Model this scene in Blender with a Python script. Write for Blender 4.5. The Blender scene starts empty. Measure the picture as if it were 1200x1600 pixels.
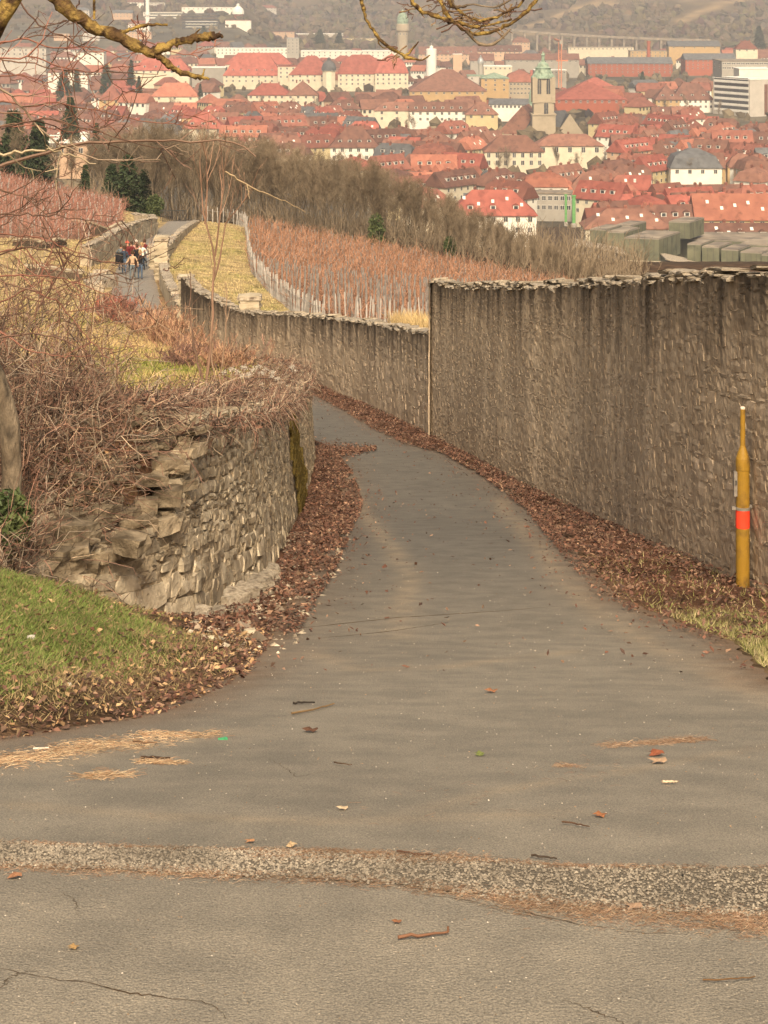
import bpy, math, random
import numpy as np
from mathutils import Vector, Matrix

# ------------------------------------------------------------------ camera, world, sun, exposure
SC = bpy.context.scene
COL = SC.collection
F, HY, CX = 3000.0, -20.0, 600.0            # focal length in photo pixels, horizon row, centre column
cam_d = bpy.data.cameras.new('camera'); cam = bpy.data.objects.new('camera', cam_d); COL.objects.link(cam)
cam.location = (0, 0, 0); cam.rotation_euler = (math.pi/2, 0, 0)
cam_d.sensor_width = 36; cam_d.lens = 36*F/1600; cam_d.shift_y = -(800-HY)/1600
cam_d.clip_start = 0.1; cam_d.clip_end = 12000
SC.camera = cam
SUN_EL, SUN_AZ = math.radians(42), math.radians(177)      # azimuth from +Y clockwise: behind the viewer, to the right
w = bpy.data.worlds.new('World'); SC.world = w; w.use_nodes = True
nt = w.node_tree; nt.nodes.clear()
sky = nt.nodes.new('ShaderNodeTexSky'); sky.sky_type = 'NISHITA'; sky.sun_disc = False
sky.sun_elevation = SUN_EL; sky.sun_rotation = SUN_AZ; sky.dust_density = 6; sky.air_density = 1.0; sky.ozone_density = 0.6
tint = nt.nodes.new('ShaderNodeMix'); tint.data_type = 'RGBA'; tint.blend_type = 'MULTIPLY'; tint.inputs[0].default_value = 1
tint.inputs[7].default_value = (1.0, 0.895, 0.74, 1)
bg = nt.nodes.new('ShaderNodeBackground'); bg.inputs[1].default_value = 0.135
wo = nt.nodes.new('ShaderNodeOutputWorld')
nt.links.new(sky.outputs[0], tint.inputs[6]); nt.links.new(tint.outputs[2], bg.inputs[0]); nt.links.new(bg.outputs[0], wo.inputs[0])
sd = bpy.data.lights.new('sun', 'SUN'); sd.energy = 2.7; sd.angle = math.radians(10); sd.color = (1.0, 0.90, 0.72)
so = bpy.data.objects.new('sun', sd); COL.objects.link(so)
sdir = Vector((math.sin(SUN_AZ)*math.cos(SUN_EL), math.cos(SUN_AZ)*math.cos(SUN_EL), math.sin(SUN_EL)))
so.rotation_euler = sdir.to_track_quat('Z', 'Y').to_euler(); so.location = (0, -20, 60)
SC.view_settings.view_transform = 'Standard'; SC.view_settings.look = 'None'
SC.view_settings.gamma = 1; SC.view_settings.use_curve_mapping = False
SC.view_settings.exposure = 0.66
SC.render.engine = 'CYCLES'
SC.cycles.use_denoising = True
SC.cycles.max_bounces = 6; SC.cycles.diffuse_bounces = 2; SC.cycles.volume_bounces = 0
SC.cycles.transparent_max_bounces = 4

rs = np.random.RandomState(7)
R = random.Random(11)

# ------------------------------------------------------------------ helpers
def U(px, py, d):
    """photo pixel + distance -> place"""
    return np.array([(px-CX)/F*d, d, -(py-HY)/F*d])

def set_tags(o, label=None, cat=None, group=None, kind=None):
    if label: o['label'] = label
    if cat: o['category'] = cat
    if group: o['group'] = group
    if kind: o['kind'] = kind
    return o

def raw_mesh(name, V, faces, mats=(), mi=None, col=None, smooth=False):
    """V (n,3); faces: one (m,k) int array or a list of them"""
    if not isinstance(faces, (list, tuple)): faces = [faces]
    faces = [np.asarray(f, dtype=np.int32) for f in faces if len(f)]
    me = bpy.data.meshes.new(name)
    V = np.asarray(V, dtype=np.float32)
    me.vertices.add(len(V)); me.vertices.foreach_set('co', V.ravel())
    loops = np.concatenate([f.ravel() for f in faces]); tot = np.concatenate([np.full(len(f), f.shape[1], np.int32) for f in faces])
    st = np.concatenate([[0], np.cumsum(tot)[:-1]]).astype(np.int32)
    me.loops.add(len(loops)); me.loops.foreach_set('vertex_index', loops)
    me.polygons.add(len(tot)); me.polygons.foreach_set('loop_start', st); me.polygons.foreach_set('loop_total', tot)
    for m in (mats if isinstance(mats, (list, tuple)) else [mats]): me.materials.append(m)
    if mi is not None: me.polygons.foreach_set('material_index', np.asarray(mi, np.int32))
    me.polygons.foreach_set('use_smooth', np.full(len(tot), bool(smooth)))
    if col is not None:
        a = me.color_attributes.new('Col', 'FLOAT_COLOR', 'POINT')
        c = np.ones((len(V), 4), np.float32); c[:, :3] = col; a.data.foreach_set('color', c.ravel())
    me.update(calc_edges=True)
    return me

def link(name, me, parent=None, loc=None, M=None):
    o = bpy.data.objects.new(name, me); COL.objects.link(o)
    if parent is not None: o.parent = parent
    if loc is not None: o.location = loc
    if M is not None: o.matrix_basis = M
    return o

def empty(name, loc=(0, 0, 0), rz=0, **kw):
    o = bpy.data.objects.new(name, None); COL.objects.link(o); o.location = loc; o.rotation_euler = (0, 0, rz)
    o.empty_display_size = 0.2
    return set_tags(o, **kw)

class MB:
    """collects shapes into one mesh"""
    def __init__(s): s.V = []; s.F = {}; s.n = 0; s.C = []
    def add(s, V, Fs, mi=0, col=None):
        V = np.asarray(V, float)
        if not isinstance(Fs, list): Fs = [Fs]
        for f in Fs:
            f = np.asarray(f, int)
            if len(f): s.F.setdefault((f.shape[1], mi), []).append(f + s.n)
        s.V.append(V); s.n += len(V)
        if col is not None:
            c = np.asarray(col, float); s.C.append(np.broadcast_to(c, (len(V), 3)) if c.ndim == 1 else c)
    def box(s, c, size, mi=0, rz=0, col=None):
        p = np.array([[x, y, z] for z in (-.5, .5) for y in (-.5, .5) for x in (-.5, .5)])*np.array(size)
        if rz: cc, ss = math.cos(rz), math.sin(rz); p = p @ np.array([[cc, ss, 0], [-ss, cc, 0], [0, 0, 1]])
        s.add(p+np.array(c), np.array([[0, 2, 3, 1], [4, 5, 7, 6], [0, 1, 5, 4], [2, 6, 7, 3], [0, 4, 6, 2], [1, 3, 7, 5]]), mi, col)
    def quad(s, a, b, c, d, mi=0): s.add([a, b, c, d], np.array([[0, 1, 2, 3]]), mi)
    def lathe(s, prof, c=(0, 0, 0), n=12, mi=0, sq=None):
        prof = np.array(prof, float); a = np.arange(n)/n*2*math.pi + (math.pi/n)
        V = np.stack([prof[:, 0, None]*np.cos(a), prof[:, 0, None]*np.sin(a), np.repeat(prof[:, 1, None], n, 1)], -1).reshape(-1, 3)+np.array(c)
        k = len(prof); i = np.arange(k-1)[:, None]*n; j = np.arange(n); j2 = (j+1) % n
        q = np.stack([i+j, i+j2, i+n+j2, i+n+j], -1).reshape(-1, 4)
        s.add(V, [q], mi); s.add(V[-n:], [np.arange(n)[None, :]], mi); s.add(V[:n], [np.arange(n)[::-1][None, :]], mi)
    def poly(s, pts, h0, h1, mi=0):
        """vertical prism from a plan outline (counter-clockwise)"""
        n = len(pts); P = np.array(pts, float)
        V = np.concatenate([np.c_[P, np.full(n, h0)], np.c_[P, np.full(n, h1)]])
        j = np.arange(n); j2 = (j+1) % n
        s.add(V, [np.stack([j, j2, n+j2, n+j], -1), (n+j)[None, :], j[::-1][None, :]], mi)
    def build(s, name, mats, parent=None, loc=None, smooth=False, M=None):
        return link(name, s.mesh(name, mats, smooth), parent, loc, M)
    def mesh(s, name, mats, smooth=False):
        fs, mi = [], []
        for (k, m), L in s.F.items():
            f = np.concatenate(L); fs.append(f); mi.append(np.full(len(f), m))
        return raw_mesh(name, np.concatenate(s.V), fs, mats, np.concatenate(mi), np.concatenate(s.C) if s.C else None, smooth)

def tubes(P, rad, sides=3, cap=False):
    """P (m,n,3) polylines, rad (m,n) -> V, quads"""
    P = np.asarray(P, float); m, n, _ = P.shape
    T = np.gradient(P, axis=1); T /= np.linalg.norm(T, axis=2, keepdims=True)+1e-9
    ref = np.where(np.abs(T[:, :1, 2:3]) > .9, np.array([1., 0, 0]), np.array([0, 0, 1.]))
    A = np.cross(T, ref); A /= np.linalg.norm(A, axis=2, keepdims=True)+1e-9
    B = np.cross(T, A)
    a = np.arange(sides)/sides*2*math.pi
    V = P[:, :, None]+rad[:, :, None, None]*(A[:, :, None]*np.cos(a)[:, None]+B[:, :, None]*np.sin(a)[:, None])
    base = (np.arange(m)[:, None, None]*n+np.arange(n-1)[None, :, None])*sides
    j = np.arange(sides); j2 = (j+1) % sides
    Q = np.stack([base+j, base+sides+j, base+sides+j2, base+j2], -1).reshape(-1, 4)
    return V.reshape(-1, 3), Q

def add_tubes(mb, P, r0, r1=None, sides=3, mi=0, col=None, rad=None):
    P = np.asarray(P, float)
    if P.ndim == 2: P = P[None]
    m, n, _ = P.shape
    if rad is None:
        r0 = np.broadcast_to(np.asarray(r0, float), (m,)); r1 = np.broadcast_to(np.asarray(r0*.35 if r1 is None else r1, float), (m,))
        t = np.linspace(0, 1, n); rad = r0[:, None]*(1-t)+r1[:, None]*t
    V, Q = tubes(P, rad, sides)
    if col is not None:
        col = np.asarray(col, float)
        if col.ndim == 2: col = np.repeat(col, n*sides, 0)
    mb.add(V, [Q], mi, col)

def unit(v): return v/(np.linalg.norm(v, axis=-1, keepdims=True)+1e-9)

def sprout(P, k, length, n=5, spread=.9, up=.25, t0=.2, t1=1., rng=rs, wob=.12, droop=0.):
    """k side branches on each polyline of P"""
    m, np_, _ = P.shape
    t = rng.uniform(t0, t1, (m, k))*(np_-1); i = np.minimum(t.astype(int), np_-2); f = (t-i)[..., None]
    idx = np.arange(m)[:, None]
    S = P[idx, i]*(1-f)+P[idx, i+1]*f
    T = unit(P[idx, i+1]-P[idx, i])
    rv = rng.normal(size=(m, k, 3)); rv -= (rv*T).sum(-1, keepdims=True)*T; rv = unit(rv)
    D = unit(T*(1-spread*.6)+rv*spread+np.array([0, 0, up]))
    L = (np.asarray(length)*np.ones((m, k)))*rng.uniform(.55, 1.15, (m, k))*(1-.45*(t/(np_-1)))
    s = np.linspace(0, 1, n)[:, None]
    W = np.cumsum(rng.normal(size=(m, k, n, 3))*wob, axis=2)/math.sqrt(n); W -= W[:, :, :1]
    Q = S[:, :, None]+L[..., None, None]*(D[:, :, None]*s+W*s+np.array([0, 0, .35*up-droop])*s**2)
    return Q.reshape(m*k, n, 3), np.repeat(t.reshape(-1)*0+1, 1)

def path(pts, n=12, wob=0., rng=rs):
    pts = np.asarray(pts, float); d = np.r_[0, np.cumsum(np.linalg.norm(np.diff(pts, axis=0), axis=1))]
    s = np.linspace(0, d[-1], n); P = np.stack([np.interp(s, d, pts[:, i]) for i in range(3)], 1)
    if wob: P[1:-1] += rng.normal(size=(n-2, 3))*wob
    return P

# ------------------------------------------------------------------ materials
def ramp(nt, els):
    r = nt.nodes.new('ShaderNodeValToRGB'); e = r.color_ramp.elements
    while len(e) > 1: e.remove(e[0])
    for i, (p, c) in enumerate(els):
        x = e[0] if i == 0 else e.new(p)
        x.position = p; x.color = (*c, 1)
    return r

def mat(name, c1, c2=None, scale=5., rough=.85, bump=0., bscale=None, detail=6, dark=None, dscale=1., dlo=.45, dhi=.7, attr=False,
        stretch=None, metal=0., spec=.3, rnd=0., speck=None, sscale=60, tile=None, lo=.35, hi=.65, bdist=.02, world=False, top=None, grain=0., gscale=200):
    m = bpy.data.materials.new(name); m.use_nodes = True; nt = m.node_tree; N = nt.nodes; L = nt.links
    b = N['Principled BSDF']; b.inputs['Roughness'].default_value = rough; b.inputs['Metallic'].default_value = metal
    b.inputs['Specular IOR Level'].default_value = spec
    tc = N.new('ShaderNodeTexCoord'); mp = N.new('ShaderNodeMapping'); geo = N.new('ShaderNodeNewGeometry'); L.new(geo.outputs['Position'] if world else tc.outputs['Object'], mp.inputs[0])
    if stretch: mp.inputs['Scale'].default_value = stretch
    no = N.new('ShaderNodeTexNoise'); no.inputs['Scale'].default_value = scale; no.inputs['Detail'].default_value = detail; L.new(mp.outputs[0], no.inputs[0])
    if attr:
        at = N.new('ShaderNodeAttribute'); at.attribute_name = 'Col'
        mx = N.new('ShaderNodeMix'); mx.data_type = 'RGBA'; mx.blend_type = 'MULTIPLY'; mx.inputs[0].default_value = 1
        rp = ramp(nt, [(lo, c1), (hi, c2 or (1, 1, 1))]); L.new(no.outputs['Fac'], rp.inputs[0])
        L.new(at.outputs['Color'], mx.inputs[6]); L.new(rp.outputs[0], mx.inputs[7]); out = mx.outputs[2]
    else:
        rp = ramp(nt, [(lo, c1), (hi, c2 or c1)]); L.new(no.outputs['Fac'], rp.inputs[0]); out = rp.outputs[0]
    def mixin(fac, c):
        nonlocal out
        q = N.new('ShaderNodeMix'); q.data_type = 'RGBA'; L.new(fac, q.inputs[0]); L.new(out, q.inputs[6]); q.inputs[7].default_value = (*c, 1); out = q.outputs[2]
    if dark:
        n2 = N.new('ShaderNodeTexNoise'); n2.inputs['Scale'].default_value = dscale; n2.inputs['Detail'].default_value = 8; L.new(mp.outputs[0], n2.inputs[0])
        r2 = ramp(nt, [(dlo, (0, 0, 0)), (dhi, (1, 1, 1))]); L.new(n2.outputs['Fac'], r2.inputs[0]); mixin(r2.outputs[0], dark)
    if speck:
        n3 = N.new('ShaderNodeTexVoronoi'); n3.inputs['Scale'].default_value = sscale; L.new(mp.outputs[0], n3.inputs[0])
        r3 = ramp(nt, [(.0, (1, 1, 1)), (.12, (1, 1, 1)), (.2, (0, 0, 0))]); L.new(n3.outputs['Distance'], r3.inputs[0])
        n4 = N.new('ShaderNodeTexNoise'); n4.inputs['Scale'].default_value = sscale*.13; L.new(mp.outputs[0], n4.inputs[0])
        r4 = ramp(nt, [(.5, (0, 0, 0)), (.62, (1, 1, 1))]); L.new(n4.outputs['Fac'], r4.inputs[0])
        mm = N.new('ShaderNodeMath'); mm.operation = 'MULTIPLY'; L.new(r3.outputs[0], mm.inputs[0]); L.new(r4.outputs[0], mm.inputs[1])
        mixin(mm.outputs[0], speck)
    if grain:
        n6 = N.new('ShaderNodeTexNoise'); n6.inputs['Scale'].default_value = gscale; n6.inputs['Detail'].default_value = 3; L.new(mp.outputs[0], n6.inputs[0])
        r6 = ramp(nt, [(.3, (1-grain,)*3), (.7, (1+grain,)*3)]); L.new(n6.outputs['Fac'], r6.inputs[0])
        q6 = N.new('ShaderNodeMix'); q6.data_type = 'RGBA'; q6.blend_type = 'MULTIPLY'; q6.inputs[0].default_value = 1; L.new(out, q6.inputs[6]); L.new(r6.outputs[0], q6.inputs[7]); out = q6.outputs[2]
    if top:      # weather stain running down from the top of a sloping wall: height below the crest, broken by vertical streaks
        dp = N.new('ShaderNodeVectorMath'); dp.operation = 'DOT_PRODUCT'; L.new(geo.outputs['Position'], dp.inputs[0]); dp.inputs[1].default_value = (0, top[0], 1)
        s1 = N.new('ShaderNodeMath'); s1.operation = 'ADD'; L.new(dp.outputs['Value'], s1.inputs[0]); s1.inputs[1].default_value = top[1]      # 0 at the crest, negative below
        mpt = N.new('ShaderNodeMapping'); L.new(geo.outputs['Position'], mpt.inputs[0]); mpt.inputs['Scale'].default_value = (1, 1, .12)
        nz = N.new('ShaderNodeTexNoise'); nz.inputs['Scale'].default_value = 2.6; nz.inputs['Detail'].default_value = 6; L.new(mpt.outputs[0], nz.inputs[0])
        s2 = N.new('ShaderNodeMath'); s2.operation = 'MULTIPLY_ADD'; L.new(nz.outputs['Fac'], s2.inputs[0]); s2.inputs[1].default_value = 3.4; L.new(s1.outputs[0], s2.inputs[2])
        r7 = ramp(nt, [(0, (0, 0, 0)), (1, (.92,)*3)]); mr7 = N.new('ShaderNodeMapRange'); mr7.inputs[1].default_value = .6; mr7.inputs[2].default_value = 1.95; L.new(s2.outputs[0], mr7.inputs[0]); L.new(mr7.outputs[0], r7.inputs[0])
        mixin(r7.outputs[0], top[2])
    if rnd:
        oi = N.new('ShaderNodeObjectInfo'); hs = N.new('ShaderNodeHueSaturation')
        mr = N.new('ShaderNodeMapRange'); mr.inputs[3].default_value = 1-rnd; mr.inputs[4].default_value = 1+rnd
        L.new(oi.outputs['Random'], mr.inputs[0]); L.new(mr.outputs[0], hs.inputs['Value']); L.new(out, hs.inputs['Color']); out = hs.outputs[0]
    L.new(out, b.inputs['Base Color'])
    if bump:
        bp = N.new('ShaderNodeBump'); bp.inputs['Strength'].default_value = bump; bp.inputs['Distance'].default_value = bdist
        n5 = N.new('ShaderNodeTexNoise'); n5.inputs['Scale'].default_value = bscale or scale*4; n5.inputs['Detail'].default_value = 8; L.new(mp.outputs[0], n5.inputs[0])
        L.new(n5.outputs['Fac'], bp.inputs['Height']); L.new(bp.outputs[0], b.inputs['Normal'])
    return m

M = {}
M['veg'] = mat('plant_matter', (.75, .75, .75), (1.2, 1.2, 1.2), scale=3, attr=True, rough=.8, spec=.15)
M['ground'] = mat('ground', (.5, .48, .46), (1.35, 1.3, 1.25), scale=1.1, attr=True, rough=.95, bump=.8, bscale=18, detail=12, spec=.1, bdist=.05)
M['asphalt'] = mat('asphalt', (.86, .86, .86), (1.12, 1.11, 1.09), scale=3.5, attr=True, rough=.9, bump=.7, bscale=95, detail=14, grain=.42, gscale=170,
                   speck=(.30, .26, .20), sscale=60, spec=.25, bdist=.012)
M['mortar'] = mat('wall_mortar', (.42, .32, .21), (.58, .455, .315), scale=2.2, dark=(.32, .24, .16), dscale=.9, stretch=(1, 1, .35), world=True, top=(.158, -.26, (.055, .041, .029)), grain=.25, gscale=30, bump=.7, bscale=22, rough=.95, spec=.1, bdist=.02, dlo=.42, dhi=.68)
M['mortar2'] = mat('old_mortar', (.20, .155, .10), (.36, .285, .19), scale=5, bump=.9, bscale=25, rough=.95, spec=.1, bdist=.04)
M['stone_l'] = mat('limestone', (.32, .26, .18), (.52, .43, .30), scale=7, dark=(.16, .122, .08), dscale=2.3, dlo=.52, dhi=.72, speck=(.68, .62, .5), sscale=55, world=True, bump=.7, bscale=30, rnd=.28, rough=.92, spec=.15, lo=.4, hi=.6)
M['stone_r'] = mat('wall_stone', (.36, .275, .185), (.54, .42, .29), scale=5, dark=(.29, .22, .15), dscale=2.2, stretch=(1, 1, .4), world=True, top=(.158, -.26, (.055, .041, .029)), dlo=.52, dhi=.72, bump=.7, bscale=30, rnd=.25, rough=.93, spec=.12)
for _a, _b in (('mortar', 'mortar_low'), ('stone_r', 'stone_low')):
    M[_b] = M[_a].copy(); M[_b].name = _b
    for _n in M[_b].node_tree.nodes:
        if _n.type == 'MATH' and _n.operation == 'ADD': _n.inputs[1].default_value = 1.06
        if _n.type == 'VECT_MATH': _n.inputs[1].default_value = (0, .153, 1)
M['stone_d'] = mat('broken_stone', (.17, .13, .085), (.33, .262, .175), scale=9, dark=(.09, .068, .044), dscale=4, dlo=.47, dhi=.66, world=True, bump=.9, bscale=40, rnd=.3, rough=.95, spec=.08)
M['coping'] = mat('coping_stone', (.26, .215, .155), (.42, .355, .27), scale=9, dark=(.12, .09, .065), dscale=4, dlo=.52, dhi=.68, bump=.6, bscale=40, rnd=.2, rough=.92, spec=.12)
M['parapet'] = mat('parapet_plaster', (.34, .28, .19), (.5, .42, .30), scale=1.6, dark=(.2, .16, .11), dscale=1.2, dlo=.5, dhi=.7, bump=.5, bscale=14, rough=.92, spec=.12)
M['bark_y'] = mat('lichen_bark', (.10, .06, .028), (.30, .205, .062), scale=16, dark=(.05, .03, .018), dscale=22, dlo=.5, dhi=.62, bump=1., bscale=60, rough=.92, spec=.1, lo=.42, hi=.58)
M['bark_g'] = mat('grey_bark', (.11, .082, .055), (.25, .195, .135), scale=8, dark=(.05, .04, .03), dscale=14, bump=1., bscale=40, rough=.95, spec=.1, stretch=(1, 1, .4))
M['bark_f'] = mat('forest_bark', (.10, .078, .055), (.18, .145, .10), scale=2, rnd=.3, rough=.95, spec=.05)
M['twig_f'] = mat('forest_twigs', (.155, .118, .078), (.23, .178, .12), scale=.35, rnd=.22, rough=.95, spec=.05)
M['twig_r'] = mat('red_twigs', (.16, .075, .045), (.27, .14, .09), scale=1.5, rnd=.2, rough=.9, spec=.1)
M['ever'] = mat('conifer_needles', (.022, .035, .017), (.055, .07, .032), scale=1.2, rnd=.25, rough=.9, spec=.1)
M['ivy'] = mat('ivy_leaves', (.035, .055, .018), (.11, .13, .045), scale=6, rnd=.1, rough=.6)
M['stake'] = mat('grey_stake_wood', (.22, .20, .18), (.36, .33, .29), scale=3, rnd=.25, rough=.9, spec=.1)
M['gas_y'] = mat('mustard_paint', (.30, .165, .018), (.345, .195, .024), scale=7, rough=.55, bump=.1, bscale=50, dark=(.13, .07, .02), dscale=7, dlo=.48, dhi=.74)
M['gas_r'] = mat('signal_red_band', (.85, .055, .02), (.9, .07, .03), scale=9, rough=.5)
M['gas_g'] = mat('grey_clamp_metal', (.26, .23, .19), (.33, .29, .24), scale=20, rough=.5, metal=.3)
M['pale_wood'] = mat('pale_tip', (.62, .5, .4), (.7, .58, .46), scale=9)
# ------------------------------------------------------------------ terrain functions
_zk = np.array([(-60, -2.3), (0, -2.5), (3, -2.56), (4.8, -2.6), (5.6, -2.68), (7, -2.98), (8.2, -3.33), (11, -4.06), (15, -5.1), (19.5, -6.05), (22.5, -6.62), (30, -8.2), (42, -10.08), (58, -12.4),
                (80, -14.65), (98, -16.3), (117, -17.5), (140, -19.0), (170, -20.7), (188, -22.8), (220, -30), (300, -52), (440, -78), (540, -80), (1200, -80)], float)
_D = np.linspace(-60, 1200, 25201); _Z = np.interp(_D, _zk[:, 0], _zk[:, 1])
_k = np.ones(31)/31
for _ in range(2): _Z = np.convolve(np.pad(_Z, 15, mode='edge'), _k, 'valid')
def zr(d): return np.interp(d, _D, _Z)
def GZ(px, py):
    """pixel on the road surface -> (x, d)"""
    d = np.linspace(3, 240, 12000); i = np.argmax(-(py-HY)/F*d <= zr(d)); return ((px-CX)/F*d[i], d[i])
def table(px_list, head, tail):
    P = list(head)+[(GZ(a, b)[1], GZ(a, b)[0]) for a, b in px_list]+list(tail); P = np.array(sorted(P)); return P
_XL = table([(-900, 1290), (0, 1160), (240, 1122), (380, 1060), (430, 982), (460, 940), (490, 900), (520, 840), (545, 790), (532, 742), (503, 703)],
            [(-60, -14), (5, -14), (6, -6)], [(52, -4.1), (58.5, -5.2), (68, -7.9), (76, -9.4), (84, -11.6), (98, -13.9), (117, -16.4), (130, -17.6), (150, -18.4), (170, -19), (200, -19)])
_XR = table([(1700, 1150), (1200, 1075), (1130, 1003), (965, 940), (890, 860), (840, 800), (772, 750), (702, 710), (640, 694), (592, 672), (542, 642), (499, 619)],
            [(-60, 14), (5.5, 14), (7, 6)], [(68, -5.15), (76, -6.9), (84, -9.1), (98, -11.4), (117, -14.1), (130, -15.5), (150, -16.6), (170, -17), (200, -17)])
def xl(d): return np.interp(d, _XL[:, 0], _XL[:, 1])
def xr(d): return np.interp(d, _XR[:, 0], _XR[:, 1])
LW = np.array([(13.0, -3.2), (13.7, -2.65), (14.3, -2.22), (15.05, -1.84), (15.8, -1.60), (18, -1.33), (19.5, -1.20), (22.3, -1.2), (26, -1.27), (30, -1.32), (36, -1.34), (40, -1.43), (42.5, -1.62), (45, -2.4), (52, -4.5), (60, -6.6)])
def xw(d): return np.interp(d, LW[:, 0], LW[:, 1])
_rw = [GZ(*p) for p in [(1200, 921), (1100, 885), (1015, 850), (960, 822), (890, 790), (825, 762), (760, 727), (725, 708), (695, 692), (672, 681)]]
RW = np.array([(10, 5.45), (15, 4.72)]+[(d, x) for x, d in _rw])       # tall wall, plan line (distance, x)
_lw = [GZ(*p) for p in [(662, 674), (617, 653), (563, 628), (497, 600)]]
LWR = np.array([(RW[-1, 0]+.3, RW[-1, 1]-.04)]+[(d, x) for x, d in _lw]+[(66, -3.3), (70, -4.75), (76, -6.6), (82, -8.3), (86, -9.1)])   # lower wall
_WR = np.concatenate([RW, LWR, [(98, -11.1), (117, -13.9), (130, -15.2), (150, -16.2), (170, -16.7)]])
def xwr(d): return np.interp(d, _WR[:, 0], _WR[:, 1])
def ss(a, b, x): t = np.clip((x-a)/(b-a), 0, 1); return t*t*(3-2*t)
def wavy(x, d): return (np.sin(x*1.7+d*.6)*np.sin(d*.9-x*.5)+.5*np.sin(x*3.9-d*2.1)+.4*np.sin(d*4.3+x*2.7))
def H(x, d, bare=False):
    x = np.asarray(x, float); d = np.asarray(d, float)
    z = zr(d); fade = 1-ss(190, 430, d)
    a = 1.75*ss(13.4, 16.5, d)*(1-.8*ss(60, 100, d))
    W = np.minimum(xw(d), np.where(d > 58, xl(d)-.4, 99)); behind = ss(.10, .42, W-x)*a*np.where(d < 75, 1, 0)
    behind = np.where(d > 45, ss(.1, 1.6, np.minimum(xl(d)-.3, W+50)-x)*a, behind)
    toe = xl(d)
    bank = np.minimum(.27*np.maximum(0, toe-x)+.10*np.maximum(0, toe-.9-x), 2.2)*(1-ss(14., 17, d))*ss(6.5, 9.5, d)
    z = z+np.maximum(behind, bank)
    hill = (.12*np.clip(W-2.5-x, 0, 60)*ss(16, 60, d)+.10*np.clip(xl(d)-1.2-x, 0, 60)*ss(90, 130, d))*fade
    z = z+hill
    XR = xwr(d)
    z = z-(.10*np.clip(x-XR-.3, 0, 40)*ss(8, 30, d)+.5*ss(.3, .9, x-XR)*ss(9, 14, d)*(1-ss(60, 90, d)))*fade
    rough = ss(.15, .7, np.maximum(xl(d)-x, x-xr(d)))*fade
    return z+rough*.025*wavy(x*1.3, d*1.3)*ss(2, 12, d)
def G(px, py, dmin=3, dmax=400):
    """photo pixel -> point on the ground"""
    d = np.concatenate([np.linspace(dmin, 60, 4000), np.linspace(60.1, dmax, 2500)]); d = d[d >= dmin]
    z = H((px-CX)/F*d, d); i = np.argmax(-(py-HY)/F*d <= z); return np.array([(px-CX)/F*d[i], d[i], z[i]])

# vineyard outline (x, d) and meadow outline, from the photograph
def poly_in(x, y, P):
    P = np.asarray(P); ins = np.zeros(np.shape(x), bool); j = len(P)-1
    for i in range(len(P)):
        c = ((P[i, 1] > y) != (P[j, 1] > y)) & (x < (P[j, 0]-P[i, 0])*(y-P[i, 1])/(P[j, 1]-P[i, 1]+1e-12)+P[i, 0])
        ins ^= c; j = i
    return ins
VINE = [(-11.9, 168), (-10.2, 148), (-9.4, 136), (-8.4, 125), (-6.4, 111), (-4.3, 100), (-1.5, 88), (2, 78), (30, 74), (34, 100), (22, 122), (7.7, 142), (-2, 156)]
VINE2 = [(-60, 112), (-27, 122), (-22.5, 133), (-20.5, 150), (-24, 176), (-60, 176)]

DIRT = np.array([.135, .085, .05]); STRAW = np.array([.42, .32, .165]); GREEN = np.array([.13, .16, .035]); LITTER = np.array([.125, .062, .036])
def ground_colour(x, d):
    n = wavy(x*.9+3, d*.7); n2 = wavy(x*.31, d*.23+2); n3 = wavy(x*2.7+1, d*2.3)
    c = np.tile(DIRT, (len(x), 1))
    def put(mask, col):
        nonlocal c
        m = np.clip(mask, 0, 1)[:, None]; c = c*(1-m)+np.asarray(col)*m
    left = ss(.3, 1.1, xw(d)-x)
    put(left*ss(24, 34, d), STRAW*.85)
    put(left*ss(20, 28, d)*ss(.1, .9, n2)*ss(2, 4, -x)*(1-ss(40, 60, d)), GREEN*1.5+[.03, 0, 0])
    put(ss(90, 112, d)*ss(.5, 1.3, xl(d)-x), STRAW*.9)
    right = ss(.2, .8, x-xwr(d))
    put(right*ss(55, 70, d), STRAW*.9); put(right*ss(60, 75, d)*ss(-.6, .9, n2+.4*n)*.4, GREEN*1.5+[.10, .05, .02])
    put(poly_in(x, d, VINE)*1., [.23, .115, .062]); put(poly_in(x, d, VINE2)*1., [.24, .14, .095])
    edge = ss(0, 3, d-(168-(x+12)*1.32))*ss(120, 130, d)*(x > -19); put(edge, [.085, .052, .03])
    put(ss(172, 182, d), [.07, .048, .03])
    # near bank: green grass with litter at its foot
    bk = ss(.25, .9, xl(d)-x)*(1-ss(13.2, 14.6, d))*ss(8, 9.5, d)
    put(bk*ss(-.7, .5, n+.5*n3+.4), GREEN*.9)
    rv = ss(.0, .4, x-xr(d))*(1-right)
    put(rv*(1-ss(15.3, 17.5, d)), STRAW*.55+GREEN*.35); put(rv*ss(15, 19, d), LITTER)
    lv = ss(0, .2, xl(d)-x)*(1-left)*ss(14.5, 17, d)*(1-ss(60, 70, d)); put(lv, LITTER)
    return c

def grid_mesh(name, rows, cols_of, mats, colour=None, zf=None, smooth=True):
    X = np.stack([cols_of(d) for d in rows]); D = np.repeat(np.asarray(rows)[:, None], X.shape[1], 1)
    Z = zf(X, D); V = np.stack([X, D, Z], -1).reshape(-1, 3); r, c = X.shape
    i = (np.arange(r-1)[:, None]*c+np.arange(c-1)).reshape(-1)
    q = np.stack([i, i+1, i+c+1, i+c], -1)
    return raw_mesh(name, V, q, mats, col=None if colour is None else colour(V[:, 0], V[:, 1]), smooth=smooth)

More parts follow.
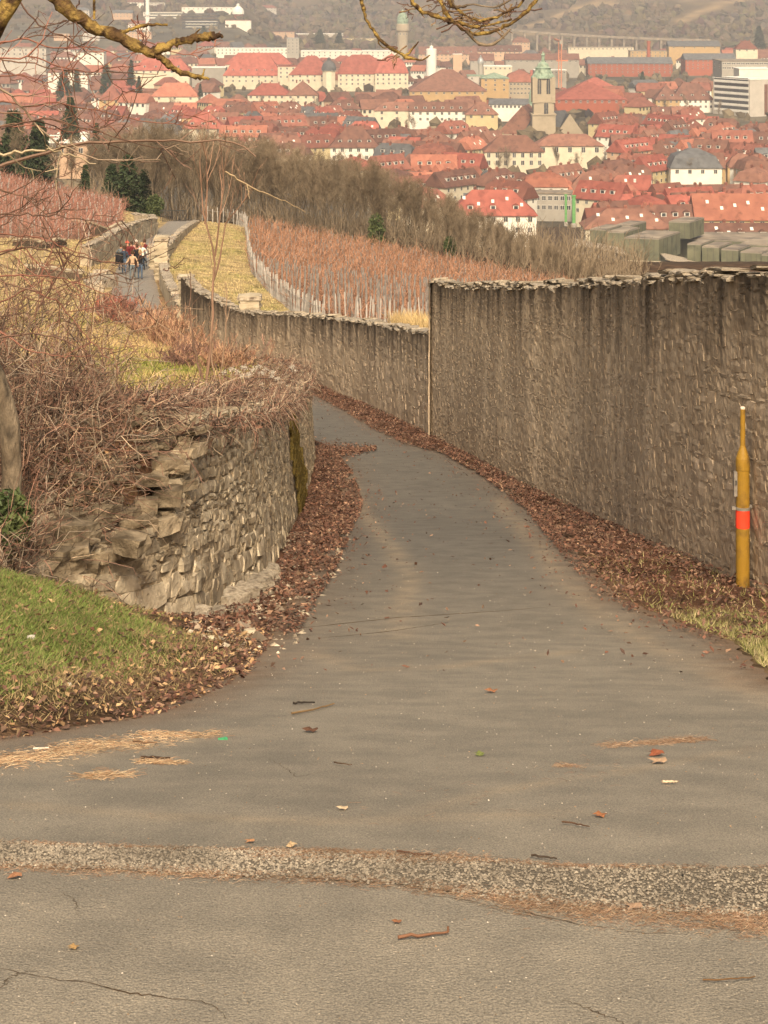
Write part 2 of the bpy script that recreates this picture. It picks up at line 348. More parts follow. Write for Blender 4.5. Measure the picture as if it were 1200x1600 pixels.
rows = [-30.]
while rows[-1] < 640: rows.append(rows[-1]+max(.10, min(.02*abs(rows[-1]), 8)))
uu = np.sinh(np.linspace(-3.2, 3.2, 560))/math.sinh(3.2)
def gcols(d): return uu*(max(d, 0)*1.05+32)-.08*min(max(d, 0), 60)*.5
def gz(X, D):
    on = ss(-.05, .5, np.minimum(X-xl(D), xr(D)-X))*(D < 176)
    return H(X, D)-.04*on-.006
set_tags(link('ground', grid_mesh('ground', rows, gcols, M['ground'], ground_colour, gz)), kind='structure')

# asphalt lane and forecourt, one sheet following the slope
DUST = [[(600, 1290), (760, 1245), (960, 1213), (1200, 1170)], [(0, 1262), (250, 1282), (560, 1290), (900, 1275)], [(480, 1020), (560, 1050), (700, 1045), (900, 1020)],
        [(20, 1210), (200, 1170), (340, 1150)], [(540, 740), (640, 900), (620, 1000)], [(780, 780), (900, 930), (1060, 1030), (1240, 1110)]]
DUST = [np.array([GZ(*p) for p in L]) for L in DUST]
def segdist(x, y, L):
    best = np.full(len(x), 1e9)
    for a, b in zip(L[:-1], L[1:]):
        v = b-a; t = np.clip(((x-a[0])*v[0]+(y-a[1])*v[1])/(v@v), 0, 1); best = np.minimum(best, np.hypot(x-a[0]-t*v[0], y-a[1]-t*v[1]))
    return best
def road_colour(x, d):
    far = ss(11, 24, d)[:, None]
    c = np.array([.218, .190, .146])*(1-far)+np.array([.136, .124, .104])*far
    m = (.5+.5*np.sin(x*2.1+d*.8))*.12+.08*wavy(x*.6, d*.5)
    c = c*(1+.5*m[:, None])
    for L, wd in zip(DUST, (.06, .07, .12, .16, .14, .16)):
        k = (np.exp(-(segdist(x, d, L)/wd)**2)*(.8+.3*wavy(x*5, d*5)))[:, None]*.5; k = np.clip(k, 0, .6); c = c*(1-k)+np.array([.33, .26, .175])*k
    e = np.minimum(x-xl(d), xr(d)-x); k = (np.exp(-np.clip(e-.05*wavy(x*6, d*6), 0, 9)/.22)*.8)[:, None]; c = c*(1-k)+np.array([.17, .105, .06])*k
    k = (ss(70, 84, d)*.55)[:, None]; c = c*(1-k)+np.array([.30, .27, .23])*k
    return c
rr = [-12.]
while rr[-1] < 172: rr.append(rr[-1]+max(.07, .008*abs(rr[-1])))
tt = np.linspace(0, 1, 190)
_t2 = np.sinh(np.linspace(-2.6, 2.6, 190))/math.sinh(2.6)*.5+.5
def rcols(d):
    a, b = float(xl(d)), float(xr(d)); k = float(ss(6, 10, d)); t = _t2*(1-k)+tt*k
    e = .05*math.sin(d*7.3)+.04*math.sin(d*17.1+1); e2 = .05*math.sin(d*6.1+2)+.04*math.sin(d*14.7)
    e *= .4; e2 *= .4; return (a-.06+e)+((b+.06+e2)-(a-.06+e))*t
set_tags(link('road', grid_mesh('road', rr, rcols, M['asphalt'], road_colour, lambda X, D: zr(D)+.012+.001*wavy(X*.8, D*.8)*(D > 2))), kind='structure')
def zroad(x, d): return float(zr(d)+.012+.001*wavy(x*.8, d*.8))

# town floor and hills
def HT(x, d):
    right = ss(-.06, .08, x/np.maximum(d, 1))
    zl = np.interp(d, [600, 2150, 2500, 2800, 3200, 3600, 4300, 5200], [-80.6, -80, -76, -63, -38, 2, 90, 150])
    zR = np.interp(d, [600, 2350, 2480, 2700, 3050, 3500, 4300, 5200], [-80.6, -80, -76, -56, -18, 40, 120, 160])
    z = zl*(1-right)+zR*right
    zL = np.interp(d, [600, 2050, 2200, 2300, 2500, 2800, 3200, 4300, 5200], [-80.6, -79, -66, -52, -40, -22, 4, 95, 150]); lf = ss(.05, .078, -x/np.maximum(d, 1)); z = z*(1-lf)+zL*lf
    k = ss(2400, 3300, d)
    return z+k*(14*np.sin(x*.0052+d*.0021)+8*np.sin(x*.013-d*.004+1)+3*np.sin(x*.041+d*.03))
def town_colour(x, d):
    n = np.sin(x*.031+d*.017)*np.sin(x*.013-d*.023)+.6*np.sin(x*.083+d*.05)
    return np.array([.10, .085, .06])+np.clip(n, -.5, 1)[:, None]*np.array([.03, .025, .015])
def hill_colour(x, d):
    n = np.sin(x*.011+d*.013)*np.sin(x*.007-d*.006)+.4*np.sin(x*.05+d*.04)
    c = np.tile(np.array([.115, .085, .055]), (len(x), 1)); k = ss(.95, 1.4, n)[:, None]*.6
    c = c*(1-k)+np.array([.26, .19, .105])*k
    for L, wd in (([(830, 40), (905, 14), (960, -4)], 5), ([(1060, 36), (1110, 14), (1165, -2)], 7), ([(900, 12), (960, 4)], 6)):
        pts = []
        for a, b in L:
            dd = np.linspace(2400, 4500, 2200); i = np.argmax(-(b-HY)/F*dd <= HT((a-CX)/F*dd, dd)); pts.append(((a-CX)/F*dd[i], dd[i]))
        P = np.array(pts); s = np.array([1, .35]); k = np.exp(-(segdist(x*s[0], d*s[1], P*s)/wd)**2)[:, None]*.85; c = c*(1-k)+np.array([.38, .26, .14])*k
    return c
M['townground'] = mat('town_ground', (.6, .6, .6), (1.3, 1.3, 1.3), scale=.03, attr=True, rough=.95, spec=.05)
M['hill'] = mat('hillside', (.6, .6, .6), (1.3, 1.3, 1.3), scale=.012, attr=True, rough=.98, bump=1, bscale=.06, bdist=6, spec=.0, detail=12)
set_tags(link('town_ground', grid_mesh('town_ground', list(np.arange(630, 2440, 30)), lambda d: np.linspace(-.75, .75, 90)*d, M['townground'], town_colour, HT)), kind='structure')
set_tags(link('hillside', grid_mesh('hillside', list(np.arange(2410, 5200, 22)), lambda d: np.linspace(-.6, .6, 260)*d, M['hill'], hill_colour, HT)), kind='structure')

# air: a thin haze round everything
hz = bpy.data.materials.new('haze'); hz.use_nodes = True; n = hz.node_tree.nodes; n.clear()
ho = n.new('ShaderNodeOutputMaterial'); pv = n.new('ShaderNodeVolumePrincipled'); pv.inputs['Color'].default_value = (.93, .94, .97, 1)
pv.inputs['Density'].default_value = .000175; pv.inputs['Anisotropy'].default_value = .1
hz.node_tree.links.new(pv.outputs[0], ho.inputs['Volume'])
b = MB(); b.box((0, 2500, 45), (9000, 5600, 300)); set_tags(b.build('haze', hz), kind='stuff')
# ------------------------------------------------------------------ stone pieces
def stone_unit(seed, k=4., jit=.09, chip=True):
    r = np.random.RandomState(seed); g = [(i, j, l) for i in (-1, 0, 1) for j in (-1, 0, 1) for l in (-1, 0, 1) if (i, j, l) != (0, 0, 0)]
    ix = {p: n for n, p in enumerate(g)}; P = np.array(g, float)
    P = P/((np.abs(P)**k).sum(1)**(1/k))[:, None]*.54
    P += r.normal(size=P.shape)*jit*.5
    P[:, 1] = np.clip(P[:, 1], -.5, .56)
    Fq = []
    for ax in range(3):
        for sgn in (-1, 1):
            a1, a2 = [q for q in range(3) if q != ax]
            for u in (-1, 0):
                for v in (-1, 0):
                    q = []
                    for du, dv in ((0, 0), (1, 0), (1, 1), (0, 1)):
                        p = [0, 0, 0]; p[ax] = sgn; p[a1] = u+du; p[a2] = v+dv; q.append(ix[tuple(p)])
                    flip = (sgn > 0) ^ (ax == 1)
                    Fq.append(q if flip else q[::-1])
    return P, np.array(Fq)
ROUND = stone_unit(99, 2.6, .12)
STONES = [stone_unit(i, k=[6, 12, 20, 9][i % 4], jit=[.13, .11, .09, .10][i % 4]) for i in range(14)]
SM = {}
def stone_mesh(i, key):
    if (i, key) not in SM: SM[i, key] = raw_mesh('stone_piece', STONES[i][0], STONES[i][1], M[key])
    return SM[i, key]

def wall_line(P, n):
    """resample plan line (d,x) -> arrays s, pos(x,d), tangent, for s from the near end"""
    P = np.array(P)[:, ::-1].astype(float)      # (x, d)
    d = np.r_[0, np.cumsum(np.hypot(*np.diff(P, axis=0).T))]
    s = np.linspace(0, d[-1], n); X = np.interp(s, d, P[:, 0]); Y = np.interp(s, d, P[:, 1])
    for _ in range(3):
        X[1:-1] = (X[:-2]+2*X[1:-1]+X[2:])/4; Y[1:-1] = (Y[:-2]+2*Y[1:-1]+Y[2:])/4
    return s, np.c_[X, Y]

class Wall:
    """side = +1: the seen face lies to the right of the walking direction (away from the camera)"""
    def __init__(w, P, side, top, base, thick, batter=0.):
        w.s, w.P = wall_line(P, 400); T = np.gradient(w.P, axis=0); T /= np.linalg.norm(T, axis=1, keepdims=True); w.T = T
        w.N = np.c_[T[:, 1], -T[:, 0]]*side; w.top = top; w.base = base; w.th = thick; w.L = w.s[-1]; w.bat = batter
    def at(w, s):
        f = lambda A: np.stack([np.interp(s, w.s, A[:, i]) for i in range(2)], -1)
        return f(w.P), f(w.T), f(w.N)
    def face(w, s, z):
        p, t, n = w.at(s); b = w.base(p[..., 0], p[..., 1], s)
        return np.concatenate([p-n*(w.bat*np.maximum(z-b, 0))[..., None], z[..., None]], -1)
    def core(w, nm, mt, parent, inset=.02, ds=.12, dz=.14, rough=.012, rng=rs, below=.35):
        n = int(w.L/ds); s = np.linspace(0, w.L, n); p, t, nn = w.at(s); b = w.base(p[:, 0], p[:, 1], s)-below; tp = w.top(p[:, 0], p[:, 1], s)
        k = max(4, int(np.max(tp-b)/dz)); q = np.linspace(0, 1, k); Z = b[:, None]+(tp-b)[:, None]*q
        Fv = w.face(np.repeat(s[:, None], k, 1), Z); Fv[..., :2] -= nn[:, None]*(inset-rng.normal(size=(n, k, 1))*rough)
        Bk = np.concatenate([np.repeat((p-nn*w.th)[:, None], k, 1), Z[..., None]], -1)
        ring = np.concatenate([Fv, Bk[:, ::-1]], 1); kk = 2*k
        i = (np.arange(n-1)[:, None]*kk+np.arange(kk)).reshape(-1); j = (np.arange(n-1)[:, None]*kk+(np.arange(kk)+1) % kk).reshape(-1)
        qd = np.stack([i, j, j+kk, i+kk], -1)
        mb = MB(); mb.add(ring.reshape(-1, 3), [qd, np.arange(kk)[None, ::-1], (np.arange(kk)+(n-1)*kk)[None]])
        return mb.build(nm, mt, parent, smooth=False)
    def stones(w, hs, ws, rng, dep=.16, proud=.03, keep=1., s0=0, s1=None, gap=.012, tilt=.05):
        """courses of stones -> list of (matrix 4x4, proto, size, s)"""
        out = []; S1 = s1 or w.L
        h = -.05
        while h < 4:
            hh = rng.uniform(*hs); s = s0+rng.uniform(-.2, 0)
            while s < S1:
                ww = rng.uniform(*ws); hq = hh*rng.uniform(.85, 1.05); sm = s+ww/2; s += ww
                if rng.rand() > keep or sm < 0 or sm > w.L: continue
                p, t, n = w.at(np.array(sm)); b = float(w.base(p[0], p[1], sm)); tp = float(w.top(p[0], p[1], sm))
                wobz = .04*math.sin(sm*1.9+h*3)+.03*math.sin(sm*4.7)
                z = b+h+hh/2+wobz
                if z+hq/2 > tp+.03: continue
                c = w.face(np.array(sm), np.array(z)); dp = dep*rng.uniform(.8, 1.2)
                pr = proud*rng.uniform(-.2, 1.3)
                slope = (float(w.base(*w.at(np.array(min(sm+.3, w.L)))[0], sm+.3))-float(w.base(*w.at(np.array(max(sm-.3, 0)))[0], sm-.3)))/.6
                T3 = np.array([t[0], t[1], slope*.8+rng.normal()*.04]); T3 /= np.linalg.norm(T3)
                N3 = np.array([n[0], n[1], w.bat+rng.normal()*tilt]); N3[:2] += t*rng.normal()*tilt; N3 /= np.linalg.norm(N3); N3 -= T3*(N3@T3); N3 /= np.linalg.norm(N3); Z3 = np.cross(N3, T3); Z3 *= np.sign(Z3[2])
                ctr = c+np.array([n[0], n[1], 0])*(pr-dp/2)
                Mx = np.eye(4); Mx[:3, 0] = T3*(ww-gap); Mx[:3, 1] = N3*dp; Mx[:3, 2] = Z3*(hq-gap); Mx[:3, 3] = ctr
                out.append((Mx, rng.randint(len(STONES)), ww*hq, sm))
            h += hh
        return out
    def caps(w, ws, hh, rng, layers=2, extra=.02, s0=0, every=1.):
        out = []
        for l in range(layers):
            s = s0-rng.uniform(0, .2)
            while s < w.L:
                ww = rng.uniform(*ws); sm = min(max(s+ww/2, 0), w.L); s += ww
                if l and rng.rand() > every: continue
                p, t, n = w.at(np.array(sm)); tp = float(w.top(p[0], p[1], sm))
                h = rng.uniform(*hh); dp = w.th*rng.uniform(.8, 1.12)*(1 if l == 0 else .75)
                N3 = np.array([n[0], n[1], rng.normal()*.05]); N3 /= np.linalg.norm(N3)
                q = w.at(np.array(min(sm+.4, w.L)))[0]; q0 = w.at(np.array(max(sm-.4, 0)))[0]
                sl = (float(w.top(q[0], q[1], min(sm+.4, w.L)))-float(w.top(q0[0], q0[1], max(sm-.4, 0))))/.8
                T3 = np.array([t[0], t[1], sl+rng.normal()*.07]); T3 -= N3*(T3@N3); T3 /= np.linalg.norm(T3); Z3 = np.cross(N3, T3); Z3 *= np.sign(Z3[2])
                z0 = w.face(np.array(sm), np.array(tp))
                ctr = np.array([z0[0]-n[0]*(w.th/2-extra*rng.uniform(0, 2)), z0[1]-n[1]*(w.th/2-extra*rng.uniform(0, 2)), tp+l*hh[1]*.75+h/2-.01])
                Mx = np.eye(4); Mx[:3, 0] = T3*ww; Mx[:3, 1] = N3*dp; Mx[:3, 2] = Z3*h; Mx[:3, 3] = ctr
                out.append((Mx, rng.randint(len(STONES)), ww*h, sm))
        return out

def place_stones(st, parent, key, nm, limit, rest, dref):
    st = sorted(st, key=lambda q: -q[2]/(dref(q)**2))
    for Mx, i, a, s in st[:limit]:
        link(nm, stone_mesh(i, key), parent, M=Matrix(Mx.tolist()))
    if st[limit:]:
        mb = MB()
        for Mx, i, a, s in st[limit:]:
            V, Fq = STONES[i]; mb.add(V @ Mx[:3, :3].T+Mx[:3, 3], [Fq])
        set_tags(mb.build(rest, M[key], parent), kind='stuff')
dist = lambda q: math.hypot(q[0][0, 3], q[0][1, 3])

# ---- tall wall on the right
def top_tab(T): T = np.array(T, float); return lambda x, y, s: np.interp(y, T[:, 0], T[:, 1])
def zt(py, d): return -(py-HY)/F*d
_tpx = np.array([(668, 433), (680, 436), (695, 441), (720, 444), (760, 441), (800, 443), (900, 438), (1000, 431), (1100, 422), (1200, 413)])
TW = [(10, -1.45), (15, -2.13)]+[(d, zt(float(np.interp(CX+x/d*F, _tpx[:, 0], _tpx[:, 1])), d)) for d in np.linspace(RW[2, 0], RW[-1, 0], 40) for x in [np.interp(d, RW[:, 0], RW[:, 1])]]
_tw = top_tab(TW); _rag = lambda s: .022*np.sin(np.asarray(s)*5.3)+.018*np.sin(np.asarray(s)*13.1+1)
rw = empty('stone_wall', (0, 0, 0), label='tall weathered rubble wall streaked dark at its top along the right of the lane', cat='stone wall')
RWALL = Wall(RW, -1, lambda x, y, s: _tw(x, y, s)+_rag(s)-.10, lambda x, y, s: zr(y), .45)
RWALL.core('wall_core', M['mortar'], rw, inset=.002, rough=.005, ds=.08, dz=.08)
rg = np.random.RandomState(3)
st = RWALL.stones((.05, .14), (.09, .34), rg, dep=.10, proud=.002, keep=.72, tilt=.018)
st = [q for q in st if q[0][1, 3] > 13]
place_stones(st, rw, 'stone_r', 'stone', 299, 'small_stones', dist)
place_stones([q for q in RWALL.caps((.12, .38), (.025, .055), rg, layers=3, every=.6) if q[0][1, 3] > 13], rw, 'coping', 'coping_stone', 290, 'small_coping_stones', dist)
# dressed end of the tall wall: quoin strip
b = MB(); d_end = float(RW[-1, 0]); pe = RWALL.at(np.array(RWALL.L))[0]
zz = zr(d_end)-.1; ztop = zt(434, d_end)-.06; rgq = random.Random(5)
while zz < ztop-.1:
    h = min(rgq.uniform(.28, .5), ztop-zz); b = MB(); b.box((pe[0]-.02-rgq.uniform(0, .012), pe[1]-.16, zz+h/2), (.03, .26, h-.004), rz=-.03); b.build('quoin_block', M['stone_r'], rw); zz += h

# ---- lower wall following the bend
_lpx = np.array([(286, 432), (290, 436), (297, 446), (310, 455), (335, 467), (352, 476), (372, 484), (400, 488), (450, 490), (500, 493), (560, 500), (610, 508), (665, 519)])
_lt = top_tab([(d, zt(float(np.interp(CX+x/d*F, _lpx[:, 0], _lpx[:, 1])), d)) for d in np.linspace(LWR[0, 0], 86, 60) for x in [np.interp(d, LWR[:, 0], LWR[:, 1])]])
lw = empty('low_stone_wall', (0, 0, 0), label='lower rubble wall following the bend of the lane below the meadow', cat='stone wall')
LWALL = Wall(LWR, -1, lambda x, y, s: _lt(x, y, s)+_rag(s)-.08, lambda x, y, s: zr(y), .5)
LWALL.core('wall_core', M['mortar_low'], lw, inset=.003, rough=.008, ds=.2, dz=.2)
rg = np.random.RandomState(4)
place_stones(LWALL.stones((.08, .2), (.14, .45), rg, dep=.10, proud=.005, keep=.6, tilt=.025), lw, 'stone_low', 'stone', 240, 'small_stones', dist)
place_stones(LWALL.caps((.2, .6), (.035, .07), rg, layers=2, every=.6), lw, 'coping', 'coping_stone', 120, 'small_coping_stones', dist)

def pillar(x, d, ztop, zb, wd, label, cat='wall pillar', rz=0.):
    o = empty('stone_pillar', (x, d, zb), rz=rz, label=label, cat=cat); z = -.3; rg = random.Random(int(d*10))
    while z < ztop-zb-.12:
        h = rg.uniform(.22, .34); k = MB()
        V, Fq = STONES[rg.randrange(14)]
        k.add(V*np.array([wd*1.04, wd*1.04, h])+[rg.uniform(-.02, .02), rg.uniform(-.02, .02), z+h/2], [Fq]); k.build('stone', M['parapet'], o); z += h*.93
    k = MB(); k.box((0, 0, ztop-zb-.05), (wd*1.2, wd*1.2, .12)); k.build('cap_stone', M['coping'], o)
pillar(U(286, 430, 86.6)[0]+.1, 86.8, zt(431, 86.8), float(zr(86.8)), .62, 'square stone pillar where the lower wall sweeps up beside the meadow')
pillar(U(368, 480, 72)[0]+.45, 73.2, zt(462, 73.2), float(H(-5, 73.2)), .75, 'stub of a broken stone pillar standing on the lower wall behind the thicket')
pillar(U(248, 385, 112)[0], 113.5, zt(372, 113.5), float(zr(113.5)), .75, 'square stone gate pillar to the right of the walkers')
pillar(U(235, 400, 118)[0], 121, zt(382, 121), float(zr(121)), .8, 'darker carved stone block standing right behind the walkers')

# ---- pale parapet along the path and the retaining wall on its left
PA = [(88.5, -9.55), (98, -11.05), (108, -12.6), (117, -13.75), (123, -14.5), (131, -15.15), (141, -15.8), (152, -16.3), (165, -16.6), (169, -16.8)]
_pa = top_tab([(88.5, zt(474, 88.5)), (98, zt(449, 98)), (108, zt(421, 108)), (117, zt(401, 117)), (131, zt(383, 131)), (141, zt(371, 141)), (152, zt(358, 152)), (165, zt(346, 165)), (169, zt(345, 169))])
pw = empty('parapet_wall', (0, 0, 0), label='pale rendered parapet wall running down the right side of the footpath', cat='parapet')
PW = Wall(PA, -1, lambda x, y, s: _pa(x, y, s)-.1, lambda x, y, s: zr(y), .55)
PW.core('wall_core', M['parapet'], pw, inset=0, ds=.5, dz=.3, rough=.015, below=1.5)
place_stones(PW.caps((.7, 1.5), (.10, .14), np.random.RandomState(8), layers=1, extra=.01), pw, 'coping', 'coping_stone', 200, 'rest', dist)
PB = [(118, -18.1), (124, -18.15), (131, -18.3), (140, -18.45), (148, -18.35), (154, -18.15), (158, -18.9), (160, -20.3)]
_pb = top_tab([(118, zt(384, 118)), (124, zt(374, 124)), (131, zt(362, 131)), (140, zt(351, 140)), (148, zt(343, 148)), (154, zt(340, 154)), (160, zt(334, 160))])
pv_ = empty('terrace_wall', (0, 0, 0), label='tan retaining wall on the left of the footpath behind the walkers', cat='stone wall')
PV = Wall(PB, 1, lambda x, y, s: _pb(x, y, s)-.1, lambda x, y, s: zr(y)-.05, .6)
PV.core('wall_core', M['parapet'], pv_, inset=0, ds=.5, dz=.3, rough=.03, below=.4)
place_stones(PV.caps((.7, 1.4), (.10, .16), np.random.RandomState(9), layers=1), pv_, 'coping', 'coping_stone', 200, 'rest', dist)
place_stones(PV.stones((.25, .4), (.4, .9), np.random.RandomState(10), dep=.2, proud=.03, keep=.5), pv_, 'parapet', 'stone', 120, 'small_stones', dist)

# ---- broken retaining wall on the left, rounding the corner
lwall = empty('retaining_wall', (0, 0, 0), label='crumbling limestone retaining wall curving round the left verge with a broken near end', cat='retaining wall')
def lw_height(y):
    t = np.interp(y, [13.2, 14.2, 14.6, 15.1, 15.5, 15.9, 16.2, 16.6, 41, 43.5, 52, 60], [.45, .62, .74, .80, .86, 1.15, 1.45, 1.76, 1.72, 1.6, 1.3, .9]); return t
LWL = Wall(LW, 1, lambda x, y, s: zr(y)+lw_height(y)+_rag(s), lambda x, y, s: zr(y)-.05, .5, batter=.07)
LWL.core('wall_core', M['mortar2'], lwall, inset=.014, ds=.1, dz=.1, rough=.02)
rg = np.random.RandomState(21)
st = []
for s0, hs, ws, hmin, hmax in ((0, (.12, .24), (.14, .42), 0, .62), (0, (.05, .12), (.07, .26), .62, 3)):
    for q in LWL.stones(hs, ws, rg, dep=.20, proud=.005, keep=1, gap=.012, tilt=.018):
        y = q[0][1, 3]; hh = q[0][2, 3]-float(zr(y))
        if hmin-.02 <= hh < hmax and y < 56: st.append(q)
place_stones(st, lwall, 'stone_l', 'stone', 299, 'small_stones', dist)
# pale rubble footing
foot = []
for i in range(46):
    s = rg.uniform(1.2, 7.5); p, t, n = LWL.at(np.array(s)); sz = rg.uniform(.14, .36)
    Mx = np.eye(4); a = rg.uniform(0, 6.28); Rz = np.array([[math.cos(a), -math.sin(a), 0], [math.sin(a), math.cos(a), 0], [0, 0, 1]])
    Mx[:3, :3] = Rz*np.array([sz, sz*.8, sz*.55]); Mx[:3, 3] = [p[0]+n[0]*.0, p[1]+n[1]*.0, zr(p[1])+rg.uniform(-.04, .07)]; foot.append((Mx, rg.randint(14), sz, s))
for Mx, i, a, s in foot: link('footing_stone', stone_mesh(i, 'coping'), lwall, M=Matrix(Mx.tolist()))
# broken end: the rubble inside the wall, layered thin slabs and big blocks
for i in range(290):
    u = rg.rand(); y = 14.35+2.1*u+rg.normal()*.06; x0 = float(xw(y)); back = rg.uniform(.06, .95)
    x = x0-back; zb = float(zr(y)); hh = float(lw_height(np.array(y)))
    z = zb+min(hh, 1.75)*rg.uniform(.75, 1.0)+rg.uniform(-.08, .12)+.25*back
    z = min(z, zb+1.72)
    sz = rg.uniform(.06, .21); Mx = np.eye(4); a = rg.uniform(-.5, .5)+1.2
    Rz = np.array([[math.cos(a), -math.sin(a), 0], [math.sin(a), math.cos(a), 0], [0, 0, 1]]); Rz = Rz @ np.array(Matrix.Rotation(rg.normal()*.14, 3, 'X'))
    Mx[:3, :3] = Rz*np.array([sz*1.25, sz, sz*rg.uniform(.28, .6)]); Mx[:3, 3] = [x, y, z]
    link('loose_stone', stone_mesh(rg.randint(14), 'stone_d'), lwall, M=Matrix(Mx.tolist()))
mb = MB()
for i in range(520):
    u = rg.rand(); y = 14.0+2.9*u; x = float(xw(y))-.02-rg.exponential(.38); 
    if x < float(xw(y))-1.3: continue
    z = float(H(x, y)); sz = rg.uniform(.03, .10); V, Fq = STONES[i % 14]; a = rg.uniform(0, 6.28); Rz = np.array([[math.cos(a), math.sin(a), 0], [-math.sin(a), math.cos(a), 0], [0, 0, 1]])
    mb.add((V*np.array([sz*1.6, sz, sz*rg.uniform(.3, .7)])) @ Rz+[x, y, z+sz*.1], [Fq])
set_tags(mb.build('rubble_fill', M['stone_d'], lwall), kind='stuff')
for (px, py, dd, sx, sz) in ((255, 725, 16.0, .42, .17), (262, 775, 15.7, .33, .16), (228, 790, 15.4, .25, .14), (250, 690, 16.2, .34, .10), (285, 668, 16.4, .3, .09), (232, 750, 15.7, .36, .09), (205, 850, 14.5, .30, .16), (112, 832, 14.6, .42, .20), (75, 845, 14.8, .3, .15)):
    c = U(px, py, dd); k = MB(); V, Fq = STONES[(px+py) % 14]; k.add(V*np.array([sx*.68, sx*.7, sz*.8]), [Fq]); o = k.build('loose_block', M['stone_d'], lwall, loc=c); o.rotation_euler = (R.uniform(-.1, .1), R.uniform(-.1, .1), R.uniform(-.5, .5))
# white mortar / lichen crumbs and moss streak on the face
# moss: ochre cushion following the wall face
mb = MB(); rg = np.random.RandomState(31); p0 = []
M['moss'] = mat('ochre_moss', (.10, .075, .025), (.19, .135, .04), scale=30, bump=1, bscale=90, rough=1, spec=0)
ss_ = LWL.s; yy = LWL.P[:, 1]
for i in range(300):
    h = rg.uniform(.1, 1.5); y = 27.5+h*-1.6+3.4+rg.normal()*.75*(1.2-h*.4)
    s = float(np.interp(y, yy[:380], ss_[:380])); p, t, n = LWL.at(np.array(s)); z = float(zr(p[1]))+h; f = LWL.face(np.array(s), np.array(z))
    r_ = rg.uniform(.04, .11); V, Fq = STONES[i % 14]; mb.add(V*np.array([.045, r_*2.2, r_*1.7])+f+[.045, 0, 0], [Fq])
mb.build('moss', M['moss'], lwall)

# low ruined walls in the pale field
def field_wall(pts, h, label, key='parapet'):
    P = [G(a, b2, 60) for a, b2 in pts]; P = np.array([[p[1], p[0]] for p in P]); P = P[::-1] if P[0, 0] > P[-1, 0] else P
    o = empty('field_wall', (0, 0, 0), label=label, cat='stone wall')
    W = Wall(P, -1, lambda x, y, s: H(x, y)+h*(.8+.25*np.sin(np.asarray(s)*1.3)), lambda x, y, s: H(x, y)-.1, .45)
    W.core('wall_core', M['stone_r'], o, inset=0, ds=.4, dz=.2, rough=.04)
    place_stones(W.caps((.4, 1.0), (.12, .22), np.random.RandomState(int(h*100)), layers=1), o, key, 'coping_stone', 80, 'rest', dist)
field_wall([(114, 360), (130, 364), (150, 366), (186, 366)], .75, 'curved low ruined wall across the pale field above the footpath')
field_wall([(40, 428), (80, 434), (125, 436)], .5, 'long low ledge of stones at the left of the pale field')
field_wall([(20, 384), (60, 386), (95, 384)], .35, 'short grassy terrace wall at the far left of the field')
for k, (px, py, s_) in enumerate([(150, 438, .9), (162, 448, 1.1), (148, 452, .8), (158, 430, .7), (167, 440, .6), (140, 446, .6)]):
    p = G(px, py, 60); o = link('boulder', stone_mesh(k, 'coping'), None); o.location = (p[0], p[1], p[2]+.1*s_); o.scale = (s_*1.2, s_, s_*.7); o.rotation_euler = (0, 0, k)
    set_tags(o, ['upper left boulder', 'lowest and largest boulder', 'lower left boulder', 'topmost boulder', 'small rightmost boulder', 'far left boulder'][k]+' of the pale rubble heap at the tan path wall', 'boulder', 'boulders heaped beside the path')

# dark railing closing the end of the path
M['dark'] = mat('dark_iron', (.03, .028, .025), (.05, .045, .04), scale=4, rough=.6)
rl = empty('railing', (0, 0, 0), label='dark iron railing across the far end of the footpath before the trees', cat='railing')
a, c = U(250, 352, 169.5), U(291, 352, 170.2); zb = -20.9
b = MB(); b.box(((a[0]+c[0])/2, 169.8, zb+1.15), (c[0]-a[0], .07, .08)); b.build('top_rail', M['dark'], rl)
b = MB(); b.box(((a[0]+c[0])/2, 169.8, zb+.2), (c[0]-a[0], .07, .08)); b.build('bottom_rail', M['dark'], rl)
for i in range(15):
    b = MB(); b.box((0, 0, 0), (.05, .05, 1.15)); b.build('rail_bar', M['dark'], rl, loc=(a[0]+(c[0]-a[0])*i/14, 169.8, zb+.6))
# ------------------------------------------------------------------ town
def tilemat(name, c1, c2, **k): return mat(name, c1, c2, scale=.35, detail=8, rough=.85, spec=.1, rnd=.26, dark=tuple(v*.55 for v in c1), dscale=.5, dlo=.55, dhi=.8, bump=.5, bscale=3, bdist=.1, **k)
ROOF = {'red': tilemat('red_tiles', (.225, .068, .050), (.31, .10, .073)), 'orange': tilemat('orange_tiles', (.28, .107, .07), (.36, .145, .093)),
        'brown': tilemat('brown_tiles', (.16, .078, .056), (.23, .115, .08)), 'dark': tilemat('dark_brown_tiles', (.11, .055, .042), (.17, .085, .06)),
        'slate': tilemat('grey_slates', (.085, .085, .085), (.13, .13, .13)), 'rust': tilemat('rust_tiles', (.18, .07, .05), (.25, .10, .07))}
def wm(n, c): return mat(n, tuple(v*.88 for v in c), c, scale=.3, rough=.9, spec=.1, rnd=.08, dark=tuple(v*.72 for v in c), dscale=.4, dlo=.55, dhi=.85)
WALLM = {'cream': wm('cream_render', (.60, .53, .39)), 'white': wm('white_render', (.72, .68, .58)), 'yellow': wm('yellow_render', (.55, .45, .25)),
         'grey': wm('grey_render', (.34, .31, .26)), 'ochre': wm('ochre_render', (.46, .31, .15)), 'brick': wm('red_brick', (.33, .10, .06)),
         'pink': wm('pale_orange_render', (.52, .35, .23)), 'stone': wm('sandstone', (.37, .305, .215)), 'concrete': wm('pale_concrete', (.46, .42, .36)),
         'olive': mat('olive_cladding', (.105, .105, .062), (.175, .17, .105), scale=.25, dark=(.075, .08, .05), dscale=.5, rough=.7, detail=9), 'rustred': wm('rust_render', (.36, .12, .06))}
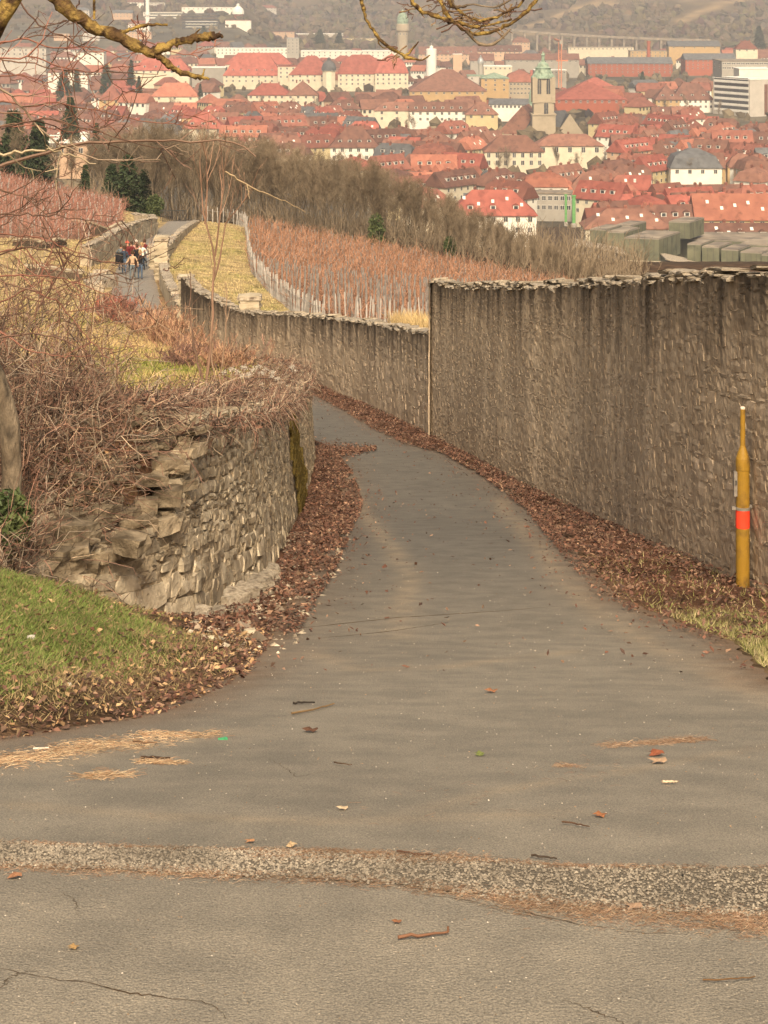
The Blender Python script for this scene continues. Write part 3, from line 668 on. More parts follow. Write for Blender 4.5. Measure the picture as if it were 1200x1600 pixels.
M['glass'] = mat('window_glass', (.035, .036, .038), (.07, .07, .07), scale=.4, rough=.15, spec=.5, rnd=.4)
M['frame'] = mat('window_frame', (.58, .55, .48), (.68, .64, .56), scale=2)
M['chim'] = mat('chimney_brick', (.16, .06, .04), (.28, .11, .07), scale=1, rnd=.4)
M['metal'] = mat('zinc', (.26, .27, .27), (.4, .4, .38), scale=.6, rough=.45, metal=.3)
M['copper'] = mat('green_copper', (.20, .28, .20), (.30, .37, .27), scale=.5, dark=(.1, .14, .09), dscale=.6, rough=.7)
M['whitem'] = mat('white_sheet', (.66, .63, .56), (.76, .72, .64), scale=.2)
M['slate'] = ROOF['slate']
M['flat'] = mat('gravel_flat_roof', (.20, .16, .12), (.32, .26, .19), scale=.25, dark=(.12, .1, .08), dscale=.2)

def win_mesh(w, h, key='w'):
    k = ('win', round(w, 2), round(h, 2))
    if k not in SM:
        b = MB(); b.box((0, 0, 0), (w, .14, h), 0)
        g = .09*w; b.box((-w/4+.01, -.07, 0), (w/2-g, .03, h-2*g), 1); b.box((w/4-.01, -.07, 0), (w/2-g, .03, h-2*g), 1)
        SM[k] = b.mesh('window', [M['frame'], M['glass']])
    return SM[k]
def dormer_mesh(w=1.7, h=1.5, dp=2.2):
    k = ('dorm', w, h)
    if k not in SM:
        b = MB(); b.box((0, dp/2, h/2), (w, dp, h), 0); b.box((0, -.02, h*.55), (w*.7, .06, h*.62), 1)
        b.add([[-w*.62, -.15, h], [w*.62, -.15, h], [0, -.15, h+.55], [-w*.62, dp, h], [w*.62, dp, h], [0, dp, h+.55]], [np.array([[0, 2, 5, 3], [1, 4, 5, 2], [0, 3, 4, 1]]), np.array([[0, 1, 2], [3, 5, 4]])], 2)
        SM[k] = b.mesh('dormer', [M['frame'], M['glass'], ROOF['brown']])
    return SM[k]
def simple(k, f):
    if k not in SM: SM[k] = f()
    return SM[k]
def chim_mesh():
    def f():
        b = MB(); b.box((0, 0, .9), (.9, .7, 1.8)); b.box((0, 0, 1.86), (1.05, .85, .14)); b.box((-.2, 0, 2.05), (.22, .22, .3)); b.box((.2, 0, 2.05), (.22, .22, .3)); return b.mesh('chimney', M['chim'])
    return simple('chim', f)
def skyl_mesh():
    def f(): b = MB(); b.box((0, 0, 0), (.9, 1.3, .12), 0); b.box((0, 0, .07), (.66, 1.05, .03), 1); return b.mesh('skylight', [M['frame'], M['whitem']])
    return simple('skyl', f)

def roof_geo(L, W, h, kind, ov=.5, th=.25):
    """roof over a plan L (x) by W (y), eaves at z=0"""
    b = MB(); l, w_ = L/2+ov, W/2+ov; e = -ov*h/(W/2)*.6
    if kind == 'hip': r = max(L/2-W/2, .2)
    elif kind == 'halfhip': r = L/2-W*.16
    else: r = l
    if kind == 'flat':
        b.box((0, 0, .2), (2*l-.4, 2*w_-.4, .5)); return b
    if kind == 'mansard':
        k1 = W*.16; z1 = h*.62; pts = [(-l, -w_, e), (l, -w_, e), (l, w_, e), (-l, w_, e)]; q = [(-l+k1, -w_+k1, z1), (l-k1, -w_+k1, z1), (l-k1, w_-k1, z1), (-l+k1, w_-k1, z1)]
        rr_ = max(L/2-W/2, .5); t = [(-rr_, 0, h), (rr_, 0, h)]
        b.add(pts+q+t, [np.array([[0, 1, 5, 4], [1, 2, 6, 5], [2, 3, 7, 6], [3, 0, 4, 7], [4, 5, 9, 8], [6, 7, 8, 9], [3, 2, 1, 0]]), np.array([[5, 6, 9], [7, 4, 8]])]); return b
    V = [(-l, -w_, e), (l, -w_, e), (l, w_, e), (-l, w_, e), (-r, 0, h), (r, 0, h)]
    V += [(x, y, z-th) for x, y, z in V[:4]]
    quads = [[0, 1, 5, 4], [2, 3, 4, 5], [0, 6, 7, 1], [1, 7, 8, 2], [2, 8, 9, 3], [3, 9, 6, 0], [6, 9, 8, 7]]
    if kind == 'halfhip':
        zc = h*.62; yc = w_*(1-zc/h)
        V += [(-l, -yc, zc), (-l, yc, zc), (l, -yc, zc), (l, yc, zc)]
        b.add(V, [np.array([[0, 1, 12, 10], [2, 3, 11, 13], [10, 12, 5, 4], [13, 11, 4, 5]]+quads[2:]), np.array([[10, 4, 11], [12, 13, 5]]), np.array([[0, 10, 11, 3], [1, 2, 13, 12]])]); return b
    b.add(V, [np.array(quads), np.array([[3, 0, 4], [1, 2, 5]])]); return b

def body_geo(L, W, H_, h, kind):
    b = MB(); b.box((0, 0, H_/2-2), (L, W, H_+4))
    if kind == 'gable':
        for s in (-1, 1):
            x = s*(L/2-.12); V = [(x-.12, -W/2, H_), (x-.12, W/2, H_), (x-.12, 0, H_+h-.25), (x+.12, -W/2, H_), (x+.12, W/2, H_), (x+.12, 0, H_+h-.25)]
            b.add(V, [np.array([[0, 2, 1], [3, 4, 5]]), np.array([[0, 3, 5, 2], [1, 2, 5, 4], [0, 1, 4, 3]])])
    return b

def slot(o, mlist):
    for i, m in enumerate(mlist):
        o.material_slots[i].link = 'OBJECT'; o.material_slots[i].material = m

rg = np.random.RandomState(77)
def proto(L, W, Hh, h, kind, nwin, floors, ndorm, nchim, nsky, ws=(1.05, 1.4)):
    L *= .72; W *= .78; h *= .86; nwin = max(3, nwin-1)
    """child list: (name, mesh, location, rotation, which material)"""
    ch = [('wall', body_geo(L, W, Hh, h, kind).mesh('wall', WALLM['cream']), (0, 0, 0), 0, 'w'),
          ('roof', roof_geo(L, W, h, kind).mesh('roof', ROOF['red']), (0, 0, Hh), 0, 'r')]
    wmn = win_mesh(*ws)
    for f in range(floors):
        z = Hh-1.45-f*2.9
        for i in range(nwin): ch.append(('window', wmn, (-L/2+L*(i+.5)/nwin, -W/2-.03, z), 0, None))
    if kind == 'gable':
        for s, rz in ((-1, -math.pi/2), (1, math.pi/2)):
            for yy in (-W*.2, W*.2): ch.append(('window', wmn, (s*(L/2+.03), yy, Hh-1.45), rz, None))
            ch.append(('window', wmn, (s*(L/2+.03), 0, Hh+h*.35), rz, None))
    else:
        for s, rz in ((-1, -math.pi/2), (1, math.pi/2)):
            for yy in (-W*.22, W*.22): ch.append(('window', wmn, (s*(L/2+.03), yy, Hh-1.45), rz, None))
    sl = h/(W/2)
    for i in range(ndorm):
        yb = -W/2*.72; x = (-L/2+L*(i+.5)/ndorm)*(.62 if kind == 'hip' else .85)
        ch.append(('dormer', dormer_mesh(), (x, yb, Hh+h*.28-.1), 0, None))
    for i in range(nchim): ch.append(('chimney', chim_mesh(), (rg.uniform(-L*.3, L*.3), rg.uniform(-1, 1.5), Hh+h-1.4), 0, None))
    for i in range(nsky):
        y = -W/2*rg.uniform(.3, .75); ch.append(('skylight', skyl_mesh(), (rg.uniform(-L*.3, L*.3), y, Hh+h*(1+y/(W/2))+.12), ('x', math.atan(sl)), None))
    return ch, (L, W, Hh, h, kind)
PROTO = [proto(*a) for a in [
    (20, 12, 10, 6.0, 'gable', 5, 2, 3, 2, 0), (16, 11, 9, 5.6, 'gable', 4, 2, 0, 1, 2), (24, 12, 11, 6.2, 'gable', 6, 2, 4, 2, 0), (14, 10, 8, 5.5, 'gable', 3, 2, 1, 1, 1),
    (20, 13, 10, 6.0, 'hip', 5, 2, 2, 2, 0), (17, 13, 10, 6.4, 'hip', 4, 2, 1, 1, 1), (26, 13, 11, 5.8, 'hip', 7, 2, 3, 2, 1), (22, 12, 10, 6.2, 'halfhip', 5, 2, 3, 2, 0),
    (18, 12, 11, 5.8, 'halfhip', 4, 2, 0, 2, 3), (30, 12, 11, 5.6, 'gable', 7, 2, 5, 3, 0), (15, 14, 12, 5.5, 'mansard', 4, 2, 2, 2, 0), (22, 13, 11, 5.4, 'mansard', 5, 2, 4, 2, 0)]]
PROTO_FAR = [proto(*a) for a in [(22, 12, 10, 6.0, 'gable', 4, 1, 2, 1, 0, (1.5, 1.7)), (18, 12, 9, 5.6, 'gable', 3, 1, 0, 1, 1, (1.5, 1.7)), (26, 13, 11, 5.8, 'hip', 5, 1, 2, 1, 0, (1.5, 1.7)),
    (18, 14, 10, 6.0, 'hip', 4, 1, 0, 1, 0, (1.5, 1.7)), (28, 12, 11, 6.0, 'halfhip', 5, 1, 3, 1, 0, (1.5, 1.7))]]

BOXES = []          # visible rectangles of the landmark buildings: (px0, px1, py0, py1, d)
def bld(name, label, cat, px0, px1, ye, yr, d, W=14, kind='gable', roof='red', wall='cream', cols=6, fl=2, rot=0., ws=(1.4, 1.7), dorm=0, group=None, chim=1, protect=None, ov=.5, g=-80, side=2, sky=0, parapet=None, dm=None, fh=3.2):
    """a landmark building from its outline in the photograph (eaves row ye, ridge row yr) at distance d"""
    if d >= 2200 and g != -80:
        dd_ = np.linspace(2150, 3600, 3000); i_ = np.argmax(-(ye+11-HY)/F*dd_ <= HT(((px0+px1)/2-CX)/F*dd_, dd_)); d = float(dd_[i_]); g = float(HT(np.array(((px0+px1)/2-CX)/F*d), np.array(d)))-4
    if g == -80 and -(ye-HY)/F*d-g < 8: d = 70*F/(ye-HY)
    x0, x1 = (px0-CX)/F*d, (px1-CX)/F*d; c, s = abs(math.cos(rot)), abs(math.sin(rot))
    L = max(((x1-x0)-W*s)/max(c, .2), 4); zE = -(ye-HY)/F*d; zR = -(yr-HY)/F*d; Hh = zE-g; h = max(zR-zE, .3)
    o = empty(name, ((x0+x1)/2, d+W*c/2+L*s/2, g), rz=rot, label=label, cat=cat, group=group)
    wo_ = body_geo(L, W, Hh, h, kind).build('wall', WALLM[wall], o)
    link('roof', roof_geo(L, W, h, kind, ov).mesh('roof', ROOF[roof] if roof in ROOF else M[roof]), o, (0, 0, Hh))
    m = win_mesh(*ws)
    for f in range(fl):
        z = Hh-ws[1]*.5-.7-f*fh
        for i in range(cols): link('window', m, o, (-L/2+L*(i+.5)/cols, -W/2-.03, z))
        for s_ in (-1, 1):
            for i in range(side): q = link('window', m, o, (s_*(L/2+.03), -W/2+W*(i+.5)/side, z)); q.rotation_euler = (0, 0, s_*math.pi/2)
    for i in range(dorm):
        dmm = dm or dormer_mesh(); x = (-L/2+L*(i+.5)/dorm)*(.8 if kind in ('hip', 'mansard') else .93)
        q = link('dormer', dmm, o, (x, -W/2*.8, Hh+h*.16)); slot(q, [M['frame'], M['glass'], ROOF[roof] if roof in ROOF else M[roof]])
    for i in range(sky):
        yk = -W/2*(.35+.35*((i*37) % 10)/10); q = link('skylight', skyl_mesh(), o, (-L*.42+L*.84*(i+.5)/sky, yk, Hh+h*(1+yk/(W/2))+.14)); q.rotation_euler = (math.atan(h/(W/2)), 0, 0)
    for i in range(chim): link('chimney', chim_mesh(), o, (-L*.3+L*.6*(i+.5)/chim, .8, Hh+h-1.2))
    yb = ye+min((Hh*.5)/d*F, 13) if protect is None else protect
    BOXES.append((px0-2, px1+2, yr-2, yb, d)); return o

# --- the big school with red roofs
b0 = bld('school_building', 'long cream school wing, red hipped roof with oval dormers, left of the clock turret', 'school', 349, 440, 117, 84, 1500, 22, 'hip', 'red', 'cream', 9, 2, dorm=6, protect=142)
bld('school_building', 'cream corner pavilion with flat top between two red school roofs', 'school', 434, 463, 104, 101, 1490, 16, 'flat', 'red', 'cream', 3, 3, protect=135, chim=0)
bld('school_building', 'cream school block with tall plain red hipped roof just left of the grey turret', 'school', 452, 520, 116, 88, 1485, 26, 'hip', 'red', 'cream', 6, 2, protect=140)
bld('school_building', 'cream school wing, dormered red mansard roof, between turret and end pavilion', 'school', 528, 600, 115, 86, 1480, 22, 'mansard', 'red', 'cream', 8, 3, dorm=8, protect=140)
bld('school_building', 'cream end pavilion with tall red mansard roof at the right end of the school', 'school', 586, 638, 114, 85, 1472, 26, 'mansard', 'red', 'cream', 6, 3, dorm=5, protect=140)
def turret(px, pw, pyt, pyb, pydome, d, label, wall, dome, name='clock_turret', cat='turret', g=-80, protect=None, lantern=True):
    x = (px-CX)/F*d; r = pw/2/F*d; zt_ = zt(pyt, d); zd = zt(pydome, d)
    o = empty(name, (x, d, g), label=label, cat=cat); b = MB(); b.lathe([(r*1.0, -1), (r*1.0, zd-g-.6), (r*1.12, zd-g-.5), (r*1.12, zd-g)], n=8); b.build('shaft', WALLM[wall], o)
    hh = zt_-zd; b = MB(); b.lathe([(r*1.15, zd-g), (r*1.12, zd-g+hh*.25), (r*.9, zd-g+hh*.5), (r*.5, zd-g+hh*.68), (r*.28, zd-g+hh*.74), (r*.28, zd-g+hh*.86), (r*.34, zd-g+hh*.88), (.02, zd-g+hh)], n=12); b.build('dome', M[dome], o)
    BOXES.append((px-pw/2, px+pw/2, pyt, protect or pydome+12, d)); return o
t = turret(514, 21, 89, 132, 110, 1478, 'cream turret with grey domed cap between the two school wings', 'cream', 'slate')
bld('school_annex', 'red hipped roof rising behind the left school wing', 'building', 352, 455, 100, 83, 1570, 20, 'hip', 'red', 'cream', 6, 1, protect=100)
# --- water tower
d = 1950; x = (629-CX)/F*d; o = empty('water_tower', (x, d, -80), label='tall pale stone water tower with green copper dome on the skyline', cat='water tower')
sc_ = d/F; z_ = lambda py: zt(py, d)+80
b = MB(); b.lathe([(9.2*sc_, -2), (8.8*sc_, z_(95)), (8.4*sc_, z_(70)), (8.6*sc_, z_(50))], n=20); b.build('shaft', WALLM['stone'], o, smooth=False)
b = MB(); b.lathe([(8.9*sc_, z_(50)), (10.4*sc_, z_(47.5)), (10.4*sc_, z_(38)), (9.4*sc_, z_(37))], n=20); b.build('gallery', WALLM['stone'], o)
b = MB(); b.lathe([(9*sc_, z_(37)), (9.2*sc_, z_(32)), (8.2*sc_, z_(26)), (5.5*sc_, z_(21.5)), (2.4*sc_, z_(19.5)), (2.4*sc_, z_(17)), (.1, z_(15))], n=20); b.build('dome', M['copper'], o)
for i in range(10):
    a = i/10*2*math.pi-2.6; q = link('window', win_mesh(1.3, 2.2), o, (8.55*sc_*math.cos(a), 8.55*sc_*math.sin(a), z_(53))); q.rotation_euler = (0, 0, a+math.pi/2)
BOXES.append((615, 642, 14, 84, d))
# --- church
d = 1030; k = d/F; z_ = lambda py: zt(py, d)+80
o = empty('church', ((848.5-CX)*k, d, -80), label='sandstone church with slender belfry tower, green lantern cap and steep brown nave roof', cat='church')
b = MB(); tw = 17.5*k
b.box((0, 0, z_(178)/2), (tw*2.06, tw*2.06, z_(178))); b.box((0, 0, (z_(178)+z_(122))/2), (tw*1.8, tw*1.8, z_(122)-z_(178)))
b.box((0, 0, z_(158)), (tw*1.92, tw*1.92, 1.0)); b.box((0, 0, z_(178)), (tw*2.2, tw*2.2, .8))
for sx in (-1, 1):
    for sy in (-1, 1): b.box((sx*tw*.86, sy*tw*.86, (z_(160)+z_(120))/2), (tw*.3, tw*.3, z_(120)-z_(160)))
b.build('tower', WALLM['stone'], o)
def lancet(w, h):
    b = MB(); n = 5; pts = [(-w/2, 0), (w/2, 0), (w/2, h*.7), (w*.28, h*.88), (0, h), (-w*.28, h*.88), (-w/2, h*.7)]
    V = [(x, -.1, z) for x, z in pts]+[(x, .1, z) for x, z in pts]; j = np.arange(7); j2 = (j+1) % 7
    b.add(V, [j[None, :], np.stack([j, j+7, j2+7, j2], -1)], 0); b.box((0, -.13, h*.42), (.16, .06, h*.84), 1); return b
lm = lancet(2.0, 9.5).mesh('belfry_opening', [M['glass'], WALLM['stone']])
for fx in (-1, 1):
    link('belfry_opening', lm, o, (fx*2.4, -tw*.9-.06, z_(146))); q = link('belfry_opening', lm, o, (tw*.9+.06, fx*2.4, z_(146))); q.rotation_euler = (0, 0, math.pi/2)
    q = link('belfry_opening', lm, o, (-tw*.9-.06, fx*2.4, z_(146))); q.rotation_euler = (0, 0, -math.pi/2)
lm2 = lancet(2.2, 6.8).mesh('tower_window', [M['glass'], WALLM['stone']])
link('tower_window', lm2, o, (1.2, -tw*.96-.3, z_(188))); link('tower_window', lm2, o, (1.2, -tw*.9-.08, z_(176)))
b = MB(); b.lathe([(tw*1.15, z_(122)), (tw*1.12, z_(120)), (tw*.85, z_(114)), (tw*.72, z_(108)), (tw*.76, z_(106)), (tw*.55, z_(104)), (tw*.5, z_(100)), (tw*.18, z_(96)), (tw*.14, z_(88)), (tw*.22, z_(86)), (.05, z_(80))], n=8); b.build('spire', M['copper'], o)
def prism(nm, mt, parent, a, b_, W, z0, zR_, wallm=None):
    """ridge from a to b (x,y local), width W"""
    a = np.array(a, float); b_ = np.array(b_, float); t = (b_-a)/np.linalg.norm(b_-a); n = np.array([-t[1], t[0]]); P = []
    for q in (a, b_): P += [[*(q-n*W/2), z0], [*(q+n*W/2), z0], [*q, zR_]]
    mb = MB(); mb.add(P, [np.array([[0, 3, 5, 2], [1, 2, 5, 4], [0, 1, 4, 3]]), np.array([[0, 2, 1], [3, 4, 5]])], 0); return mb.build(nm, mt, parent)
prism('nave_roof', ROOF['brown'], o, (-5, 34), (-22*k*1.4, 10), 30, z_(216), z_(168))
prism('aisle_roof', ROOF['slate'], o, (-9*k*1.1, 4), (14, 22), 22, z_(216), z_(176))
g0 = MB(); x0, x1, xm = (866-848)*k, (914-848)*k, (890-848)*k
g0.add([[x0, -1, z_(213)], [x1, -1, z_(213)], [xm, -1, z_(178)], [x0, 1, z_(213)], [x1, 1, z_(213)], [xm, 1, z_(178)]], [np.array([[0, 1, 2], [3, 5, 4]]), np.array([[0, 3, 4, 1], [1, 4, 5, 2], [2, 5, 3, 0]])]); g0.box(((x0+x1)/2, 0, z_(213)/2-.1), (x1-x0, 2, z_(213))); g0.build('gable', WALLM['stone'], o)
prism('transept_roof', ROOF['slate'], o, (xm, 1.2), (xm, 22), x1-x0-1.5, z_(213)+.3, z_(180))
b = MB(); b.box((-8, 18, z_(216)/2), (50, 26, z_(216)-.4)); b.build('wall', WALLM['stone'], o)
BOXES += [(785, 915, 160, 214, 1050), (830, 870, 84, 214, d)]
# slender green spire behind the church
t = turret(831, 9, 128, 172, 165, 1080, 'thin green copper spire standing just left of the church tower', 'stone', 'copper', 'church_spire', 'spire')
# long cream building before the church
bld('presbytery', 'long cream building under broad brown hipped roof directly below the church tower', 'building', 757, 850, 236, 213, 915, 14, 'hip', 'brown', 'cream', 7, 2, ws=(1.5, 2.2), protect=250)
bld('presbytery', 'cream right wing with brown hipped roof and three tall windows below the church gable', 'building', 838, 943, 227, 211, 925, 14, 'hip', 'brown', 'cream', 5, 1, ws=(1.8, 2.6), protect=248)
# green-roofed modern block with cupola
bld('parish_hall', 'ochre block with flat-pitched green copper roof left of the church tower', 'building', 752, 795, 122, 114, 1330, 20, 'hip', 'copper', 'ochre', 3, 3, protect=155, chim=0)
bld('parish_hall', 'grey-white slab wing with green roof edge joined to the ochre block', 'building', 731, 757, 119, 113, 1345, 18, 'flat', 'copper', 'concrete', 2, 3, protect=146, chim=0)
turret(751, 9, 86, 112, 99, 1360, 'small dark cupola rising behind the green copper roof', 'grey', 'metal', 'cupola', 'cupola')
bld('hall_building', 'huge brown hipped roof sprawling below the water tower', 'building', 640, 760, 142, 110, 1340, 45, 'hip', 'brown', 'ochre', 10, 1, protect=150)
bld('hall_building', 'rows of windows under a red mansard roof between the ochre block and church tower', 'building', 790, 835, 128, 110, 1350, 20, 'mansard', 'rust', 'stone', 8, 3, protect=152)
bld('terrace_building', 'long white terrace with grey roof left of the church spire', 'building', 765, 832, 163, 155, 1250, 12, 'gable', 'slate', 'white', 10, 1, rot=-.18, protect=170)
# red sprawling roof right of the church, with brick wall
bld('factory_hall', 'wide bright red hipped roof over a brick hall right of the church tower', 'hall', 868, 980, 155, 131, 1290, 40, 'hip', 'red', 'brick', 10, 1, protect=172)
bld('factory_hall', 'smaller red roof stacked behind the brick hall', 'hall', 905, 960, 135, 122, 1360, 22, 'hip', 'red', 'brick', 4, 1, protect=135)
# brick warehouses
bld('brick_warehouse', 'long red brick warehouse with grey roof, left of the pair near the hill', 'warehouse', 919, 1051, 99, 90, 1720, 26, 'gable', 'slate', 'brick', 16, 3, ws=(1.2, 1.6), chim=0, protect=124)
bld('brick_warehouse', 'red brick warehouse with grey roof at the right, partly behind the office block', 'warehouse', 1071, 1150, 93, 84, 1740, 26, 'gable', 'slate', 'brick', 10, 3, ws=(1.2, 1.6), chim=0, protect=120)
o = empty('factory_chimney', ((1013.5-CX)/F*1790, 1790, -80), label='red brick factory chimney standing behind the left warehouse', cat='chimney'); b = MB(); b.lathe([(2.2, 0), (1.6, zt(65, 1790)+78), (1.9, zt(65, 1790)+78), (1.9, zt(64, 1790)+80)], n=10); b.build('stack', WALLM['brick'], o)
b = MB(); b.box((0, 0, 3), (6, 6, 6)); b.build('plinth', WALLM['brick'], o)
# office block right
d = 1190; o = bld('office_block', 'pale flat-roofed office block with dark window bands at the right edge', 'office block', 1128, 1215, 125, 122, d, 36, 'flat', 'whitem', 'concrete', 0, 0, rot=.5, chim=0, protect=184, side=0)
Lb = (87/F*d-36*math.sin(.5))/math.cos(.5)
for i in range(6):
    b = MB(); b.box((0, 0, 0), (.2, 33, 1.7)); b.build('window_band', M['glass'], o, (-Lb/2-.08, 0, 22.5-3.6*i))
    b = MB(); b.box((0, 0, 0), (.3, 34, 1.5)); b.build('white_band', M['whitem'], o, (-Lb/2-.05, 0, 20.8-3.6*i))
b = MB(); b.box((0, 0, 0), (2.6, .3, 19)); b.build('stair_strip', ROOF['brown'], o, (3, -18.05, 10))
bld('parking_deck', 'dark layered flat-roofed building behind the office block', 'building', 1128, 1215, 96, 92, 1420, 40, 'flat', 'flat', 'grey', 12, 2, ws=(3, 1.8), chim=0, protect=118)
bld('roof_cabin', 'white rooftop cabin on the office block roof line', 'building', 1155, 1205, 108, 104, 1235, 20, 'flat', 'whitem', 'whiteg' if 0 else 'white', 0, 0, chim=0, protect=122)
# railway viaduct
d = 2330; o = empty('viaduct', (0, d, -80), label='long grey railway viaduct crossing below the brown hillside', cat='viaduct')
xa, xb = (800-CX)/F*d, (1110-CX)/F*d
for i in range(16):
    u0, u1 = i/16, (i+1)/16; za, zb_ = [zt(45+16*u**.8+2*math.sin(u*3), d)+80 for u in (u0, u1)]; X0, X1 = xa+(xb-xa)*u0, xa+(xb-xa)*u1
    b = MB(); b.add([[X0, -5, za], [X1, -5, zb_], [X1, 5, zb_], [X0, 5, za], [X0, -5, za-2.6], [X1, -5, zb_-2.6], [X1, 5, zb_-2.6], [X0, 5, za-2.6]], np.array([[0, 1, 2, 3], [7, 6, 5, 4], [0, 4, 5, 1], [2, 6, 7, 3], [1, 5, 6, 2], [3, 7, 4, 0]])); b.build('deck_span', M['flat'], o)
    b = MB(); b.box((X0, 0, (za-2.6)/2), (2.5, 8, za-2.6)); b.build('pier', M['flat'], o)
# far barracks etc.
for i, (a, c, ye, yr, d, W, kd, rf, wl, cols, fl, dm_, lab) in enumerate([
    (655, 745, 84, 73, 1990, 16, 'gable', 'dark', 'pink', 14, 2, 7, 'long orange barracks with brown dormered roof right of the water tower'),
    (742, 815, 80, 71, 2010, 16, 'gable', 'dark', 'pink', 10, 2, 6, 'orange barracks block continuing toward the small orange villa'),
    (801, 828, 66, 58, 2120, 14, 'mansard', 'brown', 'pink', 5, 2, 3, 'tall orange villa with dormers below the viaduct'),
    (888, 990, 74, 66, 2020, 14, 'flat', 'flat', 'cream', 16, 1, 0, 'long cream flat-roofed block under the viaduct'),
    (985, 1042, 80, 66, 1930, 18, 'flat', 'flat', 'ochre', 8, 2, 0, 'brown flat building behind the brick warehouses'),
    (1045, 1125, 72, 64, 1960, 20, 'gable', 'slate', 'ochre', 5, 1, 0, 'low ochre hall with grey gable roof near the hill foot'),
    (1150, 1184, 76, 64, 1760, 14, 'hip', 'rust', 'cream', 3, 1, 0, 'cream house with steep rust roof at the hill foot, far right'),
    (735, 772, 94, 84, 1680, 16, 'gable', 'dark', 'grey', 4, 1, 0, 'low hall with dark roof and pale gable behind the cupola'),
    (790, 905, 93, 84, 1700, 18, 'gable', 'dark', 'grey', 12, 1, 0, 'long dark roofed shed left of the brick warehouse'),
    (756, 800, 104, 99, 1560, 20, 'flat', 'whitem', 'cream', 6, 1, 0, 'white curved shed roof behind the church spire'),
    (835, 885, 110, 105, 1500, 14, 'flat', 'whitem', 'grey', 8, 1, 0, 'low pale shed between church tower and warehouse'),
    (470, 620, 80, 66, 2080, 26, 'flat', 'whitem', 'white', 18, 2, 0, 'very long low white factory hall left of the water tower'),
    (338, 450, 76, 64, 2060, 22, 'flat', 'whitem', 'white', 18, 2, 0, 'long white office wing with many windows left of the dark tower'),
    (404, 460, 50, 38, 2500, 20, 'flat', 'rust', 'pink', 6, 1, 0, 'pinkish commercial block at the foot of the left hill'),
    (460, 536, 53, 42, 2450, 16, 'flat', 'whitem', 'concrete', 8, 1, 0, 'grey-white office block before the wooded hill'),
    (534, 602, 60, 50, 2380, 12, 'flat', 'flat', 'yellow', 10, 1, 0, 'long yellow block at the foot of the wooded hill'),
    (224, 285, 19, 14, 2300, 20, 'flat', 'flat', 'white', 0, 0, 0, 'white hospital slab with dark window bands high on the left'),
    (284, 372, 12, 6, 2780, 20, 'flat', 'whitem', 'white', 12, 1, 0, 'long white clinic wing above the hospital slab'),
    (290, 338, 34, 26, 2450, 18, 'flat', 'whitem', 'white', 7, 1, 0, 'low white clinic pavilion right of the hospital slab'),
    (352, 392, 32, 22, 2500, 18, 'flat', 'rust', 'white', 0, 0, 0, 'white base block carrying the small red dome'),
    (300, 352, 106, 98, 1530, 20, 'flat', 'whitem', 'grey', 0, 0, 0, 'grey-green gymnasium block left of the school'),
    (120, 162, 82, 70, 1600, 16, 'flat', 'flat', 'white', 5, 2, 0, 'white apartment block with balconies at upper left'),
    (0, 72, 75, 60, 1500, 18, 'flat', 'flat', 'concrete', 8, 4, 0, 'tall pale apartment slab at the left edge'),
    (75, 137, 112, 96, 1320, 14, 'hip', 'dark', 'white', 5, 2, 0, 'white apartment house under dark hipped roof, seen through the twigs'),
    (208, 296, 109, 92, 1400, 14, 'hip', 'red', 'cream', 8, 1, 4, 'long red hipped roof with white dormers under the lichened branch'),
    (236, 310, 150, 130, 1230, 16, 'hip', 'orange', 'cream', 3, 2, 0, 'cream house with two orange roofs below the forked branch'),
    (387, 455, 148, 131, 1220, 18, 'hip', 'red', 'cream', 7, 2, 0, 'cream block with red hipped roof below the school wing'),
    (448, 496, 148, 128, 1200, 18, 'hip', 'brown', 'cream', 4, 2, 0, 'cream house with pointed brown roof below the school pavilion'),
    (285, 349, 200, 176, 1010, 16, 'hip', 'red', 'cream', 4, 1, 3, 'broad bright red hipped roof just above the bare forest'),
    (155, 190, 155, 133, 1200, 14, 'hip', 'rust', 'ochre', 2, 2, 0, 'ochre tower house with pyramid roof between the dark firs'),
    (516, 592, 229, 199, 930, 15, 'hip', 'dark', 'white', 6, 2, 4, 'white house with big dark dormered roof at the edge of the forest'),
    (585, 655, 172, 160, 1150, 13, 'hip', 'brown', 'cream', 3, 2, 3, 'cream corner house with brown roof and white dormers'),
    (640, 730, 173, 160, 1160, 13, 'gable', 'brown', 'white', 8, 2, 6, 'long brown-roofed terrace with six white dormers'),
    (728, 778, 178, 160, 1140, 14, 'hip', 'brown', 'yellow', 3, 1, 2, 'yellow house under brown hipped roof left of the nave'),
    (1050, 1115, 155, 131, 1230, 16, 'hip', 'dark', 'white', 8, 2, 3, 'tall white tenement with dark roof left of the office block'),
    (1025, 1062, 155, 133, 1245, 16, 'hip', 'dark', 'ochre', 4, 2, 2, 'ochre tenement with dark roof beside the white one'),
    (1048, 1128, 262, 234, 840, 16, 'mansard', 'slate', 'white', 4, 1, 2, 'grey slate mansard house with white dormer among red roofs'),
    (1088, 1215, 342, 306, 640, 14, 'gable', 'orange', 'yellow', 8, 2, 0, 'long yellow house with bright orange roof at right behind the olive block'),
    (915, 1050, 356, 330, 625, 14, 'hip', 'brown', 'cream', 7, 2, 0, 'wide brown roof with skylights directly behind the olive block'),
    (1105, 1215, 375, 352, 600, 12, 'gable', 'dark', 'grey', 5, 1, 3, 'dark brown roof with three white dormers at the right behind the olive block'),
    (704, 838, 335, 300, 690, 14, 'hip', 'red', 'white', 7, 2, 3, 'white corner house with red roof at the forest edge'),
    ]):
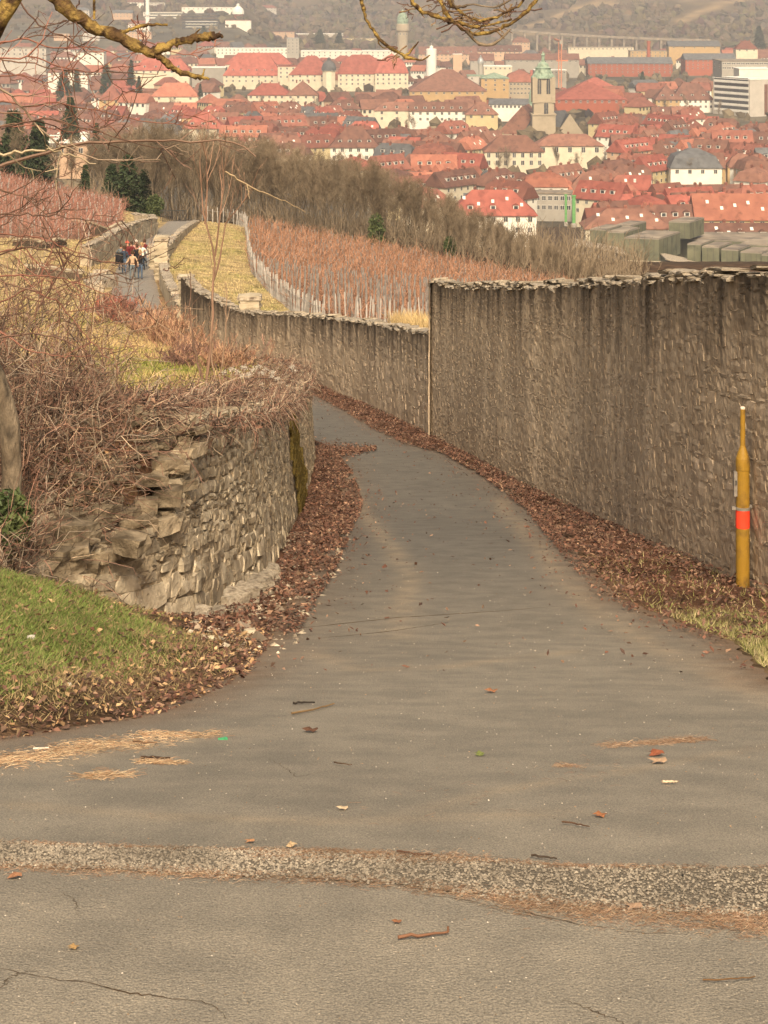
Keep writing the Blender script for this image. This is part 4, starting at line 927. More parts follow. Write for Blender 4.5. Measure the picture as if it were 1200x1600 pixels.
    bld('house' if cols < 7 and d < 1300 else 'town_building', lab, 'house' if cols < 7 and d < 1300 else 'building', a, c, ye, yr, d, W, kd, rf, wl, cols, fl, dorm=dm_, chim=0 if kd == 'flat' else 3, sky=5 if (kd in ('gable', 'hip') and d < 700) else 0, g=-80 if d < 2200 else float(HT(np.array((a+c)/2-600)/F*d, np.array(d))))
    if 'hospital' in lab:
        o = COL.objects[-1]; hosp = [q for q in COL.objects if q.get('label') == lab][0]
        hd = hosp.location.y-10; hw_ = 61/F*hd
        for r_ in range(6): b = MB(); b.box((0, 0, 0), (hw_*.96, .3, 1.7)); b.build('window_band', M['glass'], hosp, (0, -10.1, zt(19, hd)-hosp.location.z-2.2-3.4*r_))
# smaller pale blocks scattered over the left plateau and the industrial strip
rgp = np.random.RandomState(64); PL = []
for k in range(46):
    px, py = (rgp.uniform(60, 430), rgp.uniform(2, 62)) if k < 26 else (rgp.uniform(400, 1130), rgp.uniform(52, 88))
    wpx = rgp.uniform(14, 46); hp = rgp.uniform(5, 11)
    if any(px+wpx > a and px < c and py+hp > t_ and py-4 < b_ for a, c, t_, b_, _d in BOXES): continue
    if 612 < px+wpx/2 < 646: continue
    if k >= 26 and py < 60 and px > 600: continue
    dd_ = np.linspace(1700, 3300, 3000); i_ = np.argmax(-(py+hp-HY)/F*dd_ <= HT((px-CX)/F*dd_, dd_)); d = float(dd_[i_]); g = float(HT(np.array((px-CX)/F*d), np.array(d)))-5
    wl = rgp.choice(['white', 'white', 'cream', 'concrete', 'pink']); kd = rgp.choice(['flat', 'flat', 'gable', 'hip']); rf = 'whitem' if kd == 'flat' and rgp.rand() < .5 else 'flat' if kd == 'flat' else rgp.choice(['rust', 'dark', 'slate'])
    gk = g if g != -80 else -80.01
    o = bld('plateau_building', 'x', 'building', px, px+wpx, py, py-(1 if kd == 'flat' else 4), d if d < 2200 else d, 13, kd, rf, wl, int(wpx/5), 2, ws=(1.6, 1.5), chim=0, side=1, g=gk, protect=py+hp-2); PL.append((o, px, py, wl, kd))
for i, (o, px, py, wl, kd) in enumerate(sorted(PL, key=lambda q: q[1])):
    nm, lx, ly = min([('hospital slab', 254, 30), ('office tower', 457, 70), ('water tower', 629, 60), ('red clinic dome', 372, 18), ('left apartment slab', 36, 80), ('cream block under the viaduct', 940, 70), ('left warehouse', 985, 100)], key=lambda l: abs(px-l[1])+abs(py-l[2]))
    dx, dy = px-lx, py-ly
    o['label'] = 'small far %s %s block, %s%s%s of the %s' % ({'concrete': 'grey', 'pink': 'peach'}.get(wl, wl), {'flat': 'flat-roofed', 'gable': 'gabled', 'hip': 'hipped'}[kd], 'just ' if abs(dx)+abs(dy) < 35 else 'far ' if abs(dx)+abs(dy) > 110 else '', 'upper ' if dy < -8 else 'lower ' if dy > 8 else '', 'left' if dx < 0 else 'right', nm)
# red dome on the clinic, white tanks, slab towers
o = turret(372, 17, 5, 26, 22, 2500, 'white lantern tower with red dome on the clinic hill', 'white', 'whitem', 'domed_chapel', 'chapel', g=-60); o.children[1].material_slots[0].link = 'OBJECT'; o.children[1].material_slots[0].material = ROOF['rust']
o = empty('white_silo', ((674-CX)/F*1620, 1620, -80), label='round white silo with small mast right of the water tower', cat='silo'); b = MB(); b.lathe([(4.4, 0), (4.4, zt(77, 1620)+80), (4.0, zt(76, 1620)+80)], n=18); b.build('tank', M['whitem'], o); b = MB(); b.lathe([(1.6, zt(76, 1620)+80), (1.6, zt(72, 1620)+80), (.15, zt(71, 1620)+80), (.1, zt(67, 1620)+80)], n=8); b.build('mast', M['whitem'], o); BOXES.append((664, 684, 66, 112, 1620))
bld('stair_tower', 'slim orange and white slab tower beside the silo', 'tower', 708, 722, 85, 83, 1630, 6, 'flat', 'whitem', 'pink', 0, 0, chim=0, protect=110, side=0)
bld('office_tower', 'dark grey office tower with red sign band in front of the white halls', 'tower', 448, 467, 60, 58, 1980, 12, 'flat', 'metal', 'grey', 3, 5, ws=(1.2, 2), chim=0, protect=90)
o = empty('radio_mast', ((230.5-CX)/F*2250, 2250, -80), label='slim white mast in front of the hospital slab', cat='mast'); b = MB(); b.lathe([(2.6, 0), (2.2, zt(-10, 2250)+80), (.3, zt(-30, 2250)+80)], n=10); b.build('shaft', M['whitem'], o); b = MB(); b.lathe([(3.4, zt(24, 2250)+80), (3.4, zt(20, 2250)+80)], n=10); b.build('platform', M['whitem'], o)
# crane
d = 1480; o = empty('tower_crane', ((875-CX)/F*d, d, -80), label='orange-red tower crane right of the church tower', cat='crane'); M['crane'] = mat('crane_orange', (.55, .2, .1), (.6, .23, .12), scale=1)
zc = zt(66, d)+80; b = MB()
for sx in (-1, 1):
    for sy in (-1, 1): b.box((sx*1.1, sy*1.1, zc/2), (.45, .45, zc))
for i in range(22):
    z = zc*i/22; add_tubes(b, [[(-1.1, -1.1, z), (1.1, -1.1, z+zc/22)]], .18, .18); add_tubes(b, [[(1.1, -1.1, z), (1.1, 1.1, z+zc/22)]], .18, .18)
b.build('mast', M['crane'], o); b = MB(); b.box((2, 4, zc*.62), (9, 2, 1)); b.box((0, 22, zc+1), (1.2, 50, 1.2)); b.build('jib', M['crane'], o); b = MB(); b.box((0, -6, zc+.2), (2, 3, 2.6)); b.build('counterweight', WALLM['grey'], o)
# white-roofed house at the wood's edge on the left
d = 600; k = d/F; g_ = -60
o = empty('terrace_house', ((106-CX)*k, d+6, g_), label='ochre house with white roof-terrace railing among the trees at left', cat='house')
zt0 = zt(224, d)-g_; b = MB(); b.box((1.5, 0, zt0/2), (44*k, 9, zt0)); b.build('wall', WALLM['pink'], o); b = MB(); b.box((0, 0, zt0+.4), (64*k, 11.5, .8)); b.build('roof', M['whitem'], o)
b = MB(); b.box((0, -5.4, zt0+2.4), (62*k, .25, .3)); b.build('rail', M['whitem'], o)
for i in range(5): b = MB(); b.box((-29*k+i*14.5*k, -5.3, zt0+1.6), (.35, .3, 1.6)); b.build('post', M['whitem'], o)
b = MB(); b.box((1, 1, zt0+1.7), (9, 5, 1.9)); b.box((1, 1, zt0+2.8), (10, 6, .3)); b.build('penthouse', M['whitem'], o)
for i in range(3): link('window', win_mesh(1.4, 1.8), o, (-2.2+i*3, -4.55, zt0-2.4))
BOXES.append((70, 140, 205, 250, 600))
# white-fronted gable
# ---- olive clad building behind the wall
d = 487; k = d/F; o = empty('clinic_block', ((1060-CX)*k, d+20, -80), label='modern flat-roofed block clad in olive panels behind the tall wall', cat='building')
ang = -.62; ca, sa = math.cos(ang), math.sin(ang); OX, OY = (1060-CX)*k, d+20
olive = WALLM['olive']; nseen = [0]
def obox(px0, px1, pyt, pyb, dd, depth, nm='volume', seams=0):
    dd = dd*.87
    kk = dd/F; xa_, xb_ = (px0-CX)*kk-OX, (px1-CX)*kk-OX; zt1, zb1 = zt(pyt, dd)+80, zt(pyb, dd)+80
    mb = MB(); sk = -.55*depth
    y0 = dd-OY; P = [(xa_, y0), (xb_, y0-(xb_-xa_)*.32), (xb_+depth*.55, y0-(xb_-xa_)*.32+depth), (xa_+depth*.55, y0+depth)]
    mb.poly(P, zb1, zt1, 0); q = mb.build(nm, olive, o)
    mb = MB(); c_ = np.mean(P, 0); mb.poly([tuple(c_+(np.array(p)-c_)*.985) for p in P], zt1+.02, zt1+.12, 0); mb.build('flat_roof', M['flat'], o)
    mb = MB(); mb.poly([tuple(c_+(np.array(p)-c_)*1.004) for p in P], zt1-.25, zt1+.0, 0); mb.build('roof_edge', M['gas_g'], o)
    n = max(2, int((xb_-xa_)/1.2))
    for i in range(1, n):
        u = i/n; mb = MB(); mb.box((P[0][0]+(P[1][0]-P[0][0])*u, P[0][1]+(P[1][1]-P[0][1])*u-.03, (zt1+zb1)/2-.2), (.07, .07, zt1-zb1-.6)); mb.build('panel_seam', M['dark'], o)
    for i in range(1, max(2, int(depth/2.4))):
        u = i/max(2, int(depth/2.4)); mb = MB(); mb.box((P[1][0]+(P[2][0]-P[1][0])*u+.02, P[1][1]+(P[2][1]-P[1][1])*u, (zt1+zb1)/2-.2), (.07, .07, zt1-zb1-.6)); mb.build('panel_seam', M['dark'], o)
obox(1052, 1180, 372, 420, 600, 26, 'main_volume')
obox(976, 1027, 371, 406, 572, 14)
obox(948, 974, 362, 392, 584, 10); obox(922, 946, 358, 388, 594, 10)
obox(960, 985, 352, 366, 606, 10, 'plant_room')
obox(1045, 1076, 346, 372, 592, 10, 'plant_room')
for i, (a_, c_) in enumerate([(1074, 1094), (1097, 1122), (1127, 1152), (1157, 1188), (1190, 1215)]): obox(a_, c_, 381+i*4.2, 412+i*4, 566-i*3, 9)
obox(1156, 1205, 381, 392, 572, 12, 'plant_room')
# lower glazed storeys with pale edge
for (p0, p1, y0_, y1_, dd) in ((905, 976, 382, 392, 575), (1040, 1135, 404, 420, 560)):
    dd *= .87; kk = dd/F; xa_, xb_ = (p0-CX)*kk-OX, (p1-CX)*kk-OX
    mb = MB(); mb.add([[xa_, dd-OY, zt(y0_, dd)+80], [xb_, dd-OY-6, zt(y1_, dd)+80], [xb_, dd-OY+6, zt(y1_, dd)+80], [xa_, dd-OY+12, zt(y0_, dd)+80], [xa_, dd-OY, zt(y0_+2, dd)+80], [xb_, dd-OY-6, zt(y1_+2, dd)+80], [xb_, dd-OY+6, zt(y1_+2, dd)+80], [xa_, dd-OY+12, zt(y0_+2, dd)+80]], np.array([[0, 1, 2, 3], [7, 6, 5, 4], [0, 4, 5, 1], [2, 6, 7, 3], [1, 5, 6, 2], [3, 7, 4, 0]])); mb.build('canopy', M['coping'], o)
    for i in range(6):
        u = (i+.5)/6; mb = MB(); zz_ = zt(y0_+(y1_-y0_)*u+4, dd)+80; mb.box((xa_+(xb_-xa_)*u, dd-OY-6*u+.4, zz_-4), (.3, .3, 9)); mb.build('mullion', M['gas_g'], o)
    mb = MB(); mb.add([[xa_, dd-OY+1, 0], [xb_, dd-OY-5, 0], [xb_, dd-OY-5, zt(y1_+3, dd)+80], [xa_, dd-OY+1, zt(y0_+3, dd)+80], [xa_, dd-OY+9, 0], [xb_, dd-OY+4, 0], [xb_, dd-OY+4, zt(y1_+3, dd)+80], [xa_, dd-OY+9, zt(y0_+3, dd)+80]], np.array([[0, 1, 2, 3], [7, 6, 5, 4], [0, 4, 5, 1], [2, 6, 7, 3], [1, 5, 6, 2], [3, 7, 4, 0]])); mb.build('glazing', M['glass'], o)
BOXES.append((905, 1215, 348, 440, 545))
# green lattice columns with concrete slab
d = 640; M['green'] = mat('green_paint', (.10, .28, .09), (.16, .36, .12), scale=1)
for i, px in enumerate((885.5, 896.5)):
    o = empty('green_column', ((px-CX)/F*d, d+(0 if i else 3), -80), label='bright green steel column, %s of the pair beside the olive block' % ('nearer right one' if i else 'thinner left one'), cat='column')
    b = MB(); r_ = .62 if i else .42; b.lathe([(r_, 0), (r_, zt(308, d)+80), (r_*1.3, zt(307, d)+80), (r_*1.3, zt(305, d)+80)], n=10); b.build('shaft', M['green'], o)
    b = MB(); b.lathe([(r_*1.7, 0), (r_*1.7, 1), (r_, 1.4)], n=10); b.build('foot', WALLM['grey'], o)
bld('concrete_frame', 'grey flat concrete canopy building behind the green columns', 'building', 836, 898, 303, 298, 660, 9, 'flat', 'flat', 'grey', 6, 2, rot=-.12, chim=0, protect=318)

BOXES.append((878, 905, 303, 374, 645))
# ---- the streets of houses
LM = [('the church tower', 848, 150, 1030), ('the school', 500, 115, 1500), ('the water tower', 629, 60, 1950), ('the olive block', 1050, 380, 560), ('the office block', 1165, 150, 1190), ('the green columns', 890, 340, 640),
      ('the long cream building', 820, 228, 920), ('the brick hall', 925, 150, 1290), ('the slate mansard house', 1088, 250, 840), ('the ochre copper-roofed block', 773, 130, 1330), ('the right warehouse', 1110, 100, 1740),
      ('the forest-edge white house', 553, 220, 930), ('the broad red hipped roof', 317, 190, 1010), ('the round silo', 674, 90, 1620), ('the dark firs', 205, 115, 1250)]
def sil(px): return np.interp(px, [0, 100, 160, 230, 300, 400, 480, 560, 640, 700, 760, 830, 900, 960], [235, 215, 195, 187, 196, 208, 226, 240, 272, 300, 330, 356, 392, 430])
rg = np.random.RandomState(123)
CAND = []
d = 540.
while d < 2150:
    half = .215*d; x = -half-10+rg.uniform(0, 15); ang = 0; left = 0
    while x < half+10:
        if left <= 0:
            left = rg.randint(2, 6); px = CX+x/d*F
            ang = [.0, -.5, .45, -.9, .2, .85][int(rg.choice(6, p=[.22, .24, .18, .12, .14, .10]))]+rg.normal()*.06; dd0 = d+rg.uniform(-.012, .012)*d; wk = rg.choice(['cream', 'white', 'cream', 'yellow', 'grey', 'ochre', 'pink'])
            xs = x
        pr = PROTO[rg.choice(12, p=[.13, .13, .1, .09, .09, .08, .06, .08, .08, .06, .05, .05])] if d < 1080 else PROTO_FAR[rg.choice(5)]
        L, W = pr[1][0], pr[1][1]; adv = L*abs(math.cos(ang))+W*abs(math.sin(ang))*.35
        cx_, cy_ = x+adv/2, dd0+(x-xs)*math.sin(ang)*.6
        CAND.append((cx_, cy_, ang+(math.pi if 0 else 0), pr, wk if rg.rand() < .5 else rg.choice(['cream', 'white', 'white', 'yellow', 'white']))); x += adv+(0.3 if left > 1 else rg.uniform(2, 9)); left -= 1
    d *= 1.027 if d < 1100 else 1.038
keep = []
for (x, y, ang, pr, wk) in CAND:
    L, W, Hh, h, kd = pr[1]; px = CX+x/y*F; hw = (L*abs(math.cos(ang))+W*abs(math.sin(ang)))/2/y*F; pt = HY-(-80+Hh+h)/y*F; pe_ = HY-(-80+Hh*.4)/y*F
    if px+hw < -5 or px-hw > 1205: continue
    if pt > sil(np.clip(px, 0, 960))+4 and px < 960: continue
    if pt > 432: continue
    bad = False
    for (a, c, t0_, b0_, dd) in BOXES:
        if px+hw*.6 > a and px-hw*.6 < c:
            if y < dd and pt < b0_-3 and pe_ > t0_: bad = True
            if y >= dd-2 and abs(y-dd) < 18 and c-a > 25: bad = True
    if px > 880 and y < 560: bad = True
    if bad: continue
    if y > 1250 and rg.rand() < .35: continue
    keep.append((x, y, ang, pr, wk, px, (pt+pe_)/2, hw))
keep.sort(key=lambda q: q[1])
print('houses', len(keep))
RW_ = {'red': 'bright red', 'orange': 'orange', 'brown': 'brown', 'dark': 'dark brown', 'slate': 'grey slate', 'rust': 'rust-red'}
KW = {'gable': 'gabled', 'hip': 'hipped', 'halfhip': 'half-hipped', 'mansard': 'mansard'}
HOUSES = []; NI = 275
far = {}
for n_, (x, y, ang, pr, wk, px, py, hw) in enumerate(keep):
    rf = rg.choice(['red', 'orange', 'brown', 'dark', 'slate', 'rust'], p=[.14, .12, .24, .24, .11, .15])
    L, W, Hh, h, kd = pr[1]
    g_ = float(HT(np.array(x), np.array(y)))+rg.uniform(-3, .6)
    if n_ < NI:
        o = empty('house', (x, y, g_), rz=ang, cat='house', group='houses crowded in the town below')
        for nm, me, loc, rz, key in pr[0]:
            if nm == 'window' and y > 850 and loc[2] < Hh-2.5: continue
            c = link(nm, me, o, loc)
            if isinstance(rz, tuple): c.rotation_euler = (rz[1], 0, 0)
            elif rz: c.rotation_euler = (0, 0, rz)
            if key == 'w': slot(c, [WALLM[wk]])
            elif key == 'r': slot(c, [ROOF[rf]])
            elif nm == 'dormer': slot(c, [M['frame'], M['glass'], ROOF[rf]])
        HOUSES.append((o, px, py, y, rf, kd, wk, pr, ang, hw))
    else:
        kx = far.setdefault(0, MB()); c, s = math.cos(ang), math.sin(ang); Rm = np.array([[c, s, 0], [-s, c, 0], [0, 0, 1]])
        far.setdefault('r', []); mi = {'cream': 0, 'white': 1, 'yellow': 2, 'grey': 3, 'ochre': 4, 'pink': 5}[wk]; ri = 6+['red', 'orange', 'brown', 'dark', 'slate', 'rust'].index(rf)
        for part, z0, m_ in ((body_geo(L, W, Hh, h, kd), 0, mi), (roof_geo(L, W, h, kd), Hh, ri)):
            for (kk_, mm_), fl_ in part.F.items():
                V = np.concatenate(part.V)+[0, 0, z0]; kx.add(V @ Rm+[x, y, g_], [np.concatenate(fl_)], m_)
        for i in range(5):
            V = np.array([[a, b_, c_] for a in (-.75, .75) for b_ in (-.1, .1) for c_ in (-.9, .9)])+[-L/2+L*(i+.5)/5, -W/2, Hh-1.8]
            kx.add(V @ Rm+[x, y, g_], [np.array([[0, 1, 3, 2], [4, 6, 7, 5], [0, 4, 5, 1], [2, 3, 7, 6], [1, 5, 7, 3], [0, 2, 6, 4]])], 12)
if far: set_tags(far[0].build('distant_houses', [WALLM[k_] for k_ in ('cream', 'white', 'yellow', 'grey', 'ochre', 'pink')]+[ROOF[k_] for k_ in ('red', 'orange', 'brown', 'dark', 'slate', 'rust')]+[M['glass']]), 'far small roofs massed between the school and the hills', None, None, 'stuff')
# labels that single each house out
import collections
def base_label(q):
    o, px, py, y, rf, kd, wk, pr, ang, hw = q
    nd = sum(1 for c in pr[0] if c[0] == 'dormer'); nm, lx, ly, ld = min(LM, key=lambda l: (px-l[1])**2+((py-l[2])*1.6)**2)
    dx, dy = px-lx, py-ly
    rel = ('below' if dy > 12 else 'above' if dy < -12 else 'level with'); side = ('left of' if dx < -15 else 'right of' if dx > 15 else '')
    r_ = {('below', 'left of'): 'lower left of', ('below', 'right of'): 'lower right of', ('above', 'left of'): 'upper left of', ('above', 'right of'): 'upper right of', ('level with', 'left of'): 'left of', ('level with', 'right of'): 'right of'}.get((rel, side), rel)
    return '%s %s roof, %s walls%s, %s %s' % (RW_[rf], KW[kd], {'pink': 'peach'}.get(wk, wk), ', dormers' if nd > 1 else '', r_, nm.replace('the ', '', 1))
grp = collections.defaultdict(list)
for q in HOUSES: grp[base_label(q)].append(q)
ORD = ['first', 'second', 'third', 'fourth', 'fifth', 'sixth', 'seventh', 'eighth', 'ninth', 'tenth']
for lab, L_ in grp.items():
    if len(L_) == 1: L_[0][0]['label'] = lab; continue
    L_.sort(key=lambda q: q[1])
    for i, q in enumerate(L_):
        q[0]['label'] = lab+', '+('leftmost' if i == 0 else 'rightmost' if i == len(L_)-1 else ORD[i]+' from left')
# ------------------------------------------------------------------ bare trees
def bare_tree(seed, h, spread=.55, lean=.05, n1=16, n2=6, n3=5, n4=4, r0=.13, tw=.011):
    r = np.random.RandomState(seed)
    T = path([(0, 0, -.5), (r.normal()*lean*h*.5, r.normal()*lean*h*.5, h*.5), (r.normal()*lean*h, r.normal()*lean*h, h)], 9, .03*h*.2, r)[None]
    A, _ = sprout(T, n1, h*.38*spread/.55, 6, spread, .75, .32, .97, r, .10)
    B, _ = sprout(A, n2, h*.19, 5, .75, .45, .2, 1, r, .12)
    C, _ = sprout(B, n3, h*.10, 4, .8, .3, .15, 1, r, .15)
    D, _ = sprout(C, n4, h*.055, 3, .8, .2, .1, 1, r, .15)
    t = MB(); add_tubes(t, T, r0, r0*.25, 6); add_tubes(t, A, r0*.34, r0*.10, 4)
    c = MB(); add_tubes(c, B, .024, .012, 3); add_tubes(c, C, .012, tw, 3); add_tubes(c, D, tw, tw*.8, 3)
    return t, c
FT = []
for i in range(7):
    t, c = bare_tree(100+i, [10, 11, 9.5, 12, 10.5, 9, 8][i], [.45, .5, .6, .42, .55, .7, .8][i], n1=18, n2=5, n3=5, n4=4, r0=[.10, .12, .08, .12, .09, .10, .11][i], lean=.09, tw=.0085)
    FT.append((t.mesh('trunk', M['bark_f']), c.mesh('crown', M['twig_f']), float(np.concatenate(c.V)[:, 2].max())*.97))
def put_tree(x, d, g, h, i, label, group, rz=None, name='bare_tree', sx=1.):
    tm, cm, hh = FT[i]; k = h/hh; o = empty(name, (x, d, g), rz=R.uniform(0, 6.28) if rz is None else rz, label=label, cat='tree', group=group)
    for nm, me in (('trunk', tm), ('crown', cm)):
        q = link(nm, me, o); q.scale = (k*sx, k*sx, k)
    return o
rg = np.random.RandomState(55)
TOP = lambda px: float(sil(px))
nt_ = 0
for row in [0, 1, 2, 3, 4, 9, 11, 13]:
    px = 150+rg.uniform(0, 8)
    while px < 1010:
        # forest front line in plan
        dl = np.interp(px, [150, 250, 300, 390, 765, 985], [178, 181, 178, 174, 146, 128])
        d = dl+row*9+rg.uniform(-3, 3); x = (px-CX)/F*d; g = float(H(x, d)); top = zt(TOP(px)+rg.uniform(-5, 17)+row*1.5, d)
        h = top-g
        if (px < 235 and row < 2) or (row > 5 and px < 700): px += 18; continue
        if h > 2: put_tree(x, d, g, min(h, 16), rg.randint(7), 'bare brown tree of the wood between vineyard and town', 'bare trees of the wood below the vineyard'); nt_ += 1
        px += rg.uniform(13, 21)*(1+.12*min(row, 4))
print('forest', nt_)
# undergrowth mass filling the foot and inside of the wood
mb = MB(); n = 2600
px = rg.uniform(140, 1010, n); dl = np.interp(px, [140, 250, 300, 390, 765, 985], [180, 182, 179, 175, 147, 128]); d = dl+rg.uniform(-2, 46, n); x = (px-CX)/F*d; g = H(x, d)
L_ = rg.uniform(.8, 3.4, n); dr = unit(np.c_[rg.normal(size=n)*.35, rg.normal(size=n)*.35, np.ones(n)]); s = np.linspace(0, 1, 4)[:, None]
P = np.c_[x, d, g][:, None]+L_[:, None, None]*dr[:, None]*s+np.cumsum(rg.normal(size=(n, 4, 3))*.12, 1)
add_tubes(mb, P, .03, .014, 3); Q, _ = sprout(P, 4, 1.0, 3, .8, .4, .2, 1, rg); add_tubes(mb, Q, .016, .012, 3)
set_tags(mb.build('undergrowth', M['twig_f']), 'thin brown saplings and scrub filling the foot of the bare wood', kind='stuff')
# ivy clad trunks in the wood
def leaf_cloud(ctr, rad, n, size, rng, squash=(1, 1, 1), col=None):
    """many leaf-sized quads through a volume"""
    p = rng.normal(size=(n, 3)); p = unit(p)*(rng.uniform(.25, 1, (n, 1))**.6)*np.array(squash)*rad+np.array(ctr)
    return leaves_at(p, size, rng)
def leaves_at(p, size, rng, flat=0.):
    n = len(p); a = unit(rng.normal(size=(n, 3))+np.array([0, 0, 0])); a[:, 2] *= (1-flat); a = unit(a); b_ = rng.normal(size=(n, 3)); b_[:, 2] *= (1-flat); b_ = unit(np.cross(a, np.cross(a, b_)+1e-6)); sz = (size*rng.uniform(.6, 1.3, n))[:, None]
    c = np.cross(a, b_)
    V = np.stack([p-a*sz, p-b_*sz*.45+c*sz*.12, p+a*sz, p+b_*sz*.45+c*sz*.12], 1).reshape(-1, 3)
    return V, (np.arange(n)[:, None]*4+np.arange(4))
for k, (px, py0, py1, d, r_) in enumerate([(588, 335, 392, 158, .75), (703, 370, 402, 152, .5), (242, 305, 340, 178, .9)]):
    x = (px-CX)/F*d; g = float(H(x, d)); o = put_tree(x, d, g, zt(TOP(px)-4, d)-g, 3, ['tall bare tree wrapped in green ivy in the middle of the wood edge', 'slim bare tree with a green ivy sleeve near the right of the wood', 'tree greened with ivy beside the dark firs at the path end'][k], None, name='ivy_clad_tree', sx=.9)
    zc = (zt(py0, d)+zt(py1, d))/2-g; V, Fq = leaf_cloud((0, 0, zc), 1, 1500, .13, rg, (r_, r_, (zt(py0, d)-zt(py1, d))*.55)); link('ivy', raw_mesh('ivy', V, Fq, M['ivy']), o)
# conifers
def conifer(seed, h, w):
    r = np.random.RandomState(seed); t = MB(); add_tubes(t, [(0, 0, -.5), (0, 0, h)], h*.018, .03, 6)
    nl = 26; P = []
    for i in range(nl):
        z = h*(.08+.9*i/nl); rad = w*(1-(i/nl))**.85*r.uniform(.75, 1.12)+.1
        for j in range(9):
            a = r.uniform(0, 6.28); P.append([(0, 0, z), (rad*.5*math.cos(a), rad*.5*math.sin(a), z-rad*.06), (rad*math.cos(a), rad*math.sin(a), z-rad*r.uniform(.1, .45))])
    P = np.array(P); add_tubes(t, P, .05, .02, 3); tt_ = r.uniform(.15, 1, (len(P), 13)); i0 = np.minimum((tt_*2).astype(int), 1); f = (tt_*2-i0)[..., None]; idx = np.arange(len(P))[:, None]
    p = (P[idx, i0]*(1-f)+P[idx, i0+1]*f).reshape(-1, 3)+r.normal(size=(len(P)*13, 3))*.16*np.array([1, 1, .6])*w/2.2
    V, Fq = leaves_at(p, .30*w/2.2, r); c = MB(); c.add(V, [Fq]); return t.mesh('trunk', M['bark_f']), c.mesh('crown', M['ever'])
CF = [conifer(5, 14, 2.6), conifer(6, 12, 3.4), conifer(7, 11, 2.0)]
def put_conifer(px, pyt, pyb, d, i, label, group=None, wk=1., g=None):
    x = (px-CX)/F*d; g = zt(pyb, d) if g is None else g; h = zt(pyt, d)-g; k = h/[14, 12, 11][i]
    o = empty('fir_tree', (x, d, g), rz=i*2.1+px, label=label, cat='fir tree', group=group)
    for nm, me in zip(('trunk', 'crown'), CF[i]): q = link(nm, me, o); q.scale = (k*wk, k*wk, k)
for px, a, c, d, i, lab, wk in [(166, 99, 148, 1250, 1, 'broad dark fir, left one of the dark group above the ochre tower house', 1), (205, 92, 135, 1270, 0, 'tall dark fir right of the broad one under the lichened branch', 1.1), (217, 118, 150, 1200, 1, 'small dark fir at lower right of the dark group', .8), (100, 110, 160, 1180, 1, 'dark fir half hidden by twigs at upper left', 1.3), (120, 105, 155, 1220, 0, 'slim dark fir next to the twig tangle, upper left', 1.2),
        (1022, 228, 258, 870, 2, 'single dark fir among roofs right of the church', 1.3), (1004, 111, 135, 1600, 1, 'dark fir standing before the long brick warehouse', 1), (313, 130, 152, 1230, 2, 'tiny dark fir beside the orange-roofed house', 1.3),
        (151, 190, 268, 330, 0, 'slim dark spruce right of the ochre terrace house', 1.0), (110, 150, 220, 420, 1, 'bushy dark conifer above the ochre terrace house', 1.0), (60, 185, 300, 230, 1, 'olive-green conifer left of the ochre terrace house', 1.1), (22, 170, 300, 215, 1, 'olive-green conifer at the left edge behind the red vineyard', 1.1),
        (200, 240, 334, 178, 1, 'dark green yew at the wood corner above the tan path wall', 1.25), (226, 262, 340, 181, 2, 'narrow dark yew right of the broad one above the path', 1.5), (175, 255, 335, 186, 1, 'dark spreading yew left of the path end', 1.1), (133, 255, 330, 190, 2, 'dark pointed yew behind the pale field, far left', 1.3),
        (318, 40, 60, 2280, 1, 'dark tree mass by the clinic hill', 1.6), (500, 45, 68, 2300, 1, 'dark evergreen right of the office tower', 1.6), (530, 50, 68, 2290, 1, 'dark evergreen in front of the long yellow block', 1.8), (1186, 40, 75, 2250, 1, 'dark evergreen at the far right hill foot', 1.3)]:
    put_conifer(px, a, c, d, i, lab, wk=wk)
# bare trees left of the wood and among the houses
for px, d, tp in [(30, 200, 190), (85, 196, 215), (112, 210, 200), (140, 200, 232), (165, 205, 205), (-10, 190, 200), (60, 240, 205), (185, 230, 200), (10, 230, 160)]:
    x = (px-CX)/F*d; g = float(H(x, d)); put_tree(x, d, g, zt(tp, d)-g, rg.randint(7), 'bare brown tree on the slope above the left vineyard', 'bare trees above the left vineyard')
k = 0
for _ in range(900):
    px = rg.uniform(0, 1200); py = rg.uniform(118, 340); d = 80*F/(py-HY)
    if py > sil(min(px, 960))+12 and px < 960: continue
    if any(a < px < c and (b0-12 < py < b1+14) for a, c, b0, b1, dd in BOXES): continue
    if any(abs((px-CX)/F*d-q[0]) < 9 and abs(d-q[1]) < 8 for q in keep): continue
    put_tree((px-CX)/F*d, d, -80.5, rg.uniform(9, 15), rg.randint(7), 'bare brown street tree standing between town houses', 'bare street trees between the houses'); k += 1
    if k > 75: break
# wooded hillside: clumps of bare crowns
mb = MB(); n = 15000; d = 2400+2300*rg.rand(n)**1.25; x = rg.uniform(-.24, .24, n)*d; z = HT(x, d)
pm = .5+.5*np.sin(x*.011+d*.013)*np.sin(x*.007-d*.006); kp = (pm < .78)&~((x/d < -.045) & (d < 2900) & (rg.rand(n) < .8)); 
for L, wd in (([(830, 40), (905, 14), (960, -4)], 12), ([(1060, 36), (1110, 14), (1165, -2)], 14), ([(900, 12), (960, 4)], 12)):
    pts = []
    for a, b_ in L:
        dd = np.linspace(2400, 4500, 2200); i = np.argmax(-(b_-HY)/F*dd <= HT((a-CX)/F*dd, dd)); pts.append(((a-CX)/F*dd[i], dd[i]))
    kp &= segdist(x, d*.35, np.array(pts)*np.array([1, .35])) > wd
x, d, z = x[kp], d[kp], z[kp]; n = len(x); r_ = rg.uniform(3, 7, n)
